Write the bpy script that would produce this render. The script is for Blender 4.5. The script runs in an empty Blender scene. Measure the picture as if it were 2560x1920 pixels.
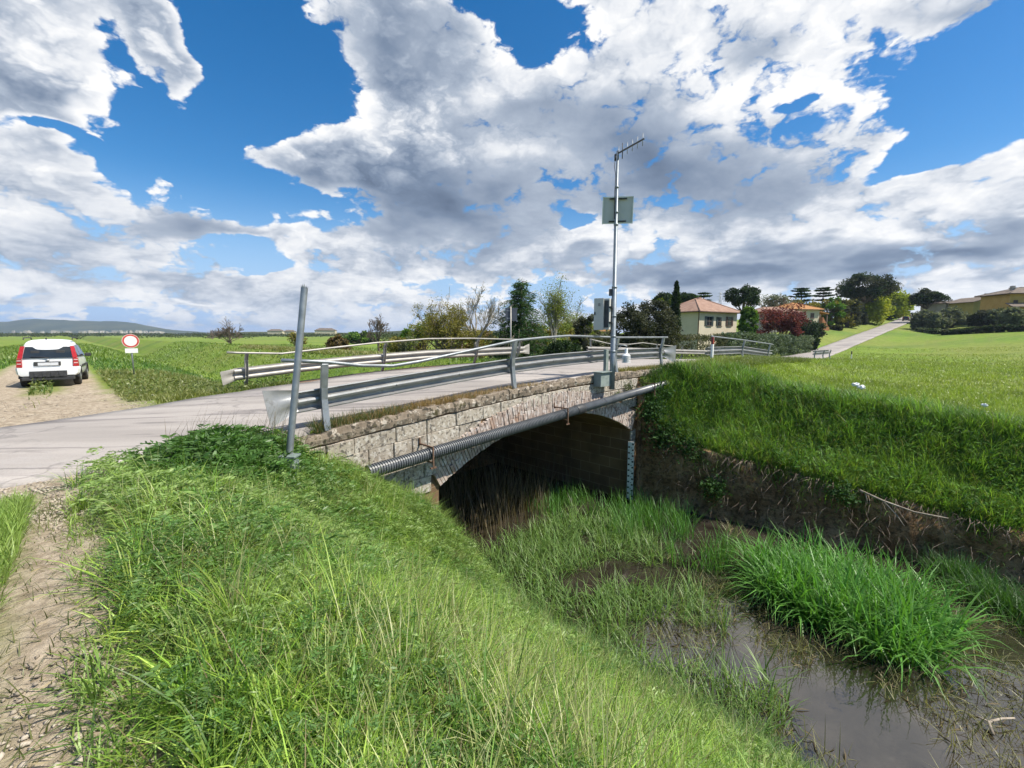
import bpy, bmesh, math, random
import numpy as np
from mathutils import Vector, Matrix

scene = bpy.context.scene
COL = scene.collection
R = math.radians
random.seed(7)
rng = np.random.default_rng(11)

# ------------------------------------------------------------------ camera
F_PX, PITCH = 1120.0, math.atan(124.0 / 1120.0)
cam_d = bpy.data.cameras.new("camera")
cam = bpy.data.objects.new("camera", cam_d)
COL.objects.link(cam)
cam_d.sensor_width = 36.0
cam_d.lens = 36.0 * F_PX / 2560.0
cam_d.clip_start = 0.05
cam_d.clip_end = 20000
cam.location = (0, 0, 0)                      # the eye is the origin; the ground lies 1.66 m below
cam.rotation_euler = (math.pi / 2 - PITCH, 0, 0)
scene.camera = cam

# ------------------------------------------------------------------ exposure
scene.view_settings.view_transform = 'Standard'
scene.view_settings.look = 'None'
scene.view_settings.exposure = 0.5
scene.view_settings.gamma = 1.0
scene.render.engine = 'CYCLES'
scene.cycles.max_bounces = 6
scene.cycles.diffuse_bounces = 3
scene.cycles.glossy_bounces = 3
scene.cycles.transmission_bounces = 4
scene.cycles.transparent_max_bounces = 6
scene.cycles.caustics_reflective = False
scene.cycles.caustics_refractive = False
scene.cycles.use_adaptive_sampling = True
scene.cycles.adaptive_threshold = 0.02
scene.cycles.use_denoising = True

# ------------------------------------------------------------------ sun
SUN_EL = R(54)
SUN_AZ = math.atan2(0.96, -0.28)              # clockwise from +Y: to the right of the view and a little behind it
sun_d = bpy.data.lights.new("sun", 'SUN')
sun_d.energy = 5.0
sun_d.angle = R(0.53)
sun_d.color = (1.0, 0.935, 0.82)
sun = bpy.data.objects.new("sun", sun_d)
COL.objects.link(sun)
SUN_DIR = Vector((math.sin(SUN_AZ) * math.cos(SUN_EL), math.cos(SUN_AZ) * math.cos(SUN_EL), math.sin(SUN_EL)))
sun.rotation_euler = SUN_DIR.to_track_quat('Z', 'Y').to_euler()


# ------------------------------------------------------------------ node helper
class NT:
    def __init__(self, tree):
        self.t = tree
        self.n = tree.nodes
        self.n.clear()

    def new(self, kind, **kw):
        nd = self.n.new(kind)
        for k, v in kw.items():
            setattr(nd, k, v)
        return nd

    def link(self, a, b):
        self.t.links.new(a, b)

    def put(self, sock, v):
        if isinstance(v, bpy.types.NodeSocket):
            self.link(v, sock)
        elif v is not None:
            if sock.type == 'RGBA' and len(v) == 3:
                v = (*v, 1.0)
            sock.default_value = v

    def math(self, op, a, b=None, c=None, clamp=False):
        nd = self.new('ShaderNodeMath', operation=op, use_clamp=clamp)
        for i, v in enumerate((a, b, c)):
            if v is not None:
                self.put(nd.inputs[i], v)
        return nd.outputs[0]

    def vmath(self, op, a, b=None, scale=None):
        nd = self.new('ShaderNodeVectorMath', operation=op)
        self.put(nd.inputs[0], a)
        if b is not None:
            self.put(nd.inputs[1], b)
        if scale is not None:
            self.put(nd.inputs['Scale'], scale)
        return nd.outputs['Value' if op in ('LENGTH', 'DOT_PRODUCT') else 'Vector']

    def noise(self, vec, scale, detail=4.0, rough=0.55, dist=0.0, out='Fac', lac=2.0):
        nd = self.new('ShaderNodeTexNoise')
        if vec is not None:
            self.put(nd.inputs['Vector'], vec)
        nd.inputs['Scale'].default_value = scale
        nd.inputs['Detail'].default_value = detail
        nd.inputs['Roughness'].default_value = rough
        nd.inputs['Distortion'].default_value = dist
        nd.inputs['Lacunarity'].default_value = lac
        return nd.outputs[out]

    def mix(self, fac, a, b, blend='MIX'):
        nd = self.new('ShaderNodeMix', data_type='RGBA', blend_type=blend)
        self.put(nd.inputs[0], fac)
        self.put(nd.inputs[6], a)
        self.put(nd.inputs[7], b)
        return nd.outputs[2]

    def step(self, x, a, b, lo=0.0, hi=1.0):
        nd = self.new('ShaderNodeMapRange', interpolation_type='SMOOTHSTEP')
        self.put(nd.inputs[0], x)
        for i, v in enumerate((a, b, lo, hi)):
            self.put(nd.inputs[i + 1], v)
        return nd.outputs[0]


# ------------------------------------------------------------------ sky: Nishita blue under layered cumulus
def ray_dir(u, v):
    a, b = (u - 1280) / F_PX, (960 - v) / F_PX
    c, s = math.cos(PITCH), math.sin(PITCH)
    return a, c + b * s, -s + b * c


def azel(x, y):
    X, Y, Z = ray_dir(x * 2560 / 2212, y * 2560 / 2212)
    return math.atan2(X, Y), math.atan2(Z, math.hypot(X, Y))


world = bpy.data.worlds.new("World")
scene.world = world
world.use_nodes = True
W = NT(world.node_tree)
world.cycles.sampling_method = 'MANUAL'
world.cycles.sample_map_resolution = 512
w_out = W.new('ShaderNodeOutputWorld')
w_bg = W.new('ShaderNodeBackground')
w_bg.inputs['Strength'].default_value = 0.1
W.link(w_bg.outputs[0], w_out.inputs[0])
sky = W.new('ShaderNodeTexSky')
sky.sky_type = 'NISHITA'
sky.sun_disc = False
sky.sun_elevation = SUN_EL
sky.sun_rotation = SUN_AZ
sky.altitude = 200
sky.air_density = 1.0
sky.dust_density = 0.6
sky.ozone_density = 2.0
tc = W.new('ShaderNodeTexCoord').outputs['Generated']
sep = W.new('ShaderNodeSeparateXYZ')
W.link(tc, sep.inputs[0])
dx, dy, dz = sep.outputs
w_az = W.math('ARCTAN2', dx, dy)
w_el = W.math('ARCSINE', dz)
comb = W.new('ShaderNodeCombineXYZ')
W.link(w_az, comb.inputs[0])
W.link(w_el, comb.inputs[1])
VAE = comb.outputs[0]
zc = W.math('ADD', W.math('MAXIMUM', dz, 0.0), 0.22)
comb2 = W.new('ShaderNodeCombineXYZ')
W.link(W.math('DIVIDE', dx, zc), comb2.inputs[0])
W.link(W.math('DIVIDE', dy, zc), comb2.inputs[1])
PL = comb2.outputs[0]
# the blob positions are bent by a noise so that no cloud has an oval outline
wob = W.vmath('SCALE', W.vmath('SUBTRACT', W.noise(PL, 2.3, 3.0, 0.55, out='Color'), (0.5, 0.5, 0.5)), scale=0.24)
VAEW = W.vmath('ADD', VAE, W.vmath('MULTIPLY', wob, (1.0, 0.75, 0.0)))


def blobs(rows, start):
    acc = start
    for (x, y, rx, ry, rot, w) in rows:
        az, el = azel(x, y)
        az2, _ = azel(x + rx, y)
        az1, _ = azel(x - rx, y)
        _, el2 = azel(x, y - ry)
        _, el1 = azel(x, y + ry)
        mp = W.new('ShaderNodeMapping', vector_type='TEXTURE')
        W.link(VAEW, mp.inputs['Vector'])
        mp.inputs['Location'].default_value = (az, el, 0)
        mp.inputs['Rotation'].default_value = (0, 0, R(rot))
        mp.inputs['Scale'].default_value = (abs(az2 - az1) / 2 * 1.5, abs(el2 - el1) / 2 * 1.5, 1)
        g = W.new('ShaderNodeTexGradient', gradient_type='QUADRATIC_SPHERE')
        W.link(mp.outputs[0], g.inputs[0])
        sm = W.math('POWER', g.outputs['Fac'], 0.55)
        acc = W.math('MULTIPLY_ADD', sm, w, acc)
    return acc


# where the sky shows blue (negative) and where cloud closes it (positive): directions in the sky
COVER = [
    (600, 150, 190, 200, 0, -1.7), (400, 300, 190, 110, 20, -1.25), (270, 215, 80, 140, 0, -0.8),
    (330, 75, 150, 60, -32, 1.15), (260, 30, 90, 40, 0, 0.5), (90, 160, 180, 200, 0, 0.85), (700, 330, 330, 60, 4, 0.95),
    (620, 425, 150, 55, 10, -1.15), (130, 324, 210, 22, 0, -0.95), (1110, 30, 150, 70, -8, -1.5),
    (2130, 190, 190, 125, 12, -1.9), (2190, 60, 70, 60, 0, -0.6), (2030, 260, 130, 60, 0, -0.7),
    (1742, 228, 34, 20, 25, -0.7), (1243, 462, 26, 30, 0, -0.9), (560, 556, 80, 36, 0, -0.9),
    (1960, 335, 110, 26, -10, -0.8), (820, 200, 140, 210, 0, 0.6), (540, 480, 120, 50, 0, 0.35),
    (1150, 640, 260, 30, 0, -0.5), (200, 690, 400, 26, 0, -0.35), (560, 585, 240, 22, 0, -0.25),
    (215, 10, 60, 60, 0, -0.7), (960, 10, 40, 30, 0, -0.4),
]
SHADE = [
    (1400, 340, 320, 125, -8, -0.74), (950, 445, 260, 100, -6, -0.74), (1130, 235, 280, 80, 10, -0.26), (1120, 330, 120, 70, 0, 0.28), (1250, 120, 200, 70, 0, 0.12),
    (850, 80, 170, 110, 0, -0.40), (60, 245, 200, 90, 0, -0.30), (60, 150, 100, 60, 0, -0.2),
    (1560, 585, 430, 48, 0, -0.58), (1980, 545, 300, 50, 4, -0.55), (2050, 20, 220, 60, -20, -0.45),
    (160, 500, 300, 70, 8, -0.28), (430, 470, 130, 70, 20, -0.40), (660, 350, 260, 50, 8, -0.16),
    (1640, 420, 150, 60, 0, -0.2), (1000, 580, 500, 30, 0, -0.22), (300, 600, 500, 34, 0, -0.22), (1100, 690, 1600, 40, 0, -0.06),
    (1720, 200, 260, 140, 0, 0.10), (1860, 330, 120, 120, 0, 0.08), (780, 260, 150, 110, 0, 0.25), (1850, 420, 250, 70, 0, 0.06), (1980, 400, 160, 50, 0, -0.12), (1760, 110, 160, 60, -20, -0.18),
    (560, 470, 110, 50, 0, 0.25), (110, 90, 110, 60, 0, 0.12), (230, 260, 60, 70, 0, 0.25), (1200, 560, 220, 30, 0, 0.2),
    (1650, 60, 90, 40, 0, -0.35), (1330, 90, 150, 60, 0, -0.15), (410, 645, 40, 12, 0, 0.3), (1830, 560, 130, 34, 8, 0.35),
]
n_big = W.noise(PL, 1.15, 9.0, 0.60, 0.35)
n_sun = W.noise(W.vmath('ADD', PL, (0.075, 0.03, 0.0)), 1.15, 9.0, 0.60, 0.35)
vs = W.vmath('MULTIPLY', VAE, (9.0, 16.0, 1.0))
n_fine = W.noise(vs, 1.5, 9.0, 0.62, 0.3)


def billow(vec):
    nd = W.new('ShaderNodeTexVoronoi', feature='SMOOTH_F1', voronoi_dimensions='2D')
    W.link(vec, nd.inputs['Vector'])
    nd.inputs['Scale'].default_value = 1.0
    nd.inputs['Detail'].default_value = 2.5
    nd.inputs['Roughness'].default_value = 0.55
    nd.inputs['Lacunarity'].default_value = 2.3
    nd.inputs['Smoothness'].default_value = 0.35
    return nd.outputs['Distance']


vw = W.vmath('ADD', W.vmath('MULTIPLY', VAE, (13.0, 20.0, 1.0)),
             W.vmath('SCALE', W.noise(vs, 1.2, 4.0, 0.6, out='Color'), scale=1.6))
bil = billow(vw)
cov = blobs(COVER, 0.52)
cov = W.math('MULTIPLY_ADD', W.math('SUBTRACT', n_big, 0.5), 1.15, cov)
cov = W.math('MULTIPLY_ADD', W.math('SUBTRACT', n_fine, 0.5), 0.75, cov)
cov = W.math('MULTIPLY_ADD', W.math('SUBTRACT', 0.45, bil), 0.42, cov)
# behind the viewer and overhead, unseen cloud is thinned to lower the ambient light
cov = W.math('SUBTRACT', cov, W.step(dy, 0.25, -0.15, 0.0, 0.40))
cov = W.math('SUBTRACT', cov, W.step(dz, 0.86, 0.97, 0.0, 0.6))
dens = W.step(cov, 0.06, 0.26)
shade = blobs([(a, b, c_, d, e, w * 1.25) for a, b, c_, d, e, w in SHADE], 0.95)
relief = W.math('ADD', W.math('MULTIPLY', W.math('SUBTRACT', n_big, n_sun), 1.7),
                W.math('MULTIPLY', W.math('SUBTRACT', 0.42, bil), 0.55))
amp = W.step(shade, 0.25, 0.95, 0.40, 1.0)            # the shaded undersides are smooth, the lit tops are crisp
shade = W.math('MULTIPLY_ADD', relief, amp, shade)
shade = W.math('MULTIPLY_ADD', W.math('SUBTRACT', n_fine, 0.5), W.math('MULTIPLY', amp, 0.34), shade)
edge = W.step(cov, 0.15, 0.75, 0.20, -0.06)          # thin rims glow, thick middles are greyer
shade = W.math('ADD', shade, edge, clamp=True)
ramp = W.new('ShaderNodeValToRGB')
W.link(shade, ramp.inputs[0])
cr = ramp.color_ramp
cr.elements[0].position = 0.0
cr.elements[0].color = (0.10, 0.14, 0.22, 1)
cr.elements[1].position = 1.0
cr.elements[1].color = (1.0, 1.0, 1.0, 1)
for p, c in ((0.28, (0.20, 0.265, 0.375)), (0.58, (0.43, 0.495, 0.60)), (0.80, (0.78, 0.81, 0.86))):
    e = cr.elements.new(p)
    e.color = (*c, 1)
cloud = W.vmath('SCALE', ramp.outputs[0], scale=7.3)
hsv = W.new('ShaderNodeHueSaturation')
hsv.inputs['Saturation'].default_value = 1.45
hsv.inputs['Value'].default_value = 1.05
W.link(sky.outputs[0], hsv.inputs['Color'])
lowfade = W.step(w_el, 0.0, 0.10, 0.90, 1.0)
lowblue = W.mix(W.step(w_el, 0.0, 0.30), (3.1, 4.6, 6.9), hsv.outputs[0])
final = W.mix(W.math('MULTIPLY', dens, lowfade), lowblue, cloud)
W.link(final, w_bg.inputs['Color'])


# ================================================================== helpers
Q = math.sqrt(0.5)


def ST(s, t, z=0.0):
    """road coordinates -> world: s runs along the road, t across it (away from the viewer)"""
    return Vector((Q * (s - t), Q * (s + t), z))


DS, DT, DZ = Vector((Q, Q, 0)), Vector((-Q, Q, 0)), Vector((0, 0, 1))


def place(u, Y, z=None):
    """a spot at forward distance Y in the direction of photo column u (standing on the terrain)"""
    X = (u - 1280) / F_PX * Y
    if z is None:
        z = float(ground_xy(X, Y))
    return Vector((X, Y, z))


def hgt(v, Y):
    return (836.0 - v) / F_PX * Y


def tag(o, label=None, cat=None, group=None, kind=None):
    if label:
        o['label'] = label
    if cat:
        o['category'] = cat
    if group:
        o['group'] = group
    if kind:
        o['kind'] = kind
    return o


def empty(name, loc, label=None, cat=None, group=None):
    o = bpy.data.objects.new(name, None)
    o.location = loc
    o.empty_display_size = 0.1
    COL.objects.link(o)
    return tag(o, label, cat, group)


def copy_tree(o, parent=None):
    c = o.copy()
    COL.objects.link(c)
    c.parent = parent
    for ch in list(o.children):
        copy_tree(ch, c)
    return c


def origin_of(parent):
    p = Vector((0, 0, 0))
    while parent is not None:
        p += parent.location
        parent = parent.parent
    return p


class MB:
    """collects shapes in world coordinates; build() links them as ONE mesh object"""

    def __init__(self):
        self.v, self.f, self.sm = [], [], []

    def add(self, vs, fs, smooth=False):
        b = len(self.v)
        self.v.extend([tuple(p) for p in vs])
        self.f.extend([tuple(b + i for i in f) for f in fs])
        self.sm.extend([smooth] * len(fs))
        return self

    def box(self, c, size, X=Vector((1, 0, 0)), Y=Vector((0, 1, 0)), Z=Vector((0, 0, 1)), bev=0.0):
        c = Vector(c)
        hx, hy, hz = size[0] / 2, size[1] / 2, size[2] / 2
        if bev <= 0:
            vs = [c + X * (sx * hx) + Y * (sy * hy) + Z * (sz * hz) for sx in (-1, 1) for sy in (-1, 1) for sz in (-1, 1)]
            fs = [(0, 1, 3, 2), (4, 6, 7, 5), (0, 4, 5, 1), (2, 3, 7, 6), (0, 2, 6, 4), (1, 5, 7, 3)]
            return self.add(vs, fs)
        bm = bmesh.new()
        bmesh.ops.create_cube(bm, size=1.0)
        for v in bm.verts:
            v.co = Vector((v.co.x * size[0], v.co.y * size[1], v.co.z * size[2]))
        bmesh.ops.bevel(bm, geom=bm.edges[:], offset=bev, segments=2, affect='EDGES', profile=0.6)
        bm.verts.index_update()
        vs = [c + X * v.co.x + Y * v.co.y + Z * v.co.z for v in bm.verts]
        fs = [tuple(v.index for v in f.verts) for f in bm.faces]
        bm.free()
        return self.add(vs, fs)

    def tube(self, pts, rad, sides=8, caps=True, smooth=True):
        pts = [Vector(p) for p in pts]
        n = len(pts)
        if not hasattr(rad, '__len__'):
            rad = [rad] * n
        vs, fs = [], []
        up = None
        for i, p in enumerate(pts):
            d = (pts[min(i + 1, n - 1)] - pts[max(i - 1, 0)])
            if d.length < 1e-9:
                d = Vector((0, 0, 1))
            d.normalize()
            if up is None:
                up = d.orthogonal().normalized()
            up = (up - d * up.dot(d))
            if up.length < 1e-6:
                up = d.orthogonal()
            up.normalize()
            w = d.cross(up)
            for k in range(sides):
                a = 2 * math.pi * k / sides
                vs.append(p + (up * math.cos(a) + w * math.sin(a)) * rad[i])
        for i in range(n - 1):
            for k in range(sides):
                k2 = (k + 1) % sides
                fs.append((i * sides + k, i * sides + k2, (i + 1) * sides + k2, (i + 1) * sides + k))
        if caps:
            fs.append(tuple(range(sides - 1, -1, -1)))
            fs.append(tuple((n - 1) * sides + k for k in range(sides)))
        return self.add(vs, fs, smooth)

    def sweep(self, prof, pts, lats, closed=False, smooth=False):
        """profile [(lateral, height)] carried along pts, lats = lateral unit vectors"""
        m = len(prof)
        vs, fs = [], []
        for p, l in zip(pts, lats):
            for (a, h) in prof:
                vs.append(Vector(p) + Vector(l) * a + DZ * h)
        mm = m if closed else m - 1
        for i in range(len(pts) - 1):
            for k in range(mm):
                k2 = (k + 1) % m
                fs.append((i * m + k, (i + 1) * m + k, (i + 1) * m + k2, i * m + k2))
        if closed:
            fs.append(tuple(range(m)))
            fs.append(tuple((len(pts) - 1) * m + k for k in range(m - 1, -1, -1)))
        return self.add(vs, fs, smooth)

    def prism(self, poly, ext):
        """planar polygon (world points) pushed along ext"""
        ext = Vector(ext)
        n = len(poly)
        vs = [Vector(p) for p in poly] + [Vector(p) + ext for p in poly]
        fs = [tuple(range(n - 1, -1, -1)), tuple(range(n, 2 * n))]
        fs += [(i, (i + 1) % n, n + (i + 1) % n, n + i) for i in range(n)]
        return self.add(vs, fs)

    def lathe(self, c, prof, axis=Vector((0, 0, 1)), sides=20, smooth=True):
        axis = axis.normalized()
        a = axis.orthogonal().normalized()
        b = axis.cross(a)
        vs, fs = [], []
        for (r, h) in prof:
            for k in range(sides):
                t = 2 * math.pi * k / sides
                vs.append(Vector(c) + axis * h + (a * math.cos(t) + b * math.sin(t)) * r)
        for i in range(len(prof) - 1):
            for k in range(sides):
                k2 = (k + 1) % sides
                fs.append((i * sides + k, i * sides + k2, (i + 1) * sides + k2, (i + 1) * sides + k))
        fs.append(tuple(range(sides - 1, -1, -1)))
        fs.append(tuple((len(prof) - 1) * sides + k for k in range(sides)))
        return self.add(vs, fs, smooth)

    def build(self, name, mat, parent=None, bevel=0.0):
        me = bpy.data.meshes.new(name)
        o_ = origin_of(parent)
        me.from_pydata([(x - o_.x, y - o_.y, z - o_.z) for (x, y, z) in self.v], [], self.f)
        bm = bmesh.new()
        bm.from_mesh(me)
        bmesh.ops.recalc_face_normals(bm, faces=bm.faces[:])
        bm.to_mesh(me)
        bm.free()
        me.polygons.foreach_set('use_smooth', self.sm)
        me.materials.append(mat)
        o = bpy.data.objects.new(name, me)
        COL.objects.link(o)
        if parent is not None:
            o.parent = parent
        if bevel > 0:
            md = o.modifiers.new('bevel', 'BEVEL')
            md.width = bevel
            md.segments = 2
            md.limit_method = 'ANGLE'
            md.angle_limit = R(35)
        return o


def np_mesh(name, verts, loops, sizes, mat, parent=None, col=None, smooth=False):
    """big mesh from numpy arrays: verts (N,3), loops flat vertex ids, sizes = corners per face"""
    o_ = origin_of(parent)
    verts = np.asarray(verts, dtype=np.float32) - np.array(o_, dtype=np.float32)
    me = bpy.data.meshes.new(name)
    me.vertices.add(len(verts))
    me.vertices.foreach_set('co', verts.ravel())
    me.loops.add(len(loops))
    me.loops.foreach_set('vertex_index', np.asarray(loops, dtype=np.int32))
    sizes = np.asarray(sizes, dtype=np.int32)
    start = np.concatenate(([0], np.cumsum(sizes)[:-1])).astype(np.int32)
    me.polygons.add(len(sizes))
    me.polygons.foreach_set('loop_start', start)
    me.polygons.foreach_set('loop_total', sizes)
    if smooth:
        me.polygons.foreach_set('use_smooth', np.ones(len(sizes), dtype=bool))
    me.update(calc_edges=True)
    if col is not None:
        at = me.attributes.new('col', 'FLOAT_COLOR', 'POINT')
        c4 = np.ones((len(verts), 4), dtype=np.float32)
        c4[:, :3] = col
        at.data.foreach_set('color', c4.ravel())
    me.materials.append(mat)
    o = bpy.data.objects.new(name, me)
    COL.objects.link(o)
    if parent is not None:
        o.parent = parent
    return o


def sstep(a, b, x):
    t = np.clip((np.asarray(x, dtype=float) - a) / (b - a), 0, 1)
    return t * t * (3 - 2 * t)


def vnoise(x, y, seed=0):
    """smooth value noise in 0..1"""
    x = np.asarray(x, dtype=float)
    y = np.asarray(y, dtype=float)
    xi, yi = np.floor(x), np.floor(y)
    fx, fy = x - xi, y - yi
    fx, fy = fx * fx * (3 - 2 * fx), fy * fy * (3 - 2 * fy)

    def h(a, b):
        k = (a.astype(np.int64) * 374761393 + b.astype(np.int64) * 668265263 + seed * 974711) & 0x7fffffff
        k = ((k ^ (k >> 13)) * 1274126177) & 0x7fffffff
        return ((k ^ (k >> 16)) & 0xffff) / 65535.0
    return (h(xi, yi) * (1 - fx) + h(xi + 1, yi) * fx) * (1 - fy) + (h(xi, yi + 1) * (1 - fx) + h(xi + 1, yi + 1) * fx) * fy


def fbm(x, y, seed=0, oct=4):
    a, s, r = 0.5, 0.0, 0.0
    for i in range(oct):
        r = r + a * vnoise(np.asarray(x) * 2 ** i, np.asarray(y) * 2 ** i, seed + i)
        s += a
        a *= 0.55
    return r / s


# ================================================================== materials
def pmat(name, c1, c2=None, scale=3.0, rough=0.7, metal=0.0, bump=0.0, bscale=None, detail=5.0, spots=None, stretch=None, spec=0.5):
    """two-tone noise material; spots = [(colour, scale, low, high, amount)] are stains and lichens with a shape of their own"""
    m = bpy.data.materials.new(name)
    m.use_nodes = True
    T = NT(m.node_tree)
    out = T.new('ShaderNodeOutputMaterial')
    p = T.new('ShaderNodeBsdfPrincipled')
    T.link(p.outputs[0], out.inputs[0])
    p.inputs['Roughness'].default_value = rough
    p.inputs['Metallic'].default_value = metal
    p.inputs['Specular IOR Level'].default_value = spec
    vec = T.new('ShaderNodeTexCoord').outputs['Object']
    if stretch:
        vec = T.vmath('MULTIPLY', vec, stretch)
    c = c1
    if c2 is not None:
        f = T.noise(vec, scale, detail, 0.6)
        c = T.mix(T.step(f, 0.32, 0.68), c1, c2)
    for (sc, ss, lo, hi, am) in (spots or []):
        f = T.noise(vec, ss, 6.0, 0.65)
        c = T.mix(T.math('MULTIPLY', T.step(f, lo, hi), am), c, sc)
    T.put(p.inputs['Base Color'], c)
    if bump > 0:
        b = T.new('ShaderNodeBump')
        b.inputs['Strength'].default_value = 1.0
        b.inputs['Distance'].default_value = bump
        T.link(T.noise(vec, bscale or scale * 4, 6.0, 0.65), b.inputs['Height'])
        T.link(b.outputs[0], p.inputs['Normal'])
    return m


def leaf_mat(name, trans=0.35, rough=0.55, spec=0.3):
    m = bpy.data.materials.new(name)
    m.use_nodes = True
    T = NT(m.node_tree)
    out = T.new('ShaderNodeOutputMaterial')
    p = T.new('ShaderNodeBsdfPrincipled')
    p.inputs['Roughness'].default_value = rough
    p.inputs['Specular IOR Level'].default_value = spec
    tr = T.new('ShaderNodeBsdfTranslucent')
    mx = T.new('ShaderNodeMixShader')
    mx.inputs[0].default_value = trans
    at = T.new('ShaderNodeAttribute', attribute_name='col')
    T.link(at.outputs['Color'], p.inputs['Base Color'])
    T.link(T.mix(1.0, at.outputs['Color'], (1.15, 1.2, 0.6), 'MULTIPLY'), tr.inputs['Color'])
    T.link(p.outputs[0], mx.inputs[1])
    T.link(tr.outputs[0], mx.inputs[2])
    T.link(mx.outputs[0], out.inputs[0])
    return m


M_LEAF = leaf_mat('leaf', 0.3, 0.7, 0.15)
M_GRASS = leaf_mat('grass_blade', 0.38, 0.45, 0.5)
M_GALV = pmat('galvanised_steel', (0.22, 0.24, 0.255), (0.32, 0.34, 0.355), 5.0, 0.42, 0.55, 0.0015, 40,
              spots=[((0.20, 0.21, 0.22), 3.0, 0.5, 0.75, 0.6)])
M_RAIL = pmat('weathered_rail_steel', (0.25, 0.255, 0.26), (0.36, 0.36, 0.355), 2.5, 0.42, 0.35, 0.001, 30,
              spots=[((0.16, 0.15, 0.14), 5.0, 0.56, 0.72, 0.65), ((0.22, 0.12, 0.06), 9.0, 0.66, 0.76, 0.5)])
M_RAILFAR = pmat('pale_rail_steel', (0.30, 0.285, 0.26), (0.40, 0.38, 0.345), 2.0, 0.5, 0.25, 0.001, 30,
                 spots=[((0.24, 0.22, 0.19), 4.0, 0.58, 0.74, 0.5)])
M_RUST = pmat('rusty_steel', (0.12, 0.075, 0.05), (0.22, 0.13, 0.085), 20.0, 0.8, 0.3, 0.001, 60)
M_DARKBARK = pmat('bark', (0.09, 0.07, 0.055), (0.16, 0.13, 0.10), 6.0, 0.9, 0, 0.01, 25, stretch=(1, 1, 0.3))
M_PALEBARK = pmat('pale_bark', (0.24, 0.215, 0.17), (0.36, 0.32, 0.26), 6.0, 0.9, 0, 0.006, 25, stretch=(1, 1, 0.3))


# ================================================================== terrain
ROAD_S = np.array([-80, -12, -4, -1, 2, 4, 7.9, 12, 16, 20, 25, 30, 38, 50, 75, 96, 130, 198, 260, 400.])
ROAD_Z = np.array([-2.0, -1.95, -1.85, -1.79, -1.70, -1.60, -1.36, -1.25, -1.26, -1.35, -1.52, -1.72, -2.02, -2.55, -3.05, -3.05, -0.6, 4.35, 8.0, 9.5])
ROAD_A = np.array([7.0, 7.5, 7.75, 7.9, 7.95, 8.05, 8.05, 8.05, 8.05, 8.05, 8.05, 8.2, 8.8, 10.0, 13.2, 15.1, 14.3, 12.2, 14, 60])
ROAD_B = np.array([11.4, 12.0, 12.5, 12.9, 14.1, 14.75, 14.95, 14.95, 14.95, 14.9, 14.7, 14.5, 14.3, 14.8, 17.6, 19.5, 18.8, 17.0, 19, 65])
S0, S1 = 5.5, 13.4                                    # the arch opening
T_FACE, T_BACK = 7.70, 15.75                          # near and far face of the bridge


def road_z(s):
    return np.interp(s, ROAD_S, ROAD_Z)


def parapet_z(s):
    return np.interp(s, [2.2, 3.2, 5.5, 7.9, 10, 12.6, 16.6], [-1.74, -1.66, -1.47, -1.32, -1.235, -1.20, -1.22])


def wall_s(t):
    return 13.45 + 0.17 * (7.7 - np.asarray(t, dtype=float)) + 0.25 * (fbm(np.asarray(t) * 0.9 + 4, np.zeros_like(np.asarray(t, dtype=float)), 5) - 0.5)


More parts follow.
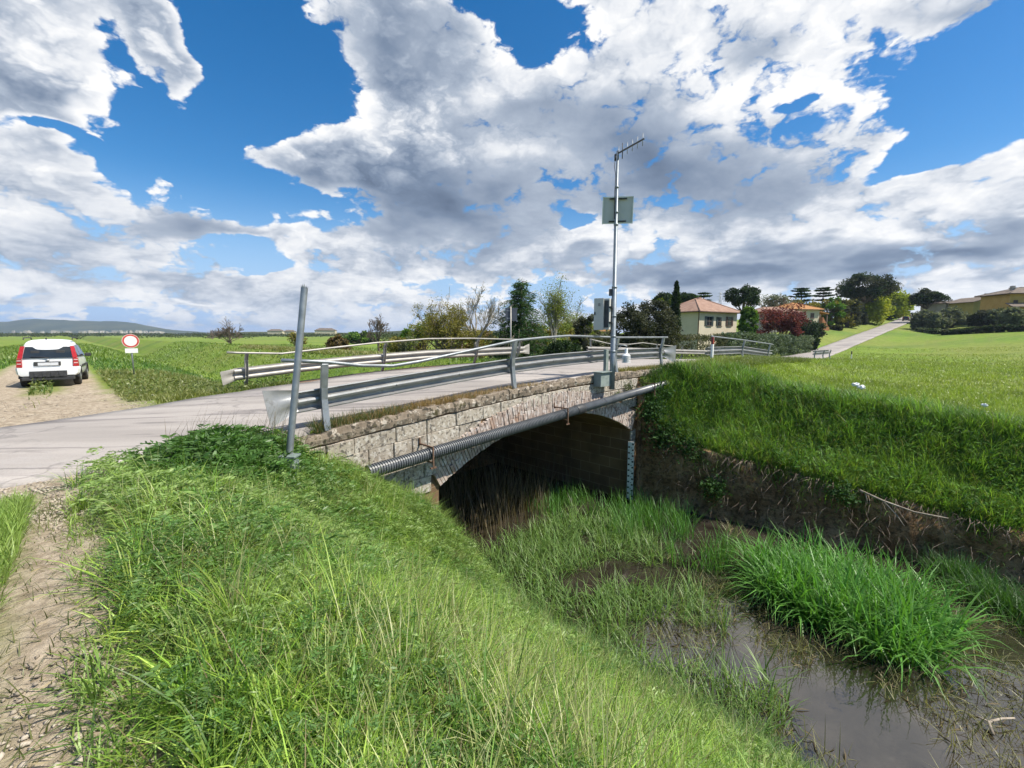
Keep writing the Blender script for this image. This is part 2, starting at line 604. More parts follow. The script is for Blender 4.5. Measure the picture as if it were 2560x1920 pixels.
def ground(s, t):
    s = np.asarray(s, dtype=float)
    t = np.asarray(t, dtype=float)
    s, t = np.broadcast_arrays(s, t)
    # ---- near side of the road: levee with the footpath, left bank, channel, undercut right bank, field
    kb = sstep(5.2, 7.5, t)
    left = np.interp(s, [-60, -9, -5, -2.5, 0.5, 1.2, 5.3, 6.2, 6.8], [-2.6, -2.5, -1.75, -1.62, -1.66, -1.85, -5.0, -5.75, -6.05]) * (1 - kb) + \
        np.interp(s, [-60, -9, -5, -2.5, 0.5, 2.2, 3.2, 4.4, 5.3, 6.0, 6.5], [-2.6, -2.5, -1.8, -1.70, -1.72, -1.86, -2.3, -3.2, -4.0, -5.3, -6.05]) * kb
    sw = wall_s(t)
    zwt = (-3.46 - 0.125 * (7.2 - np.clip(t, -14, 7.2))) * (1 - 0.16 * sstep(5.5, 7.6, t))
    zcr = np.maximum(-1.66 - 0.10 * (7.2 - np.clip(t, -14, 9)), -2.9)
    scr = 16.9 + 0.1 * (7.7 - np.clip(t, -14, 9)) - 0.9 * sstep(4.5, 7.5, t)
    u1 = np.clip((s - sw) / 0.42, 0, 1)
    u2 = np.clip((s - sw - 0.42) / np.maximum(scr - sw - 0.42, 0.1), 0, 1)
    u2 = np.interp(u2, [0, 0.38, 0.90, 1.0], [0, 0.22, 0.92, 1.0])
    right = -6.0 + (zwt + 6.0) * u1 + (zcr - zwt) * u2
    dcr = np.clip(s - scr, 0, None)
    field_z = np.interp(s, [17, 24, 32, 45, 60, 80, 100, 130, 163, 200, 300, 600, 4000],
                        [-1.95, -1.88, -1.86, -2.12, -2.75, -3.2, -3.25, -1.35, 1.15, 3.8, 9, 12, 14.])
    field_z = field_z + 0.115 * np.clip(5 - t, 0, 40) * sstep(70, 150, s)
    field_z = field_z - 0.02 * np.clip(7 - t, 0, 16) * (1 - sstep(25, 60, s))
    right = right + (field_z - right) * sstep(0, 7, dcr) * (s > 14)
    zn = np.where(s < 10.0, left, right)
    # ---- far side: levee with the farm track, grassed channel, second levee, low fields
    zf = np.interp(s, [-60, -9, -5, -2.5, 1.2, 3.4, 6.2, 9, 12, 15.2, 17.5, 19.2, 25, 60],
                   [-2.6, -2.5, -1.95, -1.80, -1.82, -1.95, -2.75, -4.5, -4.5, -2.7, -1.62, -1.66, -2.5, -2.5])
    rat = t / np.maximum(np.abs(s), 1.0)
    hill = np.interp(s, [23, 60, 96, 117, 150, 198, 260, 400, 4000], [0, 0.1, 0.9, 2.7, 5.0, 8.5, 10.5, 12, 14])
    zf = zf + hill * (1 - sstep(0.42, 0.72, rat))
    w = sstep(8.6, 14.6, t - 0.0 * s)
    w = np.where(s > 60, sstep(12, 30, t), w)
    z = zn * (1 - w) + zf * w
    # ---- the road bed
    a, b = np.interp(s, ROAD_S, ROAD_A), np.interp(s, ROAD_S, ROAD_B)
    rz = road_z(s)
    reach_n = np.interp(s, [-4, 0, 1.5, 5.5, 14, 17, 40, 90], [4, 3.0, 1.0, 0.55, 0.8, 2.2, 3.0, 5.0])
    d = np.maximum(np.maximum((a - 0.15 - t) / reach_n, (t - b - 0.35) / 2.4), 0)
    k = 1 - sstep(0, 1, d)
    gap = (s > 2.55) & (s < S1 + 0.12) & (t < T_FACE + 0.2)
    k = np.where(gap, 0, k)
    z = z * (1 - k) + (rz - np.interp(s, [-20, 30, 60], [0.035, 0.035, 0.22])) * k
    verge = np.interp(s, [16.5, 18, 20, 25, 30, 40, 55], [-1.6, -1.34, -1.24, -1.32, -1.56, -1.92, -2.9])
    vw_ = sstep(4.2, 6.6, t) * (1 - sstep(7.75, 8.0, t)) * sstep(16.2, 18.5, s) * (1 - sstep(46, 54, s))
    z = np.where(vw_ > 0, np.maximum(z, z * (1 - vw_) + verge * vw_), z)
    # the water passes below the bridge
    bed = (s > S0 - 0.25) & (s < S1 + 0.25) & (t > T_FACE - 0.2) & (t < T_BACK + 0.4)
    zb = np.where(t < 12, -6.0, -6.0 + 1.2 * sstep(13, 17, t))
    return np.where(bed, np.minimum(zb, z), z)


def ground_xy(X, Y):
    return ground(Q * (np.asarray(X) + np.asarray(Y)), Q * (np.asarray(Y) - np.asarray(X)))


def grow(a, b, first, ratio, limit):
    out, x, st = [], b, first
    while x < limit:
        x += st
        st *= ratio
        out.append(x)
    lo, x, st = [], a, first
    while x > -limit:
        x -= st
        st *= ratio
        lo.append(x)
    return lo[::-1], out


lo, hi = grow(-6.0, 24.0, 0.3, 1.10, 9000)
gs = np.array(lo + list(np.arange(-6, 13.2, 0.24)) + list(np.arange(13.2, 16.0, 0.09)) + list(np.arange(16.0, 24.01, 0.24)) + hi)
lo, hi = grow(-8.0, 34.0, 0.3, 1.10, 9000)
gt = np.array(lo + list(np.arange(-8, 8.0, 0.13)) + list(np.arange(8.0, 34.01, 0.25)) + hi)
GS, GT = np.meshgrid(gs, gt, indexing='ij')
GZ = ground(GS, GT)
near = (np.abs(GS) < 60) & (np.abs(GT) < 60)
on_road = (GT > np.interp(GS, ROAD_S, ROAD_A) - 0.4) & (GT < np.interp(GS, ROAD_S, ROAD_B) + 0.4)
rough_amp = np.where(near & ~on_road, 0.10, 0.0)
steep = (GS > wall_s(GT) - 0.1) & (GS < wall_s(GT) + 0.55) & (GT < 7.6)
GZ = GZ + (fbm(GS * 1.3, GT * 1.3, 3) - 0.5) * rough_amp
# undercut earth: the steep face is pushed in and out
PX = GS + np.where(steep, (fbm(GT * 1.6, GZ * 1.9 + 50, 21, 5) - 0.5) * 0.7 + (fbm(GT * 0.5, GZ * 5.0 + 50, 23, 3) - 0.5) * 0.22, 0)
PT = GT + np.where(steep, (fbm(GT * 2.3 + 9, GZ * 2.3, 31, 4) - 0.5) * 0.2, 0)
verts = np.stack([Q * (PX - PT), Q * (PX + PT), GZ], axis=-1).reshape(-1, 3)
ns, nt_ = GS.shape
ii, jj = np.meshgrid(np.arange(ns - 1), np.arange(nt_ - 1), indexing='ij')
q = (ii * nt_ + jj)
loops = np.stack([q, q + nt_, q + nt_ + 1, q + 1], axis=-1).reshape(-1)
# colour masks: R = bare dirt / track, G = earth face and mud, B = dry tone, A unused
nz1 = fbm(GS * 0.8, GT * 0.8, 41)
nz2 = fbm(GS * 2.6, GT * 2.6, 43)
jit = (nz2 - 0.5)
path = (1 - sstep(0.34, 0.62, np.abs(GS - 0.0 + 0.4 * jit))) * (GT < 7.9)
shoulder = sstep(6.3, 7.4, GT + 1.6 * jit) * (GT < 8.2) * (1 - sstep(0.5, 1.8, GS + 0.9 * jit))
mouth = sstep(11.8, 12.6, GT) * (1 - sstep(18.5 , 21.5, GT + 2.0 * jit)) * (1 - sstep(0.9, 1.9, GS + 1.2 * jit + 0.06 * (GT - 13))) * sstep(-5.5, -3.6, GS + 0.25 * (GT - 13))
trackk = np.maximum(1 - sstep(0.3, 0.65, np.abs(GS - 0.35 + 0.35 * jit)), 1 - sstep(0.45, 0.8, np.abs(GS + 1.55 + 0.35 * jit))) * (GT > 12.5) * (GT < 40)
dirt = np.clip(np.maximum.reduce([path, shoulder, mouth, trackk]), 0, 1)
bare = fbm(GS * 1.7 + 7, GT * 1.7, 47)
dirt = np.maximum(dirt, sstep(0.62, 0.72, bare) * (GS > -2) * (GS < 1.0) * (GT < 6) * (GT > 0.5))
earth = np.where((GT < 14), np.maximum(steep * 1.0, (GZ < -5.2) * 1.0), 0) * (GS > 4) * (GS < 16.5)
earth = np.maximum(earth, ((GS > S0 - .6) & (GS < S1 + .6) & (GT > 7.4) & (GT < 16)) * 1.0)
dry = sstep(0.45, 0.75, nz1) * 0.5
colr = np.stack([dirt, earth, dry], axis=-1).reshape(-1, 3)

m = bpy.data.materials.new('terrain')
m.use_nodes = True
T = NT(m.node_tree)
out = T.new('ShaderNodeOutputMaterial')
p = T.new('ShaderNodeBsdfPrincipled')
T.link(p.outputs[0], out.inputs[0])
p.inputs['Roughness'].default_value = 0.9
p.inputs['Specular IOR Level'].default_value = 0.15
pos = T.new('ShaderNodeNewGeometry').outputs['Position']
at = T.new('ShaderNodeAttribute', attribute_name='col')
sp = T.new('ShaderNodeSeparateColor')
T.link(at.outputs['Color'], sp.inputs[0])
nA = T.noise(pos, 0.045, 5, 0.6)
nB = T.noise(pos, 0.9, 6, 0.65)
nC = T.noise(pos, 9.0, 6, 0.65)
stre = T.noise(T.vmath('MULTIPLY', pos, (0.012, 0.05, 0.0)), 1.0, 4, 0.6)
g1 = T.mix(T.step(nB, 0.35, 0.65), (0.125, 0.20, 0.025), (0.185, 0.265, 0.035))
g2 = T.mix(T.step(nA, 0.42, 0.62), g1, T.mix(T.step(nB, 0.35, 0.7), (0.15, 0.185, 0.035), (0.21, 0.25, 0.055)))
g2 = T.mix(T.math('MULTIPLY', T.step(stre, 0.5, 0.62), 0.55), g2, (0.075, 0.15, 0.03))
g2 = T.mix(T.math('MULTIPLY', T.step(nC, 0.5, 0.7), 0.35), g2, (0.05, 0.085, 0.015))
g2 = T.mix(T.math('MULTIPLY', sp.outputs[2], 0.6), g2, (0.19, 0.19, 0.07))
dirtc = T.mix(T.step(nC, 0.35, 0.65), (0.28, 0.225, 0.16), (0.46, 0.385, 0.29))
dirtc = T.mix(T.math('MULTIPLY', T.step(nB, 0.5, 0.75), 0.5), dirtc, (0.17, 0.14, 0.075))
earthc = T.mix(T.step(nB, 0.38, 0.62), (0.21, 0.115, 0.055), (0.42, 0.255, 0.13))
strat = T.noise(T.vmath('MULTIPLY', pos, (0.5, 0.5, 5.0)), 1.6, 5, 0.65)
earthc = T.mix(T.math('MULTIPLY', T.step(strat, 0.5, 0.62), 0.5), earthc, (0.36, 0.235, 0.13))
earthc = T.mix(T.math('MULTIPLY', T.step(nC, 0.47, 0.6), 0.65), earthc, (0.055, 0.034, 0.018))
c = T.mix(sp.outputs[0], g2, dirtc)
c = T.mix(sp.outputs[1], c, earthc)
T.put(p.inputs['Base Color'], c)
bp = T.new('ShaderNodeBump')
bp.inputs['Distance'].default_value = 0.05
T.link(T.noise(pos, 14.0, 6, 0.7), bp.inputs['Height'])
T.link(bp.outputs[0], p.inputs['Normal'])
M_TERRAIN = m
np_mesh('ground', verts, loops, np.full(len(loops) // 4, 4), M_TERRAIN, col=colr, smooth=True)['kind'] = 'structure'

# ------------------------------------------------------------------ road
M_ROAD = bpy.data.materials.new('asphalt')
M_ROAD.use_nodes = True
T = NT(M_ROAD.node_tree)
out = T.new('ShaderNodeOutputMaterial')
p = T.new('ShaderNodeBsdfPrincipled')
T.link(p.outputs[0], out.inputs[0])
p.inputs['Roughness'].default_value = 0.8
p.inputs['Specular IOR Level'].default_value = 0.3
pos = T.new('ShaderNodeNewGeometry').outputs['Position']
mp = T.new('ShaderNodeMapping')
T.link(pos, mp.inputs['Vector'])
mp.inputs['Rotation'].default_value = (0, 0, R(-45))
mp.inputs['Scale'].default_value = (0.10, 1.0, 1.0)
along = mp.outputs[0]
n1 = T.noise(along, 1.0, 5, 0.6)
n2 = T.noise(pos, 0.45, 6, 0.65)
n3 = T.noise(pos, 55.0, 3, 0.7)
n4 = T.noise(along, 2.2, 6, 0.62, 0.6)
c = T.mix(T.step(n1, 0.35, 0.65), (0.295, 0.268, 0.245), (0.39, 0.355, 0.325))
c = T.mix(T.math('MULTIPLY', T.step(n4, 0.52, 0.62), 0.7), c, (0.165, 0.148, 0.142))
c = T.mix(T.math('MULTIPLY', T.step(n2, 0.55, 0.7), 0.4), c, (0.42, 0.39, 0.37))
c = T.mix(T.math('MULTIPLY', T.step(n3, 0.45, 0.7), 0.35), c, (0.17, 0.165, 0.17))
vor = T.new('ShaderNodeTexVoronoi', feature='DISTANCE_TO_EDGE')
T.link(T.vmath('ADD', pos, T.vmath('SCALE', T.noise(pos, 1.2, 5, 0.6, out='Color'), scale=0.9)), vor.inputs['Vector'])
vor.inputs['Scale'].default_value = 0.55
crk = T.math('MULTIPLY', T.step(vor.outputs['Distance'], 0.022, 0.004), T.step(n2, 0.48, 0.56))
c = T.mix(T.math('MULTIPLY', crk, 0.35), c, (0.09, 0.085, 0.085))
c = T.mix(T.math('MULTIPLY', T.step(T.noise(pos, 0.22, 3, 0.5), 0.56, 0.60), 0.35), c, (0.17, 0.155, 0.16))
T.put(p.inputs['Base Color'], c)
bp = T.new('ShaderNodeBump')
bp.inputs['Distance'].default_value = 0.006
T.link(n3, bp.inputs['Height'])
T.link(bp.outputs[0], p.inputs['Normal'])
rs = np.concatenate([np.arange(-80, -12, 4), np.arange(-12, 50, 0.5), np.arange(50, 330, 4.)])
ra, rb, rz = np.interp(rs, ROAD_S, ROAD_A), np.interp(rs, ROAD_S, ROAD_B), road_z(rs)
# the far, climbing length keeps its bends: sample between the edges
NR = 9
wig = (fbm(rs * 0.9, rs * 0 + 3, 61) - 0.5) * 0.5
wig2 = (fbm(rs * 1.1, rs * 0 + 9, 62) - 0.5) * 0.6
rv = []
for k in range(NR):
    f = k / (NR - 1)
    tt = ra * (1 - f) + rb * f + (wig if k == 0 else 0) * ((rs < 2) | (rs > 17)) + (wig2 if k == NR - 1 else 0)
    if k == 0:
        rv.append(np.stack([Q * (rs - tt + 0.04), Q * (rs + tt - 0.04), rz - 0.16], axis=-1))
    rv.append(np.stack([Q * (rs - tt), Q * (rs + tt), rz + 0.05 * (1 - (2 * f - 1) ** 2)], axis=-1))
    if k == NR - 1:
        rv.append(np.stack([Q * (rs - tt - 0.04), Q * (rs + tt + 0.04), rz - 0.16], axis=-1))
NR += 2
rv = np.stack(rv, axis=1).reshape(-1, 3)
ii, jj = np.meshgrid(np.arange(len(rs) - 1), np.arange(NR - 1), indexing='ij')
q = ii * NR + jj
loops = np.stack([q, q + NR, q + NR + 1, q + 1], axis=-1).reshape(-1)
np_mesh('road', rv, loops, np.full(len(loops) // 4, 4), M_ROAD, smooth=True)['kind'] = 'structure'

# ------------------------------------------------------------------ water
M_WATER = bpy.data.materials.new('muddy_water')
M_WATER.use_nodes = True
T = NT(M_WATER.node_tree)
out = T.new('ShaderNodeOutputMaterial')
p = T.new('ShaderNodeBsdfPrincipled')
T.link(p.outputs[0], out.inputs[0])
pos = T.new('ShaderNodeNewGeometry').outputs['Position']
c = T.mix(T.step(T.noise(pos, 0.8, 4, 0.6), 0.35, 0.65), (0.016, 0.013, 0.010), (0.042, 0.035, 0.027))
T.put(p.inputs['Base Color'], c)
p.inputs['Roughness'].default_value = 0.04
p.inputs['IOR'].default_value = 1.6
p.inputs['Specular IOR Level'].default_value = 1.0
bp = T.new('ShaderNodeBump')
bp.inputs['Distance'].default_value = 0.004
T.link(T.noise(pos, 4.0, 3, 0.5), bp.inputs['Height'])
T.link(bp.outputs[0], p.inputs['Normal'])
WZ = -5.70
MB().add([ST(5.0, -30, WZ), ST(21.5, -30, WZ), ST(14.6, 7, WZ), ST(14.0, 17, WZ), ST(5.0, 17, WZ)], [(0, 1, 2, 3, 4)]).build('water', M_WATER)['kind'] = 'structure'


# ================================================================== stone bridge
M_STONE = pmat('lichened_stone', (0.30, 0.255, 0.20), (0.43, 0.38, 0.31), 2.2, 0.9, 0, 0.012, 28,
               spots=[((0.62, 0.59, 0.53), 13.0, 0.50, 0.60, 0.6), ((0.045, 0.038, 0.033), 15.0, 0.535, 0.60, 0.75),
                      ((0.10, 0.085, 0.07), 2.5, 0.54, 0.66, 0.65)])
M_RING = pmat('arch_brick', (0.33, 0.25, 0.205), (0.46, 0.38, 0.325), 3.0, 0.9, 0, 0.010, 30,
              spots=[((0.64, 0.60, 0.56), 12.0, 0.50, 0.60, 0.6), ((0.06, 0.045, 0.04), 15.0, 0.55, 0.61, 0.7),
                     ((0.36, 0.19, 0.10), 1.6, 0.62, 0.70, 0.55)], stretch=(1, 1, 0.55))
M_COPE = pmat('mossy_coping', (0.16, 0.125, 0.09), (0.27, 0.22, 0.165), 4.0, 0.95, 0, 0.02, 18,
              spots=[((0.46, 0.41, 0.34), 6.0, 0.54, 0.60, 0.85), ((0.035, 0.03, 0.022), 8.0, 0.52, 0.58, 0.9),
                     ((0.10, 0.085, 0.03), 4.0, 0.56, 0.66, 0.6)])
M_MORTAR = pmat('mortar', (0.10, 0.085, 0.07), (0.19, 0.165, 0.135), 8.0, 0.95, 0, 0.008, 30)
M_VAULT = bpy.data.materials.new('vault_masonry')
M_VAULT.use_nodes = True
T = NT(M_VAULT.node_tree)
out = T.new('ShaderNodeOutputMaterial')
p = T.new('ShaderNodeBsdfPrincipled')
T.link(p.outputs[0], out.inputs[0])
p.inputs['Roughness'].default_value = 0.85
pos = T.new('ShaderNodeNewGeometry').outputs['Position']
mp = T.new('ShaderNodeMapping')
T.link(pos, mp.inputs['Vector'])
mp.inputs['Rotation'].default_value = (0, 0, R(-45))
sx = T.new('ShaderNodeSeparateXYZ')
T.link(mp.outputs[0], sx.inputs[0])
cx = T.new('ShaderNodeCombineXYZ')
T.link(sx.outputs[1], cx.inputs[0])
T.link(sx.outputs[2], cx.inputs[1])
br = T.new('ShaderNodeTexBrick')
T.link(cx.outputs[0], br.inputs['Vector'])
br.inputs['Color1'].default_value = (0.24, 0.145, 0.075, 1)
br.inputs['Color2'].default_value = (0.15, 0.085, 0.045, 1)
br.inputs['Mortar'].default_value = (0.36, 0.26, 0.16, 1)
br.inputs['Scale'].default_value = 1.0
br.inputs['Brick Width'].default_value = 0.85
br.inputs['Row Height'].default_value = 0.36
br.inputs['Mortar Size'].default_value = 0.012
c = T.mix(T.math('MULTIPLY', T.step(T.noise(pos, 1.2, 6, 0.6), 0.45, 0.7), 0.7), br.outputs['Color'], (0.10, 0.062, 0.035))
T.put(p.inputs['Base Color'], c)

A_C, A_H = 9.45, 3.95
A_R, A_Z = 8.02, -10.22


def intr(s):
    return A_Z + math.sqrt(max(A_R ** 2 - (s - A_C) ** 2, 0.01))


RING = 0.62
bridge = empty('stone_bridge', ST(9.5, 7.7, -6), 'old humped stone road bridge with one brick arch over the weedy channel', 'bridge')
# body: one solid from the near to the far face
mb = MB()
ss = sorted(set(list(np.linspace(2.4, S0, 8)) + list(np.linspace(S0, S1, 41)) + list(np.linspace(S1, 16.4, 8))))
top = [ST(s, T_FACE + 0.04, parapet_z(s) - 0.10) for s in ss]
bot = []
for s in ss:
    if abs(s - S0) < 1e-6:
        bot += [ST(s, T_FACE + 0.04, -6.3), ST(s, T_FACE + 0.04, intr(s))]
    elif abs(s - S1) < 1e-6:
        bot += [ST(s, T_FACE + 0.04, intr(s)), ST(s, T_FACE + 0.04, -6.3)]
    elif S0 < s < S1:
        bot.append(ST(s, T_FACE + 0.04, intr(s)))
    else:
        bot.append(ST(s, T_FACE + 0.04, -6.3 if s < 13.9 else -3.4))
depth = DT * (T_BACK - T_FACE - 0.04)
vs = top + bot
n1, n2 = len(top), len(bot)
loop = top + bot[::-1]
nl = len(loop)
vs = loop + [q + depth for q in loop]
fs = [(i, (i + 1) % nl, nl + (i + 1) % nl, nl + i) for i in range(nl)]
mb.add(vs, fs)
# faces of the two sides as vertical strips
bi = 0
for i in range(len(ss) - 1):
    s_a, s_b = ss[i], ss[i + 1]
    za = intr(s_a) if S0 - 1e-6 <= s_a <= S1 + 1e-6 and s_b > S0 + 1e-6 and s_a < S1 - 1e-6 else (-6.3 if s_a < 13.9 else -3.4)
    zb_ = intr(s_b) if s_b > S0 + 1e-6 and s_a < S1 - 1e-6 else (-6.3 if s_b < 13.9 else -3.4)
    quad = [ST(s_a, T_FACE + 0.04, za), ST(s_b, T_FACE + 0.04, zb_), ST(s_b, T_FACE + 0.04, parapet_z(s_b) - 0.1), ST(s_a, T_FACE + 0.04, parapet_z(s_a) - 0.1)]
    mb.add(quad, [(0, 1, 2, 3)])
    mb.add([q + depth for q in quad], [(3, 2, 1, 0)])
core = mb.build('vault', M_VAULT, bridge)


def stone(mb, q, t0, out, inset=0.018, back=0.10):
    """one dressed block: q = four (s, z) corners in order, standing `out` proud of plane t0"""
    cs, cz = sum(a for a, _ in q) / 4, sum(b for _, b in q) / 4
    ring0 = [ST(a, t0 + back, b) for a, b in q]
    ring1 = [ST(a, t0 - out + 0.015, b) for a, b in q]
    ring2 = []
    for a, b in q:
        l = math.hypot(a - cs, b - cz)
        k = max(0.3, 1 - inset / max(l, 1e-3))
        ring2.append(ST(cs + (a - cs) * k, t0 - out - random.uniform(0, 0.012), cz + (b - cz) * k))
    fs = [(i, (i + 1) % 4, 4 + (i + 1) % 4, 4 + i) for i in range(4)] + [(4 + i, 4 + (i + 1) % 4, 8 + (i + 1) % 4, 8 + i) for i in range(4)] + [(8, 9, 10, 11)]
    mb.add(ring0 + ring1 + ring2, fs)


# spandrel ashlar in courses that follow the hump
mb = MB()
hs = [0.30, 0.34, 0.32, 0.30, 0.36, 0.33, 0.34, 0.32, 0.3, 0.34, 0.34, 0.34, 0.34]
zoff = 0.26
for k, hc in enumerate(hs):
    s = 2.45 + random.uniform(-0.3, 0.0)
    while s < 13.75:
        w = random.uniform(0.38, 0.95)
        if random.random() < 0.2:
            w *= 0.6
        e = min(s + w, 13.78)
        g = 0.006
        a, b = max(s, 2.45) + g, e - g
        if b - a > 0.08:
            flat = 0.72 ** k * 0.2 + (0.8 if k < 3 else 0.3)
            za = parapet_z(a) * flat + (-1.40) * (1 - flat) - zoff
            zb_ = parapet_z(b) * flat + (-1.40) * (1 - flat) - zoff
            qd = [(a, za - hc + g), (b, zb_ - hc + g), (b, zb_ - g), (a, za - g)]
            lim = A_R + 0.22
            ok = all(math.hypot(x - A_C, z - A_Z) > lim or (x < S0 - 0.02 or x > S1 + 0.02) for x, z in qd)
            mid_in = S0 < (a + b) / 2 < S1 and math.hypot((a + b) / 2 - A_C, (qd[0][1] + qd[2][1]) / 2 - A_Z) < A_R + 0.4
            if ok and not mid_in:
                stone(mb, qd, T_FACE, random.uniform(-0.012, 0.02))
        s = e
    zoff += hc
mb.build('spandrel_stone', M_STONE, bridge)
# ring of thin radial bricks
mb = MB()
half = math.asin(A_H / A_R)
N = 104
for k in range(N):
    a0 = -half + 2 * half * k / N + 0.0006
    a1 = -half + 2 * half * (k + 1) / N - 0.0006
    r0, r1 = A_R + random.uniform(-0.006, 0.004), A_R + RING + random.uniform(-0.03, 0.03)
    split = random.choice([None, 0.5, 0.36, 0.62])
    spans = [(r0, r1)] if split is None else [(r0, r0 + (r1 - r0) * split - 0.004), (r0 + (r1 - r0) * split + 0.004, r1)]
    for ra_, rb_ in spans:
        top_lim = float(parapet_z(A_C + A_R * math.sin((a0 + a1) / 2))) - 0.24 - A_Z
        rb_ = min(rb_, top_lim / math.cos((a0 + a1) / 2))
        qd = [(A_C + ra_ * math.sin(a0), A_Z + ra_ * math.cos(a0)), (A_C + ra_ * math.sin(a1), A_Z + ra_ * math.cos(a1)),
              (A_C + rb_ * math.sin(a1), A_Z + rb_ * math.cos(a1)), (A_C + rb_ * math.sin(a0), A_Z + rb_ * math.cos(a0))]
        stone(mb, qd, T_FACE - 0.02, random.uniform(-0.008, 0.014), 0.008)
mb.build('arch_ring', M_RING, bridge)
def rot2(a):
    return Vector((math.cos(a), math.sin(a), 0))


# coping slabs with a ragged, mossy upper edge
mb = MB()
s = 2.5
while s < 16.4:
    e = min(s + random.uniform(0.7, 1.7), 16.45)
    a, b = s + 0.003, e - 0.003
    n = max(4, int((b - a) / 0.045))
    xs = np.linspace(a, b, n + 1)
    off = 0.012 + 0.06 * (fbm(xs * 5.0, xs * 0 + 1, 201, 4) - 0.45) + random.uniform(-0.012, 0.012)
    tz = parapet_z(xs) - 0.085 * np.clip(fbm(xs * 3.2, xs * 0 + 7, 203, 4) - 0.42, 0, 1) * 2 + random.uniform(-0.012, 0.006)
    bz = parapet_z(xs) - 0.23 + 0.05 * (fbm(xs * 4.0, xs * 0 + 3, 205, 3) - 0.5)
    vs, fs = [], []
    for i in range(n + 1):
        x = float(xs[i])
        m1, m2 = float(fbm(x * 7, 2.0, 207, 3) - 0.5) * 0.05, float(fbm(x * 6, 9.0, 209, 3) - 0.5) * 0.04
        vs += [ST(x, T_FACE + 0.12, float(bz[i])), ST(x, T_FACE - float(off[i]), float(bz[i])), ST(x, T_FACE - float(off[i]) - m1 - 0.01, float(bz[i] + tz[i]) / 2),
               ST(x, T_FACE - float(off[i]) + 0.015, float(tz[i]) - 0.012), ST(x, T_FACE - float(off[i]) + 0.05, float(tz[i])), ST(x, T_FACE + 0.2, float(tz[i]) + m2), ST(x, T_FACE + 0.37, float(tz[i]) + m2 * 0.5 - 0.01), ST(x, T_FACE + 0.37, float(bz[i]))]
    for i in range(n):
        for k in range(8):
            k2 = (k + 1) % 8
            fs.append((i * 8 + k, i * 8 + k2, (i + 1) * 8 + k2, (i + 1) * 8 + k))
    fs += [tuple(range(8)), tuple(n * 8 + k for k in range(7, -1, -1))]
    mb.add(vs, fs)
    s = e
mb.build('coping', M_COPE, bridge)
# abutment quoin below the springing on the right
mb = MB()
z = -3.26
while z > -5.9:
    hc = random.uniform(0.32, 0.40)
    w = random.choice([0.32, 0.40])
    stone(mb, [(S1 + 0.005, z - hc + 0.008), (S1 + w, z - hc + 0.008), (S1 + w, z - 0.008), (S1 + 0.005, z - 0.008)], T_FACE, 0.0)
    z -= hc
mb.build('abutment_quoin', M_STONE, bridge)

# slabs left lying at the far end of the parapet
for i, (ds, dt, dz_, w, d, rz_) in enumerate([(0, 0.05, 0.05, 0.62, 0.5, 0.1), (0.06, 0.0, 0.125, 0.55, 0.42, 0.35), (-0.03, 0.07, 0.195, 0.5, 0.4, -0.2)]):
    mb = MB()
    c_, s_ = math.cos(R(45) + rz_), math.sin(R(45) + rz_)
    mb.box(ST(16.95 + ds, 7.62 + dt, -1.42 + dz_), (w, d, 0.065), X=Vector((c_, s_, 0)), Y=Vector((-s_, c_, 0.05)).normalized(), bev=0.015)
    lab = ['lowest flat stone slab of the small pile at the far parapet end', 'middle flat stone slab of the small pile at the far parapet end',
           'topmost flat stone slab of the small pile at the far parapet end'][i]
    tag(mb.build('stone_slab', M_COPE, None), lab, 'stone slab', 'loose stone slabs by the parapet')

# ================================================================== guard rails
# lateral is measured away from the traffic; the two waves bulge towards the road
W_FRONT = [(0.004, 0.365), (0.014, 0.352), (-0.098, 0.322), (-0.112, 0.295), (-0.112, 0.262), (-0.096, 0.234), (-0.004, 0.212), (0.006, 0.182),
           (-0.004, 0.152), (-0.096, 0.130), (-0.112, 0.102), (-0.112, 0.069), (-0.098, 0.042), (0.014, 0.012), (0.004, 0.0)]


def thick(prof, d):
    """close an open profile into a sheet of thickness d"""
    n = len(prof)
    back = []
    for i in range(n):
        a = prof[max(i - 1, 0)]
        b = prof[min(i + 1, n - 1)]
        tx, tz = b[0] - a[0], b[1] - a[1]
        l = math.hypot(tx, tz)
        back.append((prof[i][0] - tz / l * d, prof[i][1] + tx / l * d))
    return prof + back[::-1]


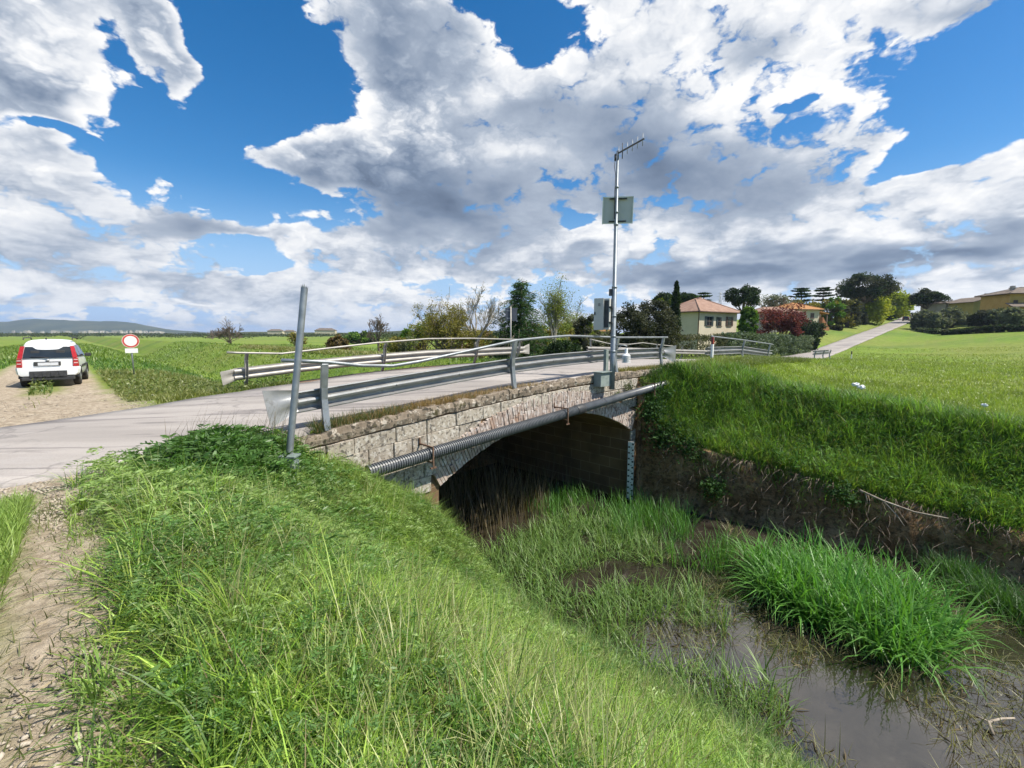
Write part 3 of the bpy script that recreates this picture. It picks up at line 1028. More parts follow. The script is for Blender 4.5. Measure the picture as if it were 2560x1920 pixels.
def guardrail(label, group, mat, side, beam, posts, rail, zdrop=0.0, ends=(None, None), post_w=0.11, rail_r=0.033, lean=0.0, sw_pts=0.5):
    """side = +1 when the traffic lies at larger t (near parapet), -1 when it lies at smaller t.
    beam = [(s, t, z of its lower edge)], posts = [(s, t, z base, z top)], rail = [(s, t, z)]"""
    root = empty('guardrail', ST(*beam[0]), label, 'guardrail', group)
    lat = DT * (-side)
    mb = MB()
    pts = [ST(*b) for b in beam]
    prof = thick([(a, h) for a, h in W_FRONT], 0.006)
    lats = []
    for i in range(len(pts)):
        d = (pts[min(i + 1, len(pts) - 1)] - pts[max(i - 1, 0)])
        d.z = 0
        d.normalize()
        l = Vector((-d.y, d.x, 0))
        if l.dot(lat) < 0:
            l = -l
        lats.append(l)
    mb.sweep(prof, pts, lats, closed=True)
    bm_ = mb.build('beam', mat, root)
    # bolts and overlaps along the beam
    for i in range(1, len(pts) - 1):
        c0 = pts[i] + DZ * 0.18
        jb = MB()
        jb.lathe(c0 + lats[i] * 0.012, [(0.018, 0), (0.018, 0.014), (0.006, 0.018)], axis=lats[i], sides=8)
        jb.build('bolt', mat, bm_)
        if i % 3 == 1 and i + 1 < len(pts):              # overlapping sheet at a joint
            e_ = (pts[i + 1] - pts[i]).normalized()
            jb = MB()
            jb.sweep(thick([(a + 0.008, h) for a, h in W_FRONT], 0.006), [pts[i] - e_ * 0.02, pts[i] + e_ * 0.28], [lats[i], lats[i]], closed=True)
            jb.build('joint_sheet', mat, bm_)
    for (s, t, zb0, zt) in posts:
        pb = MB()
        H = zt - zb0
        line = [(0.0, 0.0), (0.055, 0.30 * H), (0.075, 0.45 * H), (0.06, 0.62 * H), (0.0, 0.84 * H), (-0.02 - lean * 0.2, 0.96 * H), (0.0 - lean * 0.2, H)]
        line = [(a * side - (lean * h / H if lean else 0) * side * 1.0, h) for a, h in line]
        cpts = [ST(s, t, zb0) + DT * a + DZ * h for a, h in line]
        # C-section: a web with two flanges
        w, f, th = post_w, 0.07, 0.007
        for (c0, du, dv) in ((0, w, th), (-w / 2 + th / 2, th, f), (w / 2 - th / 2, th, f)):
            vs, fs = [], []
            for q in cpts:
                oo = q + DS * c0
                v0 = 0 if dv == th else f / 2
                for sx_, sy_ in ((-1, -1), (1, -1), (1, 1), (-1, 1)):
                    vs.append(oo + DS * (sx_ * du / 2) + DT * ((sy_ * dv / 2 + v0 - 0.0) * side))
            for i in range(len(cpts) - 1):
                for k in range(4):
                    k2 = (k + 1) % 4
                    fs.append((i * 4 + k, i * 4 + k2, (i + 1) * 4 + k2, (i + 1) * 4 + k))
            fs += [(3, 2, 1, 0), tuple(len(vs) - 4 + k for k in range(4))]
            pb.add(vs, fs)
        pb.build('post', mat if mat is M_RAILFAR else M_GALV, root)
    if rail:
        rb_ = MB()
        rp = [ST(*q) for q in rail]
        rb_.tube(rp, rail_r, 10)
        rb_.build('handrail', mat if mat is M_RAILFAR else M_GALV, root)
    for e_, pl in enumerate(ends):
        if pl:
            eb = MB()
            a, b, c_, d_ = [ST(*q) for q in pl]
            n = 6
            vs, fs = [], []
            for i in range(n + 1):
                f = i / n
                lo_, hi_ = a.lerp(b, f), d_.lerp(c_, f)
                for j in range(n + 1):
                    g = j / n
                    wv = 0.05 * math.cos((g - 0.5) * math.pi * 3) * (1 - f) + random.uniform(-0.006, 0.006)
                    vs.append(lo_.lerp(hi_, g) + lat * wv)
            for i in range(n):
                for j in range(n):
                    fs.append((i * (n + 1) + j, (i + 1) * (n + 1) + j, (i + 1) * (n + 1) + j + 1, i * (n + 1) + j + 1))
            k = len(vs)
            vs2 = [q + lat * 0.008 for q in vs]
            eb.add(vs + vs2, fs + [tuple(k + i for i in f[::-1]) for f in fs], True)
            eb.build('end_terminal', mat, root)
    return root


def pz(s, d=0.0):
    return float(parapet_z(s)) + d


# near rail on the parapet, seen from behind
T1 = 8.0
bs = [2.75, 3.2, 4.7, 6.3, 7.92, 9.6, 11.1, 12.65, 14.2, 15.83, 16.2]
guardrail('near steel guardrail on the stone parapet with a sagging bent top tube', 'guardrails along the road', M_RAIL, +1,
          [(s, T1 - 0.02, pz(s, 0.35)) for s in bs],
          [(3.2, 7.80, pz(3.2, -0.03), pz(3.2) + 1.19), (7.92, 7.80, pz(7.92, -0.03), pz(7.92) + 1.19), (12.65, 7.82, pz(12.65, -0.03), pz(12.65) + 1.12), (15.83, 7.84, pz(15.83, -0.03), pz(15.83) + 1.13)],
          [(2.5, 7.80, -0.42), (3.2, 7.80, -0.475), (3.9, 7.82, -0.575), (4.55, 7.86, -0.615), (5.2, 7.86, -0.55), (6.5, 7.83, -0.36), (7.92, 7.80, -0.15), (9.0, 7.83, -0.085), (10.1, 7.85, -0.04), (10.6, 7.85, -0.05), (12.65, 7.82, -0.10), (15.83, 7.84, -0.11), (16.1, 7.84, -0.11)],
          ends=([(2.78, 7.98, -1.31), (2.30, 7.86, -1.52), (2.22, 7.93, -0.90), (2.78, 7.98, -0.95)],
                [(16.15, 7.98, -0.86), (16.75, 7.80, -1.10), (16.75, 7.80, -0.42), (16.15, 7.98, -0.50)]))


def u_s(u, t, v=880):
    a = (u - 1280) / F_PX / (math.cos(PITCH) + (960 - v) / F_PX * math.sin(PITCH))
    return t * (1 + a) / (1 - a)


# far rail of the bridge, front side lit
T2 = 15.3
fz = lambda s, d: float(np.interp(s, [3, 6, 10, 16.2], [-1.75, -1.52, -1.34, -1.28])) + d
fb = [3.55, 4.2, 5.5, 7.2, 8.8, 10.4, 12.0, 13.6, 15.2, 16.1]
fp = [u_s(607, 15.4), u_s(952, 15.4), u_s(1183, 15.4), u_s(1288, 15.4)]
fr = [(592 - 25, 881), (592, 882), (705, 884), (941, 857), (1069, 847), (1178, 846), (1300, 849)]


def v_z(v, Y):
    b = (960 - v) / F_PX
    return (-math.sin(PITCH) + b * math.cos(PITCH)) / (math.cos(PITCH) + b * math.sin(PITCH)) * Y


rail_pts = []
for (u, v) in fr:
    s = u_s(u, 15.75, v)
    rail_pts.append((s, 15.75, v_z(v, Q * (s + 15.75))))
guardrail('far steel guardrail of the bridge with outward leaning posts', 'guardrails along the road', M_RAILFAR, -1,
          [(s, T2, fz(s, 0.33)) for s in fb],
          [(s, 15.42, fz(s, -0.05), float(np.interp(s, [q[0] for q in rail_pts], [q[2] for q in rail_pts]))) for s in fp],
          rail_pts, lean=-0.34, post_w=0.09,
          ends=([(3.57, 15.28, fz(3.5, 0.33)), (3.2, 15.05, fz(3.2, 0.26)), (3.15, 15.05, fz(3.2, 0.66)), (3.57, 15.28, fz(3.5, 0.69))],
                [(16.08, 15.28, fz(16, 0.33)), (16.6, 15.36, fz(16, 0.30)), (16.6, 15.36, fz(16, 0.82)), (16.08, 15.28, fz(16, 0.69))]))
# roadside rail further on, left of the road
T4 = 14.95
r4 = [20.9, 22.5, 24.5, 26.5, 29, 31.5, 34, 37.7]
g4 = lambda s: float(road_z(s)) - 0.02
r4r = [(1475, 848), (1521, 859), (1572, 861), (1607, 857), (1647, 862), (1690, 866)]
rp4 = []
for (u, v) in r4r:
    s = u_s(u, 15.3, v)
    rp4.append((s, 15.3, v_z(v, Q * (s + 15.3))))
guardrail('distant guardrail before the dark hedge with a kinked top tube', 'guardrails along the road', M_RAILFAR, -1,
          [(s, T4, g4(s) + 0.36) for s in r4],
          [(s, 15.1, g4(s) - 0.05, float(np.interp(s, [q[0] for q in rp4], [q[2] for q in rp4]))) for s in (21.3, 25.2, 29.2, 33.2)], rp4, lean=-0.12, post_w=0.09)
# near-side rail past the bridge
T3 = 8.0
g3 = lambda s: float(np.interp(s, [20, 24.7, 29.5], [-1.25, -1.30, -1.64]))
guardrail('short guardrail beside the red topped delineator, backed by the hedge', 'guardrails along the road', M_RAIL, +1,
          [(s, T3 - 0.05, g3(s) + 0.33) for s in (20.2, 21.5, 23, 24.7, 26.5, 28, 29.2, 29.9)],
          [(20.6, 7.85, g3(20.6) - 0.1, -0.10), (24.7, 7.85, g3(24.7) - 0.1, -0.30), (29.1, 7.85, g3(29.1) - 0.1, -0.56)],
          [(20.3, 7.85, -0.08), (20.6, 7.85, -0.10), (24.7, 7.85, -0.30), (29.1, 7.85, -0.56), (29.6, 7.85, -0.60)])
g5 = lambda s: float(np.interp(s, [40, 48], [-1.95, -2.05]))
guardrail('tiny far guardrail stub standing in grass where the road climbs away', 'guardrails along the road', M_RAIL, +1,
          [(s, 8.0, g5(s) + 0.36) for s in (41, 43, 45, 47)], [(41.2, 7.9, g5(41) - 0.1, g5(41) + 0.72), (44.2, 7.9, g5(44) - 0.1, g5(44) + 0.72), (46.8, 7.9, g5(47) - 0.1, g5(47) + 0.72)], [])

# ================================================================== leaning grey pole with a torn top
pb_, pt_ = Vector((-3.22, 6.28, -1.88)), Vector((-3.01, 6.62, 0.70))
root = empty('leaning_pole', pb_, 'tall bare grey steel pole, leaning, with a torn open top', 'pole')
mb = MB()
mb.tube([pb_.lerp(pt_, f) for f in (0, 0.3, 0.7, 0.985)], 0.048, 14, caps=False)
ax = (pt_ - pb_).normalized()
o1 = ax.orthogonal().normalized()
o2 = ax.cross(o1)
tp = pb_.lerp(pt_, 0.985)
for k in range(14):                                   # torn, petalled rim
    a0, a1 = 2 * math.pi * k / 14, 2 * math.pi * (k + 1) / 14
    h = random.uniform(0.01, 0.07)
    ou = random.uniform(1.0, 1.25)
    q0, q1 = tp + (o1 * math.cos(a0) + o2 * math.sin(a0)) * 0.048, tp + (o1 * math.cos(a1) + o2 * math.sin(a1)) * 0.048
    am = (a0 + a1) / 2
    mb.add([q0, q1, tp + ax * h + (o1 * math.cos(am) + o2 * math.sin(am)) * 0.048 * ou], [(0, 1, 2)])
mb.build('pole_tube', M_GALV, root)
M_SOCKET = pmat('green_grey_paint', (0.16, 0.21, 0.19), (0.24, 0.29, 0.27), 9.0, 0.6)
mb = MB()
mb.box(pb_ + Vector((0.04, -0.03, -0.02)), (0.20, 0.16, 0.34), bev=0.02)
mb.box(pb_ + Vector((0.04, -0.03, 0.155)), (0.24, 0.2, 0.03), bev=0.006)
mb.build('base_socket', M_SOCKET, root)

# ================================================================== gauging station mast
M_MAST = pmat('mast_steel', (0.19, 0.22, 0.245), (0.26, 0.29, 0.31), 6.0, 0.45, 0.4, 0.0008, 60)
M_CAB = pmat('cabinet_grp', (0.50, 0.48, 0.44), (0.57, 0.55, 0.50), 2.0, 0.55)
M_DARK = pmat('dark_plastic', (0.025, 0.027, 0.03), (0.05, 0.052, 0.055), 8.0, 0.5)
M_WHITE = pmat('white_plastic', (0.74, 0.75, 0.74), (0.82, 0.82, 0.80), 4.0, 0.4)
ms = ST(11.72, 7.42, -1.66)
mast = empty('gauging_station_mast', ms, 'slim grey gauging station mast fixed to the bridge parapet, antenna on top', 'mast')
mb = MB()
secs = [(0.00, 0.082), (1.15, 0.082), (1.16, 0.075), (3.05, 0.072), (3.06, 0.060), (4.85, 0.056), (4.86, 0.047), (5.9, 0.046), (5.91, 0.038), (6.9, 0.036)]
mb.tube([ms + DZ * h for h, _ in secs], [r for _, r in secs], 14)
for h, r in ((1.15, 0.089), (3.05, 0.080), (4.85, 0.066), (5.9, 0.055), (5.2, 0.058), (1.6, 0.082), (2.2, 0.081)):
    mb.tube([ms + DZ * (h - 0.03), ms + DZ * (h + 0.03)], r, 14)
mb.build('mast_tube', M_MAST, mast)
mb = MB()
mb.box(ms + DZ * 0.32 + DT * 0.14 - DS * 0.28, (0.62, 0.26, 0.42), X=DS, Y=DT, bev=0.012)
mb.box(ms + DZ * 0.545 + DT * 0.12 - DS * 0.28, (0.70, 0.34, 0.02), X=DS, Y=DT, bev=0.004)
mb.box(ms + DZ * 0.75 + DT * 0.30 + DS * 0.10, (0.14, 0.10, 0.9), X=DS, Y=DT, bev=0.01)
mb.build('wall_bracket', M_SOCKET if False else pmat('bracket_paint', (0.20, 0.24, 0.225), (0.26, 0.30, 0.28), 6.0, 0.5), mast)
# solar panel seen from its back
vw_ = Vector((ms.x, ms.y, 0)).normalized()             # horizontal direction away from the road's near side
pn = (Vector((0.10, 1.0, 0)).normalized() * 0.99 + DZ * 0.14).normalized()
px_ = Vector((1, -0.10, 0)).normalized()
pu = pn.cross(px_).normalized()
if pu.z < 0:
    pu = -pu
pc = Vector((ms.x + 0.06, ms.y + 0.10, 3.62))
mb = MB()
M_PANEL = pmat('panel_backsheet', (0.52, 0.53, 0.51), (0.58, 0.59, 0.57), 1.5, 0.6)
mb.box(pc, (0.84, 0.70, 0.02), X=px_, Y=pu, Z=pn)
panel = mb.build('solar_panel', M_PANEL, mast)
mb = MB()
for sx_ in (-1, 1):
    mb.box(pc + px_ * (sx_ * 0.428) - pn * 0.012, (0.03, 0.76, 0.05), X=px_, Y=pu, Z=pn)
    mb.box(pc + pu * (sx_ * 0.358) - pn * 0.012, (0.826, 0.03, 0.05), X=px_, Y=pu, Z=pn)
mb.build('panel_frame', pmat('aluminium', (0.58, 0.60, 0.58), (0.66, 0.67, 0.65), 4, 0.4, 0.5), panel)
for sx_ in (-1, 1):
    mb = MB()
    mb.box(pc + pu * (sx_ * 0.31) - pn * 0.055, (0.50, 0.035, 0.035), X=px_, Y=pu, Z=pn)
    mb.build('panel_bracket', M_DARK, panel)
# yagi antenna
a0 = ms + DZ * 6.83
bd = Vector((0.47, -0.90, 0.02)).normalized()
mb = MB()
mb.box(a0 + bd * 0.46 + DZ * 0.0, (1.18, 0.035, 0.035), X=bd, Y=bd.cross(DZ).normalized(), bev=0.004)
mb.tube([a0 - bd * 0.10 + DZ * -0.16, a0 - bd * 0.10 + DZ * 0.0], 0.03, 8)
an = mb.build('antenna_boom', M_DARK, mast)
for k, (d_, L) in enumerate(((0.04, 0.36), (0.20, 0.42), (0.40, 0.31), (0.60, 0.31), (0.80, 0.31), (1.0, 0.33))):
    mb = MB()
    mb.tube([a0 + bd * d_ - DZ * L / 2, a0 + bd * d_ + DZ * L / 2], 0.009 if k != 1 else 0.013, 6)
    mb.build('antenna_element', M_DARK if k == 1 else M_GALV, an)
mb = MB()
cpts = [a0 - bd * 0.1 - DZ * 0.1, a0 - bd * 0.13 - DZ * 0.3, ms + Vector((-0.05, -0.03, 6.2)), ms + Vector((-0.07, -0.03, 5.7)), ms + Vector((-0.06, -0.03, 5.0))]
mb.tube(cpts, 0.009, 6)
mb.build('cable', M_DARK, mast)
# logger cabinet
cx_, cy_ = Vector((0.86, -0.51, 0)).normalized(), Vector((0.51, 0.86, 0)).normalized()
cc = Vector((ms.x - 0.33, ms.y + 0.02, 0.60))
mb = MB()
mb.box(cc + cy_ * 0.06, (0.46, 0.24, 0.92), X=cx_, Y=cy_, bev=0.012)
cab = mb.build('cabinet', M_CAB, mast)
mb = MB()
mb.box(cc - cy_ * 0.095 - cx_ * 0.085, (0.30, 0.035, 0.94), X=cx_, Y=cy_, bev=0.008)
dr = mb.build('cabinet_door', M_CAB, cab)
mb = MB()
mb.box(cc - cy_ * 0.125 - cx_ * 0.20 + DZ * 0.02, (0.03, 0.03, 0.09), X=cx_, Y=cy_, bev=0.004)
mb.build('latch', M_DARK, dr)
mb = MB()
mb.box(cc - cy_ * 0.118 - cx_ * 0.07 + DZ * 0.28, (0.07, 0.012, 0.09), X=cx_, Y=cy_, bev=0.003)
mb.build('vent', pmat('vent_grey', (0.28, 0.27, 0.25), None, 3, 0.6), dr)
mb = MB()
mb.box(cc - cy_ * 0.067 + cx_ * 0.14, (0.13, 0.012, 0.80), X=cx_, Y=cy_)
mb.build('door_gap_shade', M_DARK, cab)  # dark sheet on the cabinet face, painted shade of the recess beside the door
for h in (0.2, -0.25):
    mb = MB()
    mb.box(cc + cx_ * 0.26 + DZ * h, (0.10, 0.12, 0.05), X=cx_, Y=cy_)
    mb.build('clamp', M_DARK, cab)
mb = MB()
mb.box(ms + Vector((-0.11, 0, 2.90)), (0.09, 0.09, 0.20), bev=0.01)
mb.build('junction_box', M_DARK, mast)
# ventilated air temperature screen on its arm
sc_ = Vector((ms.x + 0.38, ms.y - 0.10, 0))
mb = MB()
mb.tube([ms + DZ * 1.36, Vector((ms.x + 0.22, ms.y - 0.05, ms.z + 1.34)), Vector((sc_.x, sc_.y, ms.z + 1.33)), Vector((sc_.x, sc_.y, ms.z + 1.22))], 0.014, 8)
mb.tube([ms + DZ * 1.12, Vector((ms.x + 0.24, ms.y - 0.055, ms.z + 1.33))], 0.010, 6)
mb.build('sensor_arm', M_GALV, mast)
mb = MB()
zz = ms.z + 1.24
mb.lathe(Vector((sc_.x, sc_.y, zz)), [(0.04, 0), (0.045, -0.02), (0.045, -0.14), (0.055, -0.16)], sides=16)
mb.lathe(Vector((sc_.x, sc_.y, zz)), [(0.055, -0.15), (0.12, -0.205), (0.13, -0.22), (0.05, -0.225)], sides=20)
for k in range(6):
    mb.lathe(Vector((sc_.x, sc_.y, zz - 0.235 - k * 0.034)), [(0.07, 0.016), (0.132, -0.008), (0.132, -0.016), (0.07, -0.008)], sides=20)
mb.build('temperature_screen', M_WHITE, mast)

# ================================================================== service pipe along the arch
PA, PB_ = ST(3.7, 7.36, -2.46), ST(15.35, 7.36, -1.73)
pax = (PB_ - PA).normalized()
PL_ = (PB_ - PA).length
pipe = empty('service_pipe', PA, 'long dark service pipe strapped across the arch, ribbed then smooth', 'pipe')
M_RIB = pmat('grey_corrugated_plastic', (0.075, 0.082, 0.09), (0.11, 0.118, 0.125), 3.0, 0.38)
M_PVC = pmat('pale_grey_plastic', (0.095, 0.10, 0.105), (0.14, 0.145, 0.15), 2.0, 0.35, spots=[((0.06, 0.06, 0.065), 1.3, 0.60, 0.64, 0.8)])
RR = 0.128
lj = PL_ * 0.535
prof = []
x = 0.0
while x < lj:
    prof += [(RR, x), (RR, x + 0.024), (RR * 0.86, x + 0.030), (RR * 0.86, x + 0.046)]
    x += 0.052
mb = MB()
mb.lathe(PA, prof, axis=pax, sides=20, smooth=False)
mb.build('corrugated_section', M_RIB, pipe)
mb = MB()
mb.lathe(PA, [(RR * 1.05, lj - 0.12), (RR * 1.10, lj - 0.10), (RR * 1.10, lj + 0.22), (RR * 1.02, lj + 0.25)], axis=pax, sides=22)
mb.build('coupling', M_DARK, pipe)
mb = MB()
mb.lathe(PA, [(RR * 0.96, lj + 0.2), (RR * 0.96, PL_ - 0.35), (RR * 1.06, PL_ - 0.33), (RR * 1.06, PL_ - 0.05), (RR * 0.98, PL_)], axis=pax, sides=22)
mb.build('smooth_section', M_PVC, pipe)
for s_b in (5.0, 8.85, 9.28, 14.0):
    if s_b == 8.85:
        continue
    f = (s_b - 3.7) / (15.35 - 3.7)
    c0 = PA.lerp(PB_, f)
    mb = MB()
    w = 0.028
    mb.box(c0 + DT * 0.08 + DZ * (RR + 0.035), (w, 0.50, w), X=DS, Y=DT)
    mb.box(c0 - DT * (RR + 0.035) - DZ * 0.04, (w, w, 2 * RR + 0.18), X=DS, Y=DT)
    mb.box(c0 - DT * (RR + 0.035) - DZ * (RR + 0.12), (0.13, w, w), X=DS, Y=DT)
    mb.box(c0 + DT * 0.30 + DZ * (RR + 0.08), (w, w, 0.16), X=DS, Y=DT)
    mb.box(c0 + DT * 0.05 - DZ * (RR + 0.02), (w, 0.36, w), X=DS, Y=DT)
    mb.build('bracket', M_RUST, pipe)

# ================================================================== water gauge boards
M_BLACK = pmat('gauge_black', (0.015, 0.015, 0.016), None, 3, 0.5)
M_GWHITE = pmat('gauge_white', (0.66, 0.67, 0.64), (0.74, 0.74, 0.71), 3, 0.5, spots=[((0.30, 0.28, 0.22), 3.0, 0.6, 0.72, 0.5)])
gc = ST(13.27, 7.60, 0)
root = empty('water_gauge_board', ST(13.27, 7.60, -5.6), 'black and white chequered water level board at the arch corner', 'water gauge')
gx = Vector((0.92, -0.39, 0)).normalized()
gy = Vector((0.39, 0.92, 0)).normalized()
mb = MB()
mb.box(gc + DZ * -4.60, (0.20, 0.03, 2.02), X=gx, Y=gy)
mb.build('board', M_GWHITE, root)
mb = MB()
z = -3.64
k = 0
while z > -5.55:
    off = -0.06 if k % 2 else 0.062
    mb.box(gc + DZ * (z - 0.03) - gy * 0.0165 + gx * off, (0.062, 0.006, 0.055), X=gx, Y=gy)
    if k % 2:
        mb.box(gc + DZ * (z - 0.055) - gy * 0.0165 + gx * 0.02, (0.05, 0.006, 0.018), X=gx, Y=gy)
    z -= 0.10
    k += 1
mb.build('graduation', M_BLACK, root)
root = empty('water_gauge_board', ST(13.83, 7.58, -3.6), 'plain narrow white gauge board at the bridge corner above the chequered one', 'water gauge')
mb = MB()
mb.box(ST(13.86, 7.56, -3.02), (0.11, 0.03, 1.1), X=gx, Y=gy)
mb.build('board', M_GWHITE, root)
mb = MB()
for k in range(8):
    mb.box(ST(13.86, 7.56, -2.56 - k * 0.13) - gy * 0.0165 - gx * 0.035, (0.03, 0.006, 0.045), X=gx, Y=gy)
mb.build('graduation', M_BLACK, root)

# ================================================================== signs and delineators
M_RED = pmat('sign_red', (0.50, 0.045, 0.03), (0.56, 0.07, 0.05), 3, 0.4)
M_SIGNW = pmat('sign_white', (0.72, 0.72, 0.70), (0.78, 0.78, 0.76), 3, 0.4)
sp_ = ST(2.15, 26.1, 0)
zg = float(ground(2.15, 26.1))
root = empty('no_vehicles_sign', Vector((sp_.x, sp_.y, zg)), 'round white traffic sign with red rim by the farm track', 'road sign')
nx = -DT                                               # faces the road
cz_ = -0.29
cs_ = Vector((sp_.x, sp_.y, cz_))
mb = MB()
mb.tube([Vector((sp_.x, sp_.y, zg - 0.2)) + DS * 0.02, Vector((sp_.x, sp_.y, cz_ + 0.25))], 0.03, 10)
mb.build('pole', M_GALV, root)
mb = MB()
mb.lathe(cs_ + nx * 0.04, [(0.30, 0), (0.305, 0.006), (0.30, 0.014)], axis=nx, sides=36, smooth=False)
disc = mb.build('sign_disc', M_RED, root)
mb = MB()
mb.lathe(cs_ + nx * 0.055, [(0.222, 0), (0.222, 0.004)], axis=nx, sides=36, smooth=False)
mb.build('white_field', M_SIGNW, disc)
mb = MB()
for k in range(48):                                    # thin white outer line
    a0_, a1_ = 2 * math.pi * k / 48, 2 * math.pi * (k + 1) / 48
    q = []
    for r_, a_ in ((0.288, a0_), (0.300, a0_), (0.300, a1_), (0.288, a1_)):
        q.append(cs_ + nx * 0.0565 + DS * (r_ * math.cos(a_)) + DZ * (r_ * math.sin(a_)))
    mb.add(q, [(0, 1, 2, 3)])
mb.build('rim_line', M_SIGNW, disc)
mb = MB()
mb.box(cs_ + nx * 0.045 - DZ * 0.43, (0.44, 0.012, 0.20), X=DS, Y=DT, bev=0.004)
mb.build('sub_plate', M_SIGNW, root)
# blue sign seen from the back
sb = place(1277, 22.4)
root = empty('road_sign', sb, 'square dark sign seen from behind in front of the cedar', 'road sign')
mb = MB()
mb.tube([sb - DZ * 0.2, Vector((sb.x, sb.y, 1.36))], 0.032, 10)
mb.build('pole', M_RAILFAR, root)
mb = MB()
mb.box(Vector((sb.x + 0.02, sb.y + 0.06, 0.98)), (0.60, 0.02, 0.64), X=Vector((0.97, 0.22, 0)).normalized(), Y=Vector((-0.22, 0.97, 0)).normalized(), bev=0.004)
pl = mb.build('sign_plate', pmat('sign_back', (0.035, 0.045, 0.065), (0.055, 0.065, 0.085), 3, 0.5), root)
for h in (0.80, 1.16):
    mb = MB()
    mb.box(Vector((sb.x - 0.08, sb.y + 0.03, h)), (0.26, 0.03, 0.035), X=Vector((0.97, 0.22, 0)).normalized(), Y=Vector((-0.22, 0.97, 0)).normalized())
    mb.build('fixing_clip', M_GALV, pl)


def delineator(loc, h, label, group, mcol):
    root = empty('road_delineator', loc, label, 'delineator', group)
    mb = MB()
    mb.box(loc + DZ * (h * 0.32 - 0.1), (0.13, 0.09, h * 0.64 + 0.2), X=DS, Y=DT, bev=0.02)
    mb.build('post', M_SIGNW, root)
    mb = MB()
    mb.box(loc + DZ * (h * 0.80), (0.132, 0.092, h * 0.34), X=DS, Y=DT, bev=0.02)
    mb.build('cap', mcol, root)
    mb = MB()
    mb.box(loc + DZ * (h * 0.76) - DT * 0.048, (0.05, 0.006, 0.14), X=DS, Y=DT)
    mb.build('reflector', M_RED, root)


loc = ST(20.15, 7.72, 0)
loc.z = -1.02
delineator(loc, 0.93, 'white roadside marker post with dark red top beside the short guardrail', 'roadside marker posts', pmat('dark_red', (0.13, 0.02, 0.02), (0.2, 0.03, 0.03), 4, 0.5))
loc = ST(52.0, 9.4, 0)
loc = place(2128, 47)
delineator(loc, 1.0, 'small marker post with black top at the edge of the climbing road', 'roadside marker posts', M_BLACK)


# ================================================================== grasses
def vary(base, n, amt=0.25, yellow=0.25):
    c = np.array(base)[None, :] * (1 + rng.uniform(-amt, amt, (n, 1)))
    y = rng.uniform(0, yellow, (n, 1))
    return c * (1 - y) + np.array((0.30, 0.29, 0.11))[None, :] * y * c.mean(axis=1, keepdims=True) * 6


def blades(P, L, Wd, lean, bend, col, az=None, seg=3):
    """grass blades as bent ribbons. P (N,3) roots; L, Wd, lean, bend (N,)"""
    n = len(P)
    if az is None:
        az = rng.uniform(0, 2 * np.pi, n)
    dirx, diry = np.cos(az), np.sin(az)
    tw = az + np.pi / 2 + rng.uniform(-0.7, 0.7, n)
    sx, sy = np.cos(tw), np.sin(tw)
    wk = [1.0, 0.85, 0.55, 0.0] if seg == 3 else [1.0, 0.7, 0.0]
    pts = [P]
    cur = P.copy()
    for k in range(seg):
        th = lean + bend * (k + 0.5) / seg
        st = L / seg
        cur = cur + np.stack([dirx * np.sin(th) * st, diry * np.sin(th) * st, np.cos(th) * st], axis=1)
        pts.append(cur)
    V = []
    for k in range(seg):
        off = np.stack([sx * Wd * wk[k] / 2, sy * Wd * wk[k] / 2, np.zeros(n)], axis=1)
        V += [pts[k] - off, pts[k] + off]
    V.append(pts[seg])
    m_ = 2 * seg + 1
    V = np.stack(V, axis=1)
    base = (np.arange(n) * m_)[:, None]
    fl = []
    for k in range(seg - 1):
        fl += [2 * k, 2 * k + 1, 2 * k + 3, 2 * k + 2]
    fl += [2 * seg - 2, 2 * seg - 1, 2 * seg]
    loops = (base + np.array(fl)[None, :]).reshape(-1)
    sizes = np.tile([4] * (seg - 1) + [3], n)
    C = np.repeat(col[:, None, :], m_, axis=1)
    return V.reshape(-1, 3), loops, sizes, C.reshape(-1, 3)


def leaves(P, size, nrm_up, col, aspect=0.5, dirs=None):
    """small pointed leaves (one bent diamond each)"""
    n = len(P)
    if dirs is None:
        az = rng.uniform(0, 2 * np.pi, n)
        el = rng.uniform(-0.5, 1.0, n) * nrm_up
        dirs = np.stack([np.cos(az) * np.cos(el), np.sin(az) * np.cos(el), np.sin(el)], axis=1)
    r = rng.normal(size=(n, 3))
    side = np.cross(dirs, r)
    side /= np.linalg.norm(side, axis=1, keepdims=True) + 1e-9
    size = np.asarray(size).reshape(-1, 1) * np.ones((n, 1))
    nor = np.cross(dirs, side)
    V = np.stack([P, P + dirs * size * 0.5 + side * size * aspect * 0.5 + nor * size * 0.06, P + dirs * size, P + dirs * size * 0.5 - side * size * aspect * 0.5 + nor * size * 0.06], axis=1)
    loops = np.arange(4 * n)
    C = np.repeat(col[:, None, :], 4, axis=1)
    return V.reshape(-1, 3), loops, np.full(n, 4), C.reshape(-1, 3)


def fronds(P, L, az, lift, col, npair=9, leaf=0.30):
    """pinnate leaves: leaflet pairs along an arching midrib"""
    n = len(P)
    out = []
    cur = P.copy()
    d0 = np.stack([np.cos(az), np.sin(az)], axis=1)
    sd = np.stack([-np.sin(az), np.cos(az), np.zeros(n)], axis=1)
    for k in range(npair):
        f = k / (npair - 1)
        th = lift - 1.3 * f
        step = L / npair
        d3 = np.stack([d0[:, 0] * np.cos(th), d0[:, 1] * np.cos(th), np.sin(th)], axis=1)
        cur = cur + d3 * step[:, None]
        ll = L * leaf * (1 - 0.6 * abs(f - 0.35))
        for sg in (-1, 1):
            dr = sd * sg * 0.85 + d3 * 0.5 + np.array([0, 0, 0.12])
            dr /= np.linalg.norm(dr, axis=1, keepdims=True)
            out.append(leaves(cur, ll, 0, col * rng.uniform(0.85, 1.15, (n, 1)), 0.26, dr))
    return join(out)


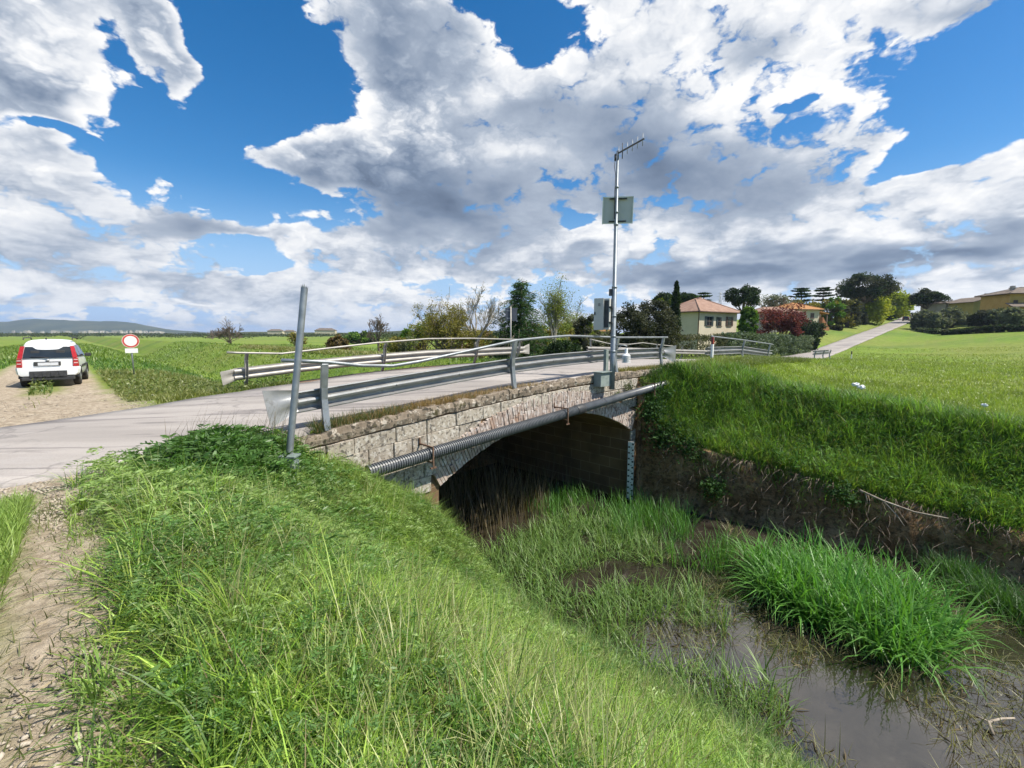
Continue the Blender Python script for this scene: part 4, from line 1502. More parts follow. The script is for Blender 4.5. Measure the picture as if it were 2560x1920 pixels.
def join(parts):
    V, Lp, S, C = [], [], [], []
    b = 0
    for v, l, s, c in parts:
        V.append(v)
        Lp.append(np.asarray(l) + b)
        S.append(s)
        C.append(c)
        b += len(v)
    return np.concatenate(V), np.concatenate(Lp), np.concatenate(S), np.concatenate(C)


def scatter(n, s0, s1, t0, t1):
    s = rng.uniform(s0, s1, n)
    t = rng.uniform(t0, t1, n)
    return s, t


def roots(s, t, sink=0.02):
    z = ground(s, t) - sink
    return np.stack([Q * (s - t), Q * (s + t), z], axis=1)


def in_view(s, t, marg=0.12):
    X, Y = Q * (s - t), Q * (s + t)
    return (Y > 0.4) & (np.abs(X) < (1.143 + marg) * Y + 0.5)


G1, G2, G3, G4 = (0.145, 0.265, 0.05), (0.215, 0.335, 0.07), (0.095, 0.195, 0.045), (0.30, 0.385, 0.14)


def meadow(name, label, cat, rows, mat=None):
    """rows: (n, s0, s1, t0, t1, len lo, len hi, width, colour, lean, bend, mask fn)"""
    parts = []
    for (n, s0, s1, t0, t1, l0, l1, wd, cb, lean, bend, fn) in rows:
        s, t = scatter(n, s0, s1, t0, t1)
        k = in_view(s, t)
        if fn is not None:
            k &= fn(s, t)
        s, t = s[k], t[k]
        m_ = len(s)
        if m_ == 0:
            continue
        P = roots(s, t)
        clump = fbm(s * 1.3, t * 1.3, 71, 3)
        L = rng.uniform(l0, l1, m_) * (0.55 + 0.9 * clump)
        c = vary(cb, m_)
        tone = fbm(s * 0.55 + 3, t * 0.55, 73, 3)[:, None]
        c = c * (0.72 + 0.56 * tone)
        parts.append(blades(P, L, rng.uniform(0.6, 1.3, m_) * wd, rng.uniform(0.0, lean, m_), rng.uniform(0.2, bend, m_), c,
                            az=rng.normal(-0.9, 2.2, m_)))
    V, Lp, S, C = join(parts)
    return tag(np_mesh(name, V, Lp, S, mat or M_GRASS, col=C), label, cat, kind='stuff')


def tussocks(nc, per, s0, s1, t0, t1, L, wd, cols, fn, r=0.09, zadd=0.0, lean=1.0, bend=1.5):
    """grass growing in tussocks: blades fan outward from many separate crowns"""
    s, t = scatter(nc, s0, s1, t0, t1)
    k = in_view(s, t)
    if fn is not None:
        k &= fn(s, t)
    s, t = s[k], t[k]
    m_ = len(s)
    big = 0.55 + 0.9 * fbm(s * 1.3, t * 1.3, 71, 3)
    rr = np.abs(rng.normal(0, 1, (m_, per))) * r * big[:, None]
    a = rng.uniform(0, 2 * np.pi, (m_, per))
    bs, bt = (s[:, None] + rr * np.cos(a)).ravel(), (t[:, None] + rr * np.sin(a)).ravel()
    P = roots(bs, bt)
    d = (rr / (r * 2.2)).ravel()
    n = m_ * per
    Ln = rng.uniform(*L, n) * np.repeat(big * rng.uniform(0.7, 1.25, m_), per) * (1.12 - 0.35 * np.clip(d, 0, 1))
    ci = rng.integers(0, len(cols), m_)
    c = np.repeat(np.array(cols)[ci] * rng.uniform(0.55, 1.35, (m_, 1)), per, axis=0)
    c = c * rng.uniform(0.75, 1.25, (n, 1))
    az = a.ravel() + np.pi / 4 + rng.normal(0, 0.6, n)
    return blades(P, Ln, rng.uniform(0.6, 1.35, n) * wd, np.clip(d * lean + rng.normal(0, 0.12, n), 0, 1.3), rng.uniform(0.3, bend, n), c, az=az)


offpath = lambda s, t: (s > 0.14 + 0.34 * fbm(t * 0.9, t * 0 + 1, 77) - 0.10 + 0.62 * sstep(5.0, 7.4, t)) | (rng.random(len(s)) < 0.05)
bank_end = lambda s, t: (s < 6.15) & (s > -0.1)
lb = lambda s, t: offpath(s, t) & (fbm(s * 1.7 + 7, t * 1.7, 47) < np.where(s < 1.0, 0.64, 2.0)) & ((t < 7.62) | (s < 1.6))
meadow('bank_grass', 'thick tall green grass covering the near bank in the foreground', 'grass', [
    (34000, -0.1, 6.2, 0.2, 7.66, 0.10, 0.28, 0.010, (0.075, 0.15, 0.035), 0.8, 1.8, lb),
    (9000, 0.1, 6.0, 0.3, 7.6, 0.2, 0.5, 0.007, (0.22, 0.17, 0.09), 1.0, 1.6, lb),
    (3500, 3.4, 5.5, 6.5, 7.66, 0.3, 0.6, 0.011, G2, 0.7, 1.5, None),
    (9000, 4.5, 6.5, 0.2, 7.4, 0.3, 0.6, 0.011, G3, 0.7, 1.5, None),
    (26000, -1.8, -0.3, 2.6, 7.0, 0.10, 0.26, 0.009, G2, 0.6, 1.3, lambda s, t: (s < -0.30 - 0.16 * fbm(t, t * 0, 79)) & (t > 3.0 + 1.0 * fbm(s, t, 5))),
    (5000, -0.1, 0.7, 0.8, 6.8, 0.08, 0.2, 0.008, G2, 0.9, 1.5, lambda s, t: fbm(s * 2.2, t * 2.2, 12, 3) > 0.5),
    (5000, -1.2, 0.6, 0.8, 6.8, 0.05, 0.16, 0.007, (0.13, 0.15, 0.05), 0.9, 1.3, None),
])
LUSH = [(0.21, 0.37, 0.045), (0.28, 0.43, 0.06), (0.12, 0.25, 0.04), (0.36, 0.48, 0.09), (0.22, 0.36, 0.075)]
V, Lp, S_, C = join([
    tussocks(4400, 44, -0.05, 6.1, 0.3, 7.6, (0.15, 0.36), 0.0105, LUSH, lb, 0.10, lean=1.6, bend=2.3),
    tussocks(1500, 36, 0.0, 3.4, 0.3, 3.4, (0.12, 0.30), 0.0085, LUSH, lb, 0.08, lean=1.6, bend=2.3),
    tussocks(420, 22, 0.0, 6.0, 0.3, 7.6, (0.3, 0.55), 0.008, LUSH, lb, 0.06, lean=0.9),
    tussocks(520, 30, 0.2, 5.8, 0.3, 7.3, (0.25, 0.52), 0.0065, [(0.42, 0.44, 0.20), (0.36, 0.42, 0.16)], lambda s, t: lb(s, t) & (fbm(s * 1.0 + 31, t * 1.0, 89, 3) > 0.47), 0.10, lean=1.3, bend=1.8),
    tussocks(60, 30, 0.6, 2.6, 0.6, 2.4, (0.3, 0.5), 0.0065, [(0.50, 0.51, 0.26), (0.44, 0.48, 0.2)], lb, 0.08, lean=0.6, bend=0.9),
])
tag(np_mesh('bank_tussocks', V, Lp, S_, M_GRASS, col=C), 'lush grass tussocks with dark hollows between them on the near bank', 'grass', kind='stuff')
# vetch and other feathery weeds among the grass
s, t = scatter(15000, 0.15, 6.0, 0.4, 7.66)
k = in_view(s, t) & (fbm(s * 0.9 + 2, t * 0.9, 83, 3) > 0.36)
s, t = s[k], t[k]
P = roots(s, t)
P[:, 2] += rng.uniform(0.10, 0.30, len(s)) * (0.5 + 0.8 * fbm(s * 1.3, t * 1.3, 71, 3))
fc = np.where((fbm(s * 1.1 + 8, t * 1.1, 85, 3) > 0.52)[:, None], vary((0.115, 0.235, 0.055), len(s), 0.3, 0.12), vary((0.22, 0.34, 0.095), len(s), 0.3, 0.15))
V, Lp, S_, C = fronds(P, rng.uniform(0.12, 0.30, len(s)) * np.clip(np.hypot(s, t) / 5.0, 0.55, 1.0), rng.uniform(0, 6.28, len(s)), rng.uniform(0.1, 0.9, len(s)), fc, 8)
s, t = scatter(44000, 0.1, 6.1, 0.4, 7.66)
k = in_view(s, t) & lb(s, t)
s, t = s[k], t[k]
P = roots(s, t)
P[:, 2] += rng.uniform(0.05, 0.28, len(s)) * (0.5 + 0.8 * fbm(s * 1.3, t * 1.3, 71, 3))
lv = leaves(P, rng.uniform(0.04, 0.11, len(s)) * np.clip(np.hypot(s, t) / 5.5, 0.42, 1.0), 1.0, vary((0.21, 0.325, 0.085), len(s), 0.4, 0.25) * (0.7 + 0.6 * fbm(s * 0.9, t * 0.9, 87, 3))[:, None], 0.20)
V, Lp, S_, C = join([(V, Lp, S_, C), lv])
tag(np_mesh('vetch_fronds', V, Lp, S_, M_GRASS, col=C), 'feathery vetch leaves growing through the foreground grass', 'weeds', kind='stuff')
# dark broad-leaved mound by the road edge
s = rng.normal(1.45, 0.5, 5200)
t = rng.normal(6.85, 0.62, 5200)
k = (t < 7.7) & (s > 0.7) & (s < 3.0)
s, t = s[k], t[k]
P = roots(s, t)
hump = np.exp(-((s - 1.45) / 0.75) ** 2 - ((t - 6.85) / 0.9) ** 2)
P[:, 2] += rng.random(len(s)) ** 0.6 * (0.12 + 0.42 * hump)
V, Lp, S_, C = leaves(P, rng.uniform(0.07, 0.17, len(s)), 1.0, vary((0.075, 0.175, 0.034), len(s), 0.4, 0.1), 0.30)
fr = fronds(P[::6], rng.uniform(0.2, 0.38, len(P[::6])), rng.uniform(0, 6.28, len(P[::6])), rng.uniform(0.3, 1.0, len(P[::6])), vary((0.08, 0.18, 0.036), len(P[::6]), 0.35, 0.1), 7, 0.34)
V, Lp, S_, C = join([(V, Lp, S_, C), fr])
tag(np_mesh('weed_mound', V, Lp, S_, M_GRASS, col=C), 'dark green leafy weed mound at the edge of the asphalt', 'weeds', kind='stuff')


def tufts(name, label, cat, spots, hcol, n=26, L=(0.45, 0.75), wd=0.006, spread=0.05, lean=0.45):
    parts = []
    for (s, t, sc) in spots:
        P = roots(np.full(n, s) + rng.normal(0, spread, n), np.full(n, t) + rng.normal(0, spread, n))
        parts.append(blades(P, rng.uniform(*L, n) * sc, np.full(n, wd), rng.uniform(0, lean, n), rng.uniform(0.2, 0.9, n), vary(hcol, n, 0.2, 0.2), az=rng.normal(0.4, 0.9, n)))
    V, Lp, S_, C = join(parts)
    return tag(np_mesh(name, V, Lp, S_, M_GRASS, col=C), label, cat, kind='stuff')


tufts('wild_oat', 'pale straw coloured wild oat tufts standing out of the foreground grass', 'wild oats',
      [(rng.uniform(0.3, 2.6), rng.uniform(0.8, 3.4), rng.uniform(0.7, 1.0)) for _ in range(16)] +
      [(rng.uniform(1.5, 5.5), rng.uniform(1, 7), rng.uniform(0.7, 1.0)) for _ in range(26)], (0.36, 0.37, 0.17), n=16, wd=0.008)
tufts('seed_stalk', 'thin brown seed stalks rising above the verge next to the leaning pole', 'seed stalks',
      [(rng.uniform(0.8, 2.9), rng.uniform(7.1, 7.7), rng.uniform(0.8, 1.3)) for _ in range(46)], (0.13, 0.10, 0.06), n=5, L=(0.4, 0.75), wd=0.009, lean=0.25)
# dry grass along the parapet
s = rng.uniform(3.0, 9.5, 9000)
k = rng.random(len(s)) < np.interp(s, [3, 4.5, 7, 9.5], [1, 1, 0.7, 0.05])
s = s[k]
t = rng.uniform(7.78, 8.15, len(s))
P = np.stack([Q * (s - t), Q * (s + t), parapet_z(s) - 0.05], axis=1)
mixg = (rng.random(len(s)) < np.interp(s, [3, 4.6, 5.2], [0.7, 0.5, 0.05]))[:, None]
c = np.where(mixg, vary((0.07, 0.12, 0.03), len(s)), vary((0.30, 0.20, 0.09), len(s), 0.3, 0.1))
V1 = blades(P, rng.uniform(0.05, 0.26, len(s)) * np.interp(s, [3, 5, 9], [1.5, 1.0, 0.5]), rng.uniform(0.005, 0.011, len(s)), rng.uniform(0, 0.6, len(s)), rng.uniform(0.2, 1.2, len(s)), c)
s = rng.uniform(12.9, 16.3, 2600)
t = rng.uniform(7.8, 8.15, len(s))
P = np.stack([Q * (s - t), Q * (s + t), parapet_z(s) - 0.05], axis=1)
V2 = blades(P, rng.uniform(0.06, 0.24, len(s)), rng.uniform(0.008, 0.014, len(s)), rng.uniform(0, 0.6, len(s)), rng.uniform(0.2, 1.2, len(s)), vary((0.22, 0.20, 0.06), len(s), 0.3, 0.1))
V, Lp, S_, C = join([V1, V2])
tag(np_mesh('dry_grass', V, Lp, S_, M_GRASS, col=C), 'dry golden grass fringe along the bridge parapet', 'grass', kind='stuff')

# right bank, field edge and field
crest = lambda t: 16.9 + 0.1 * (7.7 - t) - 0.9 * sstep(4.5, 7.5, t)
rb_m = lambda s, t: (s > wall_s(t) + 0.33) & ((t < 7.35) | (s > 13.9))
meadow('right_bank_grass', 'dark green rank grass and weeds covering the far bank slope', 'grass', [
    (52000, 13.6, 19.0, -7, 7.6, 0.18, 0.40, 0.016, (0.11, 0.23, 0.038), 0.6, 1.5, rb_m),
    (30000, 13.6, 19.0, -7, 7.6, 0.22, 0.46, 0.014, (0.21, 0.33, 0.06), 0.6, 1.5, lambda s, t: rb_m(s, t) & (s < wall_s(t) + 1.5 + fbm(t, s, 9))),  # lower bench blades are paler: its sunlit look is put into the colour
    (14000, 13.6, 19.0, -7, 7.6, 0.22, 0.5, 0.014, (0.12, 0.22, 0.04), 0.7, 1.6, lambda s, t: rb_m(s, t) & (fbm(s * 0.9 + 3, t * 0.9, 99, 3) > 0.55)),
    (3500, 13.6, 18.0, -7, 7.6, 0.3, 0.7, 0.010, (0.24, 0.20, 0.11), 0.8, 1.6, rb_m),
    (9000, 13.5, 15.2, -7, 7.4, 0.12, 0.35, 0.016, (0.11, 0.20, 0.035), 1.2, 1.8, lambda s, t: (s > wall_s(t) + 0.28) & (s < wall_s(t) + 0.8)),
    (5000, 13.6, 16.2, 5.6, 7.7, 0.3, 0.6, 0.018, (0.035, 0.10, 0.02), 0.7, 1.4, rb_m),
])
V, Lp, S_, C = join([
    tussocks(1500, 34, 14.0, 18.2, -7, 7.4, (0.25, 0.6), 0.017, [(0.15, 0.29, 0.045), (0.10, 0.21, 0.036), (0.21, 0.35, 0.055)], rb_m, 0.14),
    tussocks(700, 30, 13.8, 16.2, -7, 7.4, (0.2, 0.45), 0.016, [(0.32, 0.44, 0.07), (0.24, 0.37, 0.055)], lambda s, t: rb_m(s, t) & (s < wall_s(t) + 1.7), 0.13),  # bench tussocks in lighter colours that stand in for sunlight on the ledge
    tussocks(260, 20, 13.6, 15.2, -7, 7.4, (0.25, 0.55), 0.015, [(0.20, 0.30, 0.06), (0.26, 0.24, 0.12)], lambda s, t: (s > wall_s(t) + 0.30) & (s < wall_s(t) + 0.55), 0.08, lean=1.6, bend=2.4),
])
tag(np_mesh('right_bank_tussocks', V, Lp, S_, M_GRASS, col=C), 'coarse grass tussocks sprouting from the far bank and its lip', 'grass', kind='stuff')
s, t = scatter(20000, 14.6, 17.2, -7, 7.7)
k = in_view(s, t) & rb_m(s, t) & (fbm(s * 0.8 + 5, t * 0.8, 91, 3) > 0.36)
s, t = s[k], t[k]
P = roots(s, t)
P[:, 2] += rng.uniform(0.03, 0.34, len(s)) * (0.4 + fbm(s * 1.1, t * 1.1, 93, 3))
dk = fbm(s * 0.9, t * 0.9, 95, 3)[:, None]
c = np.where(dk > 0.53, vary((0.06, 0.145, 0.03), len(s), 0.4, 0.08), vary((0.12, 0.24, 0.045), len(s), 0.4, 0.12))
V, Lp, S_, C = leaves(P, rng.uniform(0.05, 0.19, len(s)), 1.0, c, 0.30)
tag(np_mesh('bank_weeds', V, Lp, S_, M_LEAF, col=C), 'leafy dark weeds tangled over the far bank slope', 'weeds', kind='stuff')
assert True
fld = lambda s, t: (s > crest(np.minimum(t, 7.7)) - 0.3) & (t < np.interp(s, ROAD_S, ROAD_A) - 0.35)
meadow('field_grass', 'sunlit yellow green field grass beyond the far bank', 'grass', [
    (60000, 16.0, 24, -9, 8.0, 0.10, 0.26, 0.016, (0.20, 0.29, 0.03), 0.6, 1.3, fld),
    (70000, 22, 48, -18, 8.6, 0.09, 0.22, 0.028, (0.21, 0.29, 0.035), 0.6, 1.3, fld),
    (40000, 46, 110, -50, 15, 0.12, 0.26, 0.06, (0.20, 0.27, 0.04), 0.6, 1.2, fld),
    (6000, 16.6, 21, 6.6, 8.05, 0.25, 0.5, 0.018, (0.19, 0.24, 0.06), 0.6, 1.4, lambda s, t: s > 16.6),
    (26000, 16.3, 30, 6.0, 8.0, 0.15, 0.38, 0.018, (0.15, 0.20, 0.05), 0.6, 1.4, fld),
    (12000, 19.0, 50, 6.5, 8.6, 0.12, 0.30, 0.022, (0.19, 0.26, 0.05), 0.6, 1.4, fld),
])
# far side: verge, levees and the grassed channel
off = lambda s, t: ~((t < 18.5 + 2.5 * fbm(s, t, 6)) & (s < 1.3 - 0.06 * (t - 13)) & (s > -3.2 - 0.25 * (t - 13)) & (rng.random(len(s)) > 0.04)) & (t > np.interp(s, ROAD_S, ROAD_B) + 0.15) & ~((t < 15.6) & (s < 1.3 + 0.6 * fbm(t, s, 3))) & \
    ~((s > -2.25) & (s < -0.85) & (t < 40)) & ~((s > -0.35) & (s < 1.05) & (t < 40))
meadow('verge_grass', 'green verge and levee grass beyond the road', 'grass', [
    (24000, -9, 8, 12.8, 26, 0.08, 0.26, 0.020, (0.20, 0.235, 0.065), 0.6, 1.4, off),
    (16000, 1.0, 5.5, 14.2, 30, 0.10, 0.30, 0.022, (0.215, 0.235, 0.075), 0.6, 1.4, off),
    (24000, 3.0, 22, 14.7, 19, 0.12, 0.34, 0.018, (0.10, 0.17, 0.032), 0.6, 1.4, off),
    (40000, -10, 26, 18, 48, 0.10, 0.30, 0.040, (0.075, 0.175, 0.028), 0.6, 1.4, off),
    (34000, -20, 40, 40, 120, 0.2, 0.45, 0.10, (0.15, 0.24, 0.045), 0.6, 1.4, off),
    (20000, 16, 50, 15.0, 32, 0.12, 0.34, 0.03, (0.12, 0.18, 0.04), 0.6, 1.4, off),
    (9000, 17.0, 19.0, 26, 70, 0.2, 0.4, 0.05, (0.26, 0.26, 0.10), 0.6, 1.2, None),
])
s, t = scatter(15000, -6, 8, 12.9, 24)
k = in_view(s, t) & off(s, t) & (fbm(s * 0.8, t * 0.8, 97, 3) > 0.45)
s, t = s[k], t[k]
P = roots(s, t)
P[:, 2] += rng.uniform(0.03, 0.3, len(s))
V, Lp, S_, C = leaves(P, rng.uniform(0.06, 0.15, len(s)), 1.0, vary((0.15, 0.19, 0.05), len(s), 0.35, 0.2), 0.4)
tag(np_mesh('verge_weeds', V, Lp, S_, M_GRASS, col=C), 'leafy weeds on the verge near the round sign', 'weeds', kind='stuff')

# ================================================================== reeds and water plants
def reed_bed(name, label, spots_fn, n, L, wd, col, lean=0.35, bend=1.0, ylw=0.15, up=0.0):
    s, t = spots_fn(n)
    P = np.stack([Q * (s - t), Q * (s + t), np.full(len(s), WZ - 0.08)], axis=1)
    P[:, 2] += up
    c = vary(col, len(s), 0.3, ylw)
    V, Lp, S_, C = blades(P, rng.uniform(*L, len(s)), rng.uniform(0.6, 1.3, len(s)) * wd, rng.uniform(0, lean, len(s)), rng.uniform(0.1, bend, len(s)), c)
    return tag(np_mesh(name, V, Lp, S_, M_GRASS, col=C), label, 'reeds', kind='stuff')


def clump_fn(n):
    cs = [(10.3, 0.55, 0.75), (10.9, 0.9, 0.85), (11.5, 0.4, 0.8), (12.0, 0.9, 0.8), (10.4, 1.7, 0.6), (11.2, 1.8, 0.75), (12.1, 1.9, 0.6), (11.3, 2.7, 0.5), (10.5, 2.3, 0.45)]
    i = rng.integers(0, len(cs), n)
    a = np.array(cs)[i]
    r = np.sqrt(rng.random(n)) * a[:, 2]
    th = rng.uniform(0, 2 * np.pi, n)
    return a[:, 0] + r * np.cos(th) * 0.8, a[:, 1] + r * np.sin(th)


reed_bed('lush_reeds', 'dense lush bright green reed clump in open water', clump_fn, 3900, (0.70, 1.55), 0.040, (0.105, 0.29, 0.045), 0.6, 2.5, 0.15)


def bed1(n):
    s, t = rng.uniform(6.2, 11.4, n), rng.uniform(1.4, 9.0, n)
    m = (fbm(s * 0.9 + 11, t * 0.9, 101, 3) + 0.10 * sstep(5, 8, t) > np.where((s > 8.6) & (t < 6.5), 0.46, 0.40)) & (s < 6.3 + 0.85 * (t - 0.6) + 0.6) & (t < 8.4)
    return s[m], t[m]


reed_bed('thin_reeds', 'thin pale green reeds filling the shallow water before the arch', bed1, 11500, (0.30, 0.85), 0.022, (0.15, 0.28, 0.07), 0.75, 1.5, 0.30)


def bed2(n):
    s, t = rng.uniform(10.2, 13.3, n), rng.uniform(3.6, 9.5, n)
    m = fbm(s * 1.1 + 1, t * 1.1, 103, 3) > 0.54
    return s[m], t[m]


reed_bed('wall_reeds', 'fresh green reeds close to the earth wall below the bridge', bed2, 3600, (0.4, 1.0), 0.022, (0.09, 0.24, 0.04), 0.4, 1.0, 0.15)


def bed3(n):
    s, t = rng.uniform(6.0, 12.5, n), rng.uniform(8.6, 14.5, n)
    m = fbm(s * 0.9, t * 0.9, 107, 3) > 0.42
    return s[m], t[m]


reed_bed('dead_reeds', 'tall dead brown reed stalks in the dark under the arch', bed3, 2600, (0.8, 1.9), 0.014, (0.20, 0.155, 0.10), 0.25, 0.5, 0.2)


def bed4(n):
    s, t = rng.uniform(6.0, 13.6, n), rng.uniform(-2.6, 4.5, n)
    m = fbm(s * 1.2 + 21, t * 1.2, 109, 3) > 0.46
    return s[m], t[m]


reed_bed('sparse_reeds', 'sparse broken reed stems sticking out of the open muddy water', bed4, 9000, (0.15, 0.60), 0.014, (0.20, 0.20, 0.09), 1.0, 1.4, 0.6)


def bed5(n):
    a = [(12.9, -1.9, 0.6), (13.5, -0.9, 0.5), (13.9, -2.4, 0.7), (12.3, -2.6, 0.5), (14.2, -0.4, 0.4)]
    i = rng.integers(0, len(a), n)
    a = np.array(a)[i]
    return a[:, 0] + rng.normal(0, 1, n) * a[:, 2] * 0.5, a[:, 1] + rng.normal(0, 1, n) * a[:, 2] * 0.6


reed_bed('corner_reeds', 'green reed clump at the foot of the earth wall on the right edge', bed5, 4200, (0.4, 0.95), 0.016, (0.055, 0.15, 0.026), 0.6, 1.3, 0.1)
# floating debris and mud specks
s, t = scatter(3600, 6.2, 13.4, -2.5, 6.5)
k = fbm(s * 1.2 + 21, t * 1.2, 109, 3) > 0.47
s, t = s[k], t[k]
P = np.stack([Q * (s - t), Q * (s + t), np.full(len(s), WZ + 0.006)], axis=1)
az = rng.uniform(0, 6.28, len(s))
V, Lp, S_, C = leaves(P, rng.uniform(0.05, 0.3, len(s)), 0, vary((0.13, 0.10, 0.065), len(s), 0.5, 0.3), 0.10, np.stack([np.cos(az), np.sin(az), rng.uniform(0, 0.12, len(s))], axis=1))
tag(np_mesh('floating_debris', V, Lp, S_, M_LEAF, col=C), 'bits of dead reed floating on the muddy water', 'plant debris', kind='stuff')
# stick in the water
M_WOOD = pmat('weathered_wood', (0.26, 0.21, 0.16), (0.42, 0.36, 0.29), 8, 0.85)
a_ = ST(8.95, -0.75, WZ + 0.03)
mb = MB()
mb.tube([a_, a_ + Vector((0.10, 0.16, 0.05)), a_ + Vector((0.30, 0.17, 0.09)), a_ + Vector((0.52, 0.20, 0.07))], [0.022, 0.02, 0.016, 0.01], 7)
mb.tube([a_ + Vector((0.10, 0.16, 0.05)), a_ + Vector((0.04, 0.30, 0.03))], [0.014, 0.006], 6)
tag(mb.build('fallen_stick', M_WOOD), 'pale bent stick lying in the muddy water near the reed clump', 'stick')
# roots and dry brush hanging over the lip of the earth wall
mb = MB()
for k in range(240):
    t = random.uniform(-5.5, 7.0)
    w = float(wall_s(t))
    zl = float(ground(w + 0.5, t))
    p0 = ST(w + random.uniform(0.2, 0.45), t, zl + random.uniform(-0.05, 0.03))
    n = random.randint(2, 4)
    pts = [p0]
    d = Vector((-0.45, -0.45, random.uniform(-0.2, 0.2))) + Vector((random.uniform(-0.6, 0.6), random.uniform(-0.6, 0.6), 0))
    for i in range(n):
        d = (d * 0.7 + Vector((random.uniform(-.25, .25), random.uniform(-.25, .25), -0.28))).normalized()
        pts.append(pts[-1] + d * random.uniform(0.06, 0.22))
    r = random.choice([0.004, 0.005, 0.006, 0.010])
    mb.tube(pts, [r * (1 - 0.7 * i / n) for i in range(n + 1)], 4)
for k in range(260):
    t = random.uniform(-5.5, 6.8)
    w = float(wall_s(t))
    zl = float(ground(w + 0.5, t))
    f = random.random()
    p0 = ST(w + 0.42 * (1 - f) - 0.12, t, zl - f * 1.6)
    d = Vector((-0.5, -0.5, -0.4)) + Vector((random.uniform(-0.9, 0.9), random.uniform(-0.9, 0.9), random.uniform(-0.6, 0.3)))
    pts = [p0]
    for i in range(3):
        d = (d + Vector((random.uniform(-.5, .5), random.uniform(-.5, .5), random.uniform(-0.5, 0.2)))).normalized()
        pts.append(pts[-1] + d * random.uniform(0.06, 0.22))
    mb.tube(pts, [0.006, 0.005, 0.004, 0.002], 4)
o = tag(mb.build('root_tangle', pmat('dry_root', (0.15, 0.11, 0.08), (0.30, 0.235, 0.18), 9, 0.9)), 'tangle of dry roots hanging from the lip of the earth wall', 'roots', kind='stuff')
# pale dry branch lying along the lip
c0 = ST(float(wall_s(1.6)) + 0.15, 1.6, float(ground(float(wall_s(1.6)) + 0.5, 1.6)) + 0.03)
mb = MB()
dd = -DT
mb.tube([c0, c0 + dd * 0.5 + DZ * -0.12 - DS * 0.12, c0 + dd * 1.1 - DZ * 0.22 - DS * 0.18, c0 + dd * 1.7 - DZ * 0.22 - DS * 0.12], [0.03, 0.024, 0.018, 0.009], 7)
mb.tube([c0 + dd * 0.5 + DZ * -0.12 - DS * 0.12, c0 + dd * 0.8 - DZ * 0.4 - DS * 0.22, c0 + dd * 0.95 - DZ * 0.62 - DS * 0.22], [0.018, 0.012, 0.006], 6)
mb.tube([c0 + dd * 0.1, c0 + dd * 0.2 - DZ * 0.30 - DS * 0.1], [0.016, 0.008], 6)
tag(mb.build('dry_branch', M_WOOD), 'pale dry forked branch caught on the earth wall below the grass', 'branch')
# trailing ivy on the wall and bridge corner
P = []
for (s, t, z, r, n) in ((13.95, 7.35, -2.55, 0.45, 1700), (14.0, 6.7, -3.35, 0.55, 1900), (13.75, 5.0, -4.7, 0.35, 500), (14.25, 1.9, -4.15, 0.3, 240), (13.9, 5.9, -3.6, 0.4, 500), (14.5, 7.3, -2.0, 0.4, 700)):
    q = rng.normal(0, 1, (n, 3)) * r * 0.5
    p = np.array(ST(s, t, z))[None] + q
    P.append(p)
P = np.concatenate(P)
V, Lp, S_, C = leaves(P, rng.uniform(0.06, 0.13, len(P)), 1.0, vary((0.035, 0.085, 0.022), len(P), 0.4, 0.1), 0.6)
tag(np_mesh('ivy', V, Lp, S_, M_LEAF, col=C), 'dark ivy hanging at the bridge corner and down the earth wall', 'ivy', kind='stuff')
# small plants rooted in the parapet near the mast
P = []
for (s, z, r, n) in ((13.0, -1.75, 0.22, 420), (12.35, -1.95, 0.16, 260), (14.6, -1.5, 0.28, 520), (15.6, -1.5, 0.3, 600), (13.9, -1.55, 0.2, 260)):
    P.append(np.array(ST(s, 7.6, z))[None] + rng.normal(0, 1, (n, 3)) * r * np.array([0.5, 0.35, 0.5]))
P = np.concatenate(P)
V, Lp, S_, C = leaves(P, rng.uniform(0.03, 0.07, len(P)), 1.0, vary((0.075, 0.115, 0.04), len(P), 0.4, 0.2), 0.5)
tag(np_mesh('wall_plants', V, Lp, S_, M_LEAF, col=C), 'small weeds rooted in the stone parapet beside the mast', 'weeds', kind='stuff')
# roadside gravel and clods
def stones(n, fn, r0, r1, name, label, mat):
    s, t = fn(n)
    P = roots(s, t, 0.0)
    k = len(P)
    r = rng.uniform(r0, r1, k)
    base = np.array([[1, 0, 0], [0, 1, 0], [-1, 0, 0], [0, -1, 0], [0, 0, 0.7], [0, 0, -0.5]], dtype=float)
    fac = np.array([[0, 1, 4], [1, 2, 4], [2, 3, 4], [3, 0, 4], [1, 0, 5], [2, 1, 5], [3, 2, 5], [0, 3, 5]])
    a = rng.uniform(0, 6.28, k)
    ca, sa = np.cos(a), np.sin(a)
    J = base[None] * rng.uniform(0.6, 1.4, (k, 6, 1)) * r[:, None, None] * np.array([1.3, 0.9, 0.75])
    X = J[..., 0] * ca[:, None] - J[..., 1] * sa[:, None]
    Y = J[..., 0] * sa[:, None] + J[..., 1] * ca[:, None]
    V = np.stack([X, Y, J[..., 2]], axis=-1) + P[:, None, :]
    loops = ((np.arange(k) * 6)[:, None, None] + fac[None]).reshape(-1)
    return tag(np_mesh(name, V.reshape(-1, 3), loops, np.full(8 * k, 3), mat), label, 'gravel', kind='stuff')


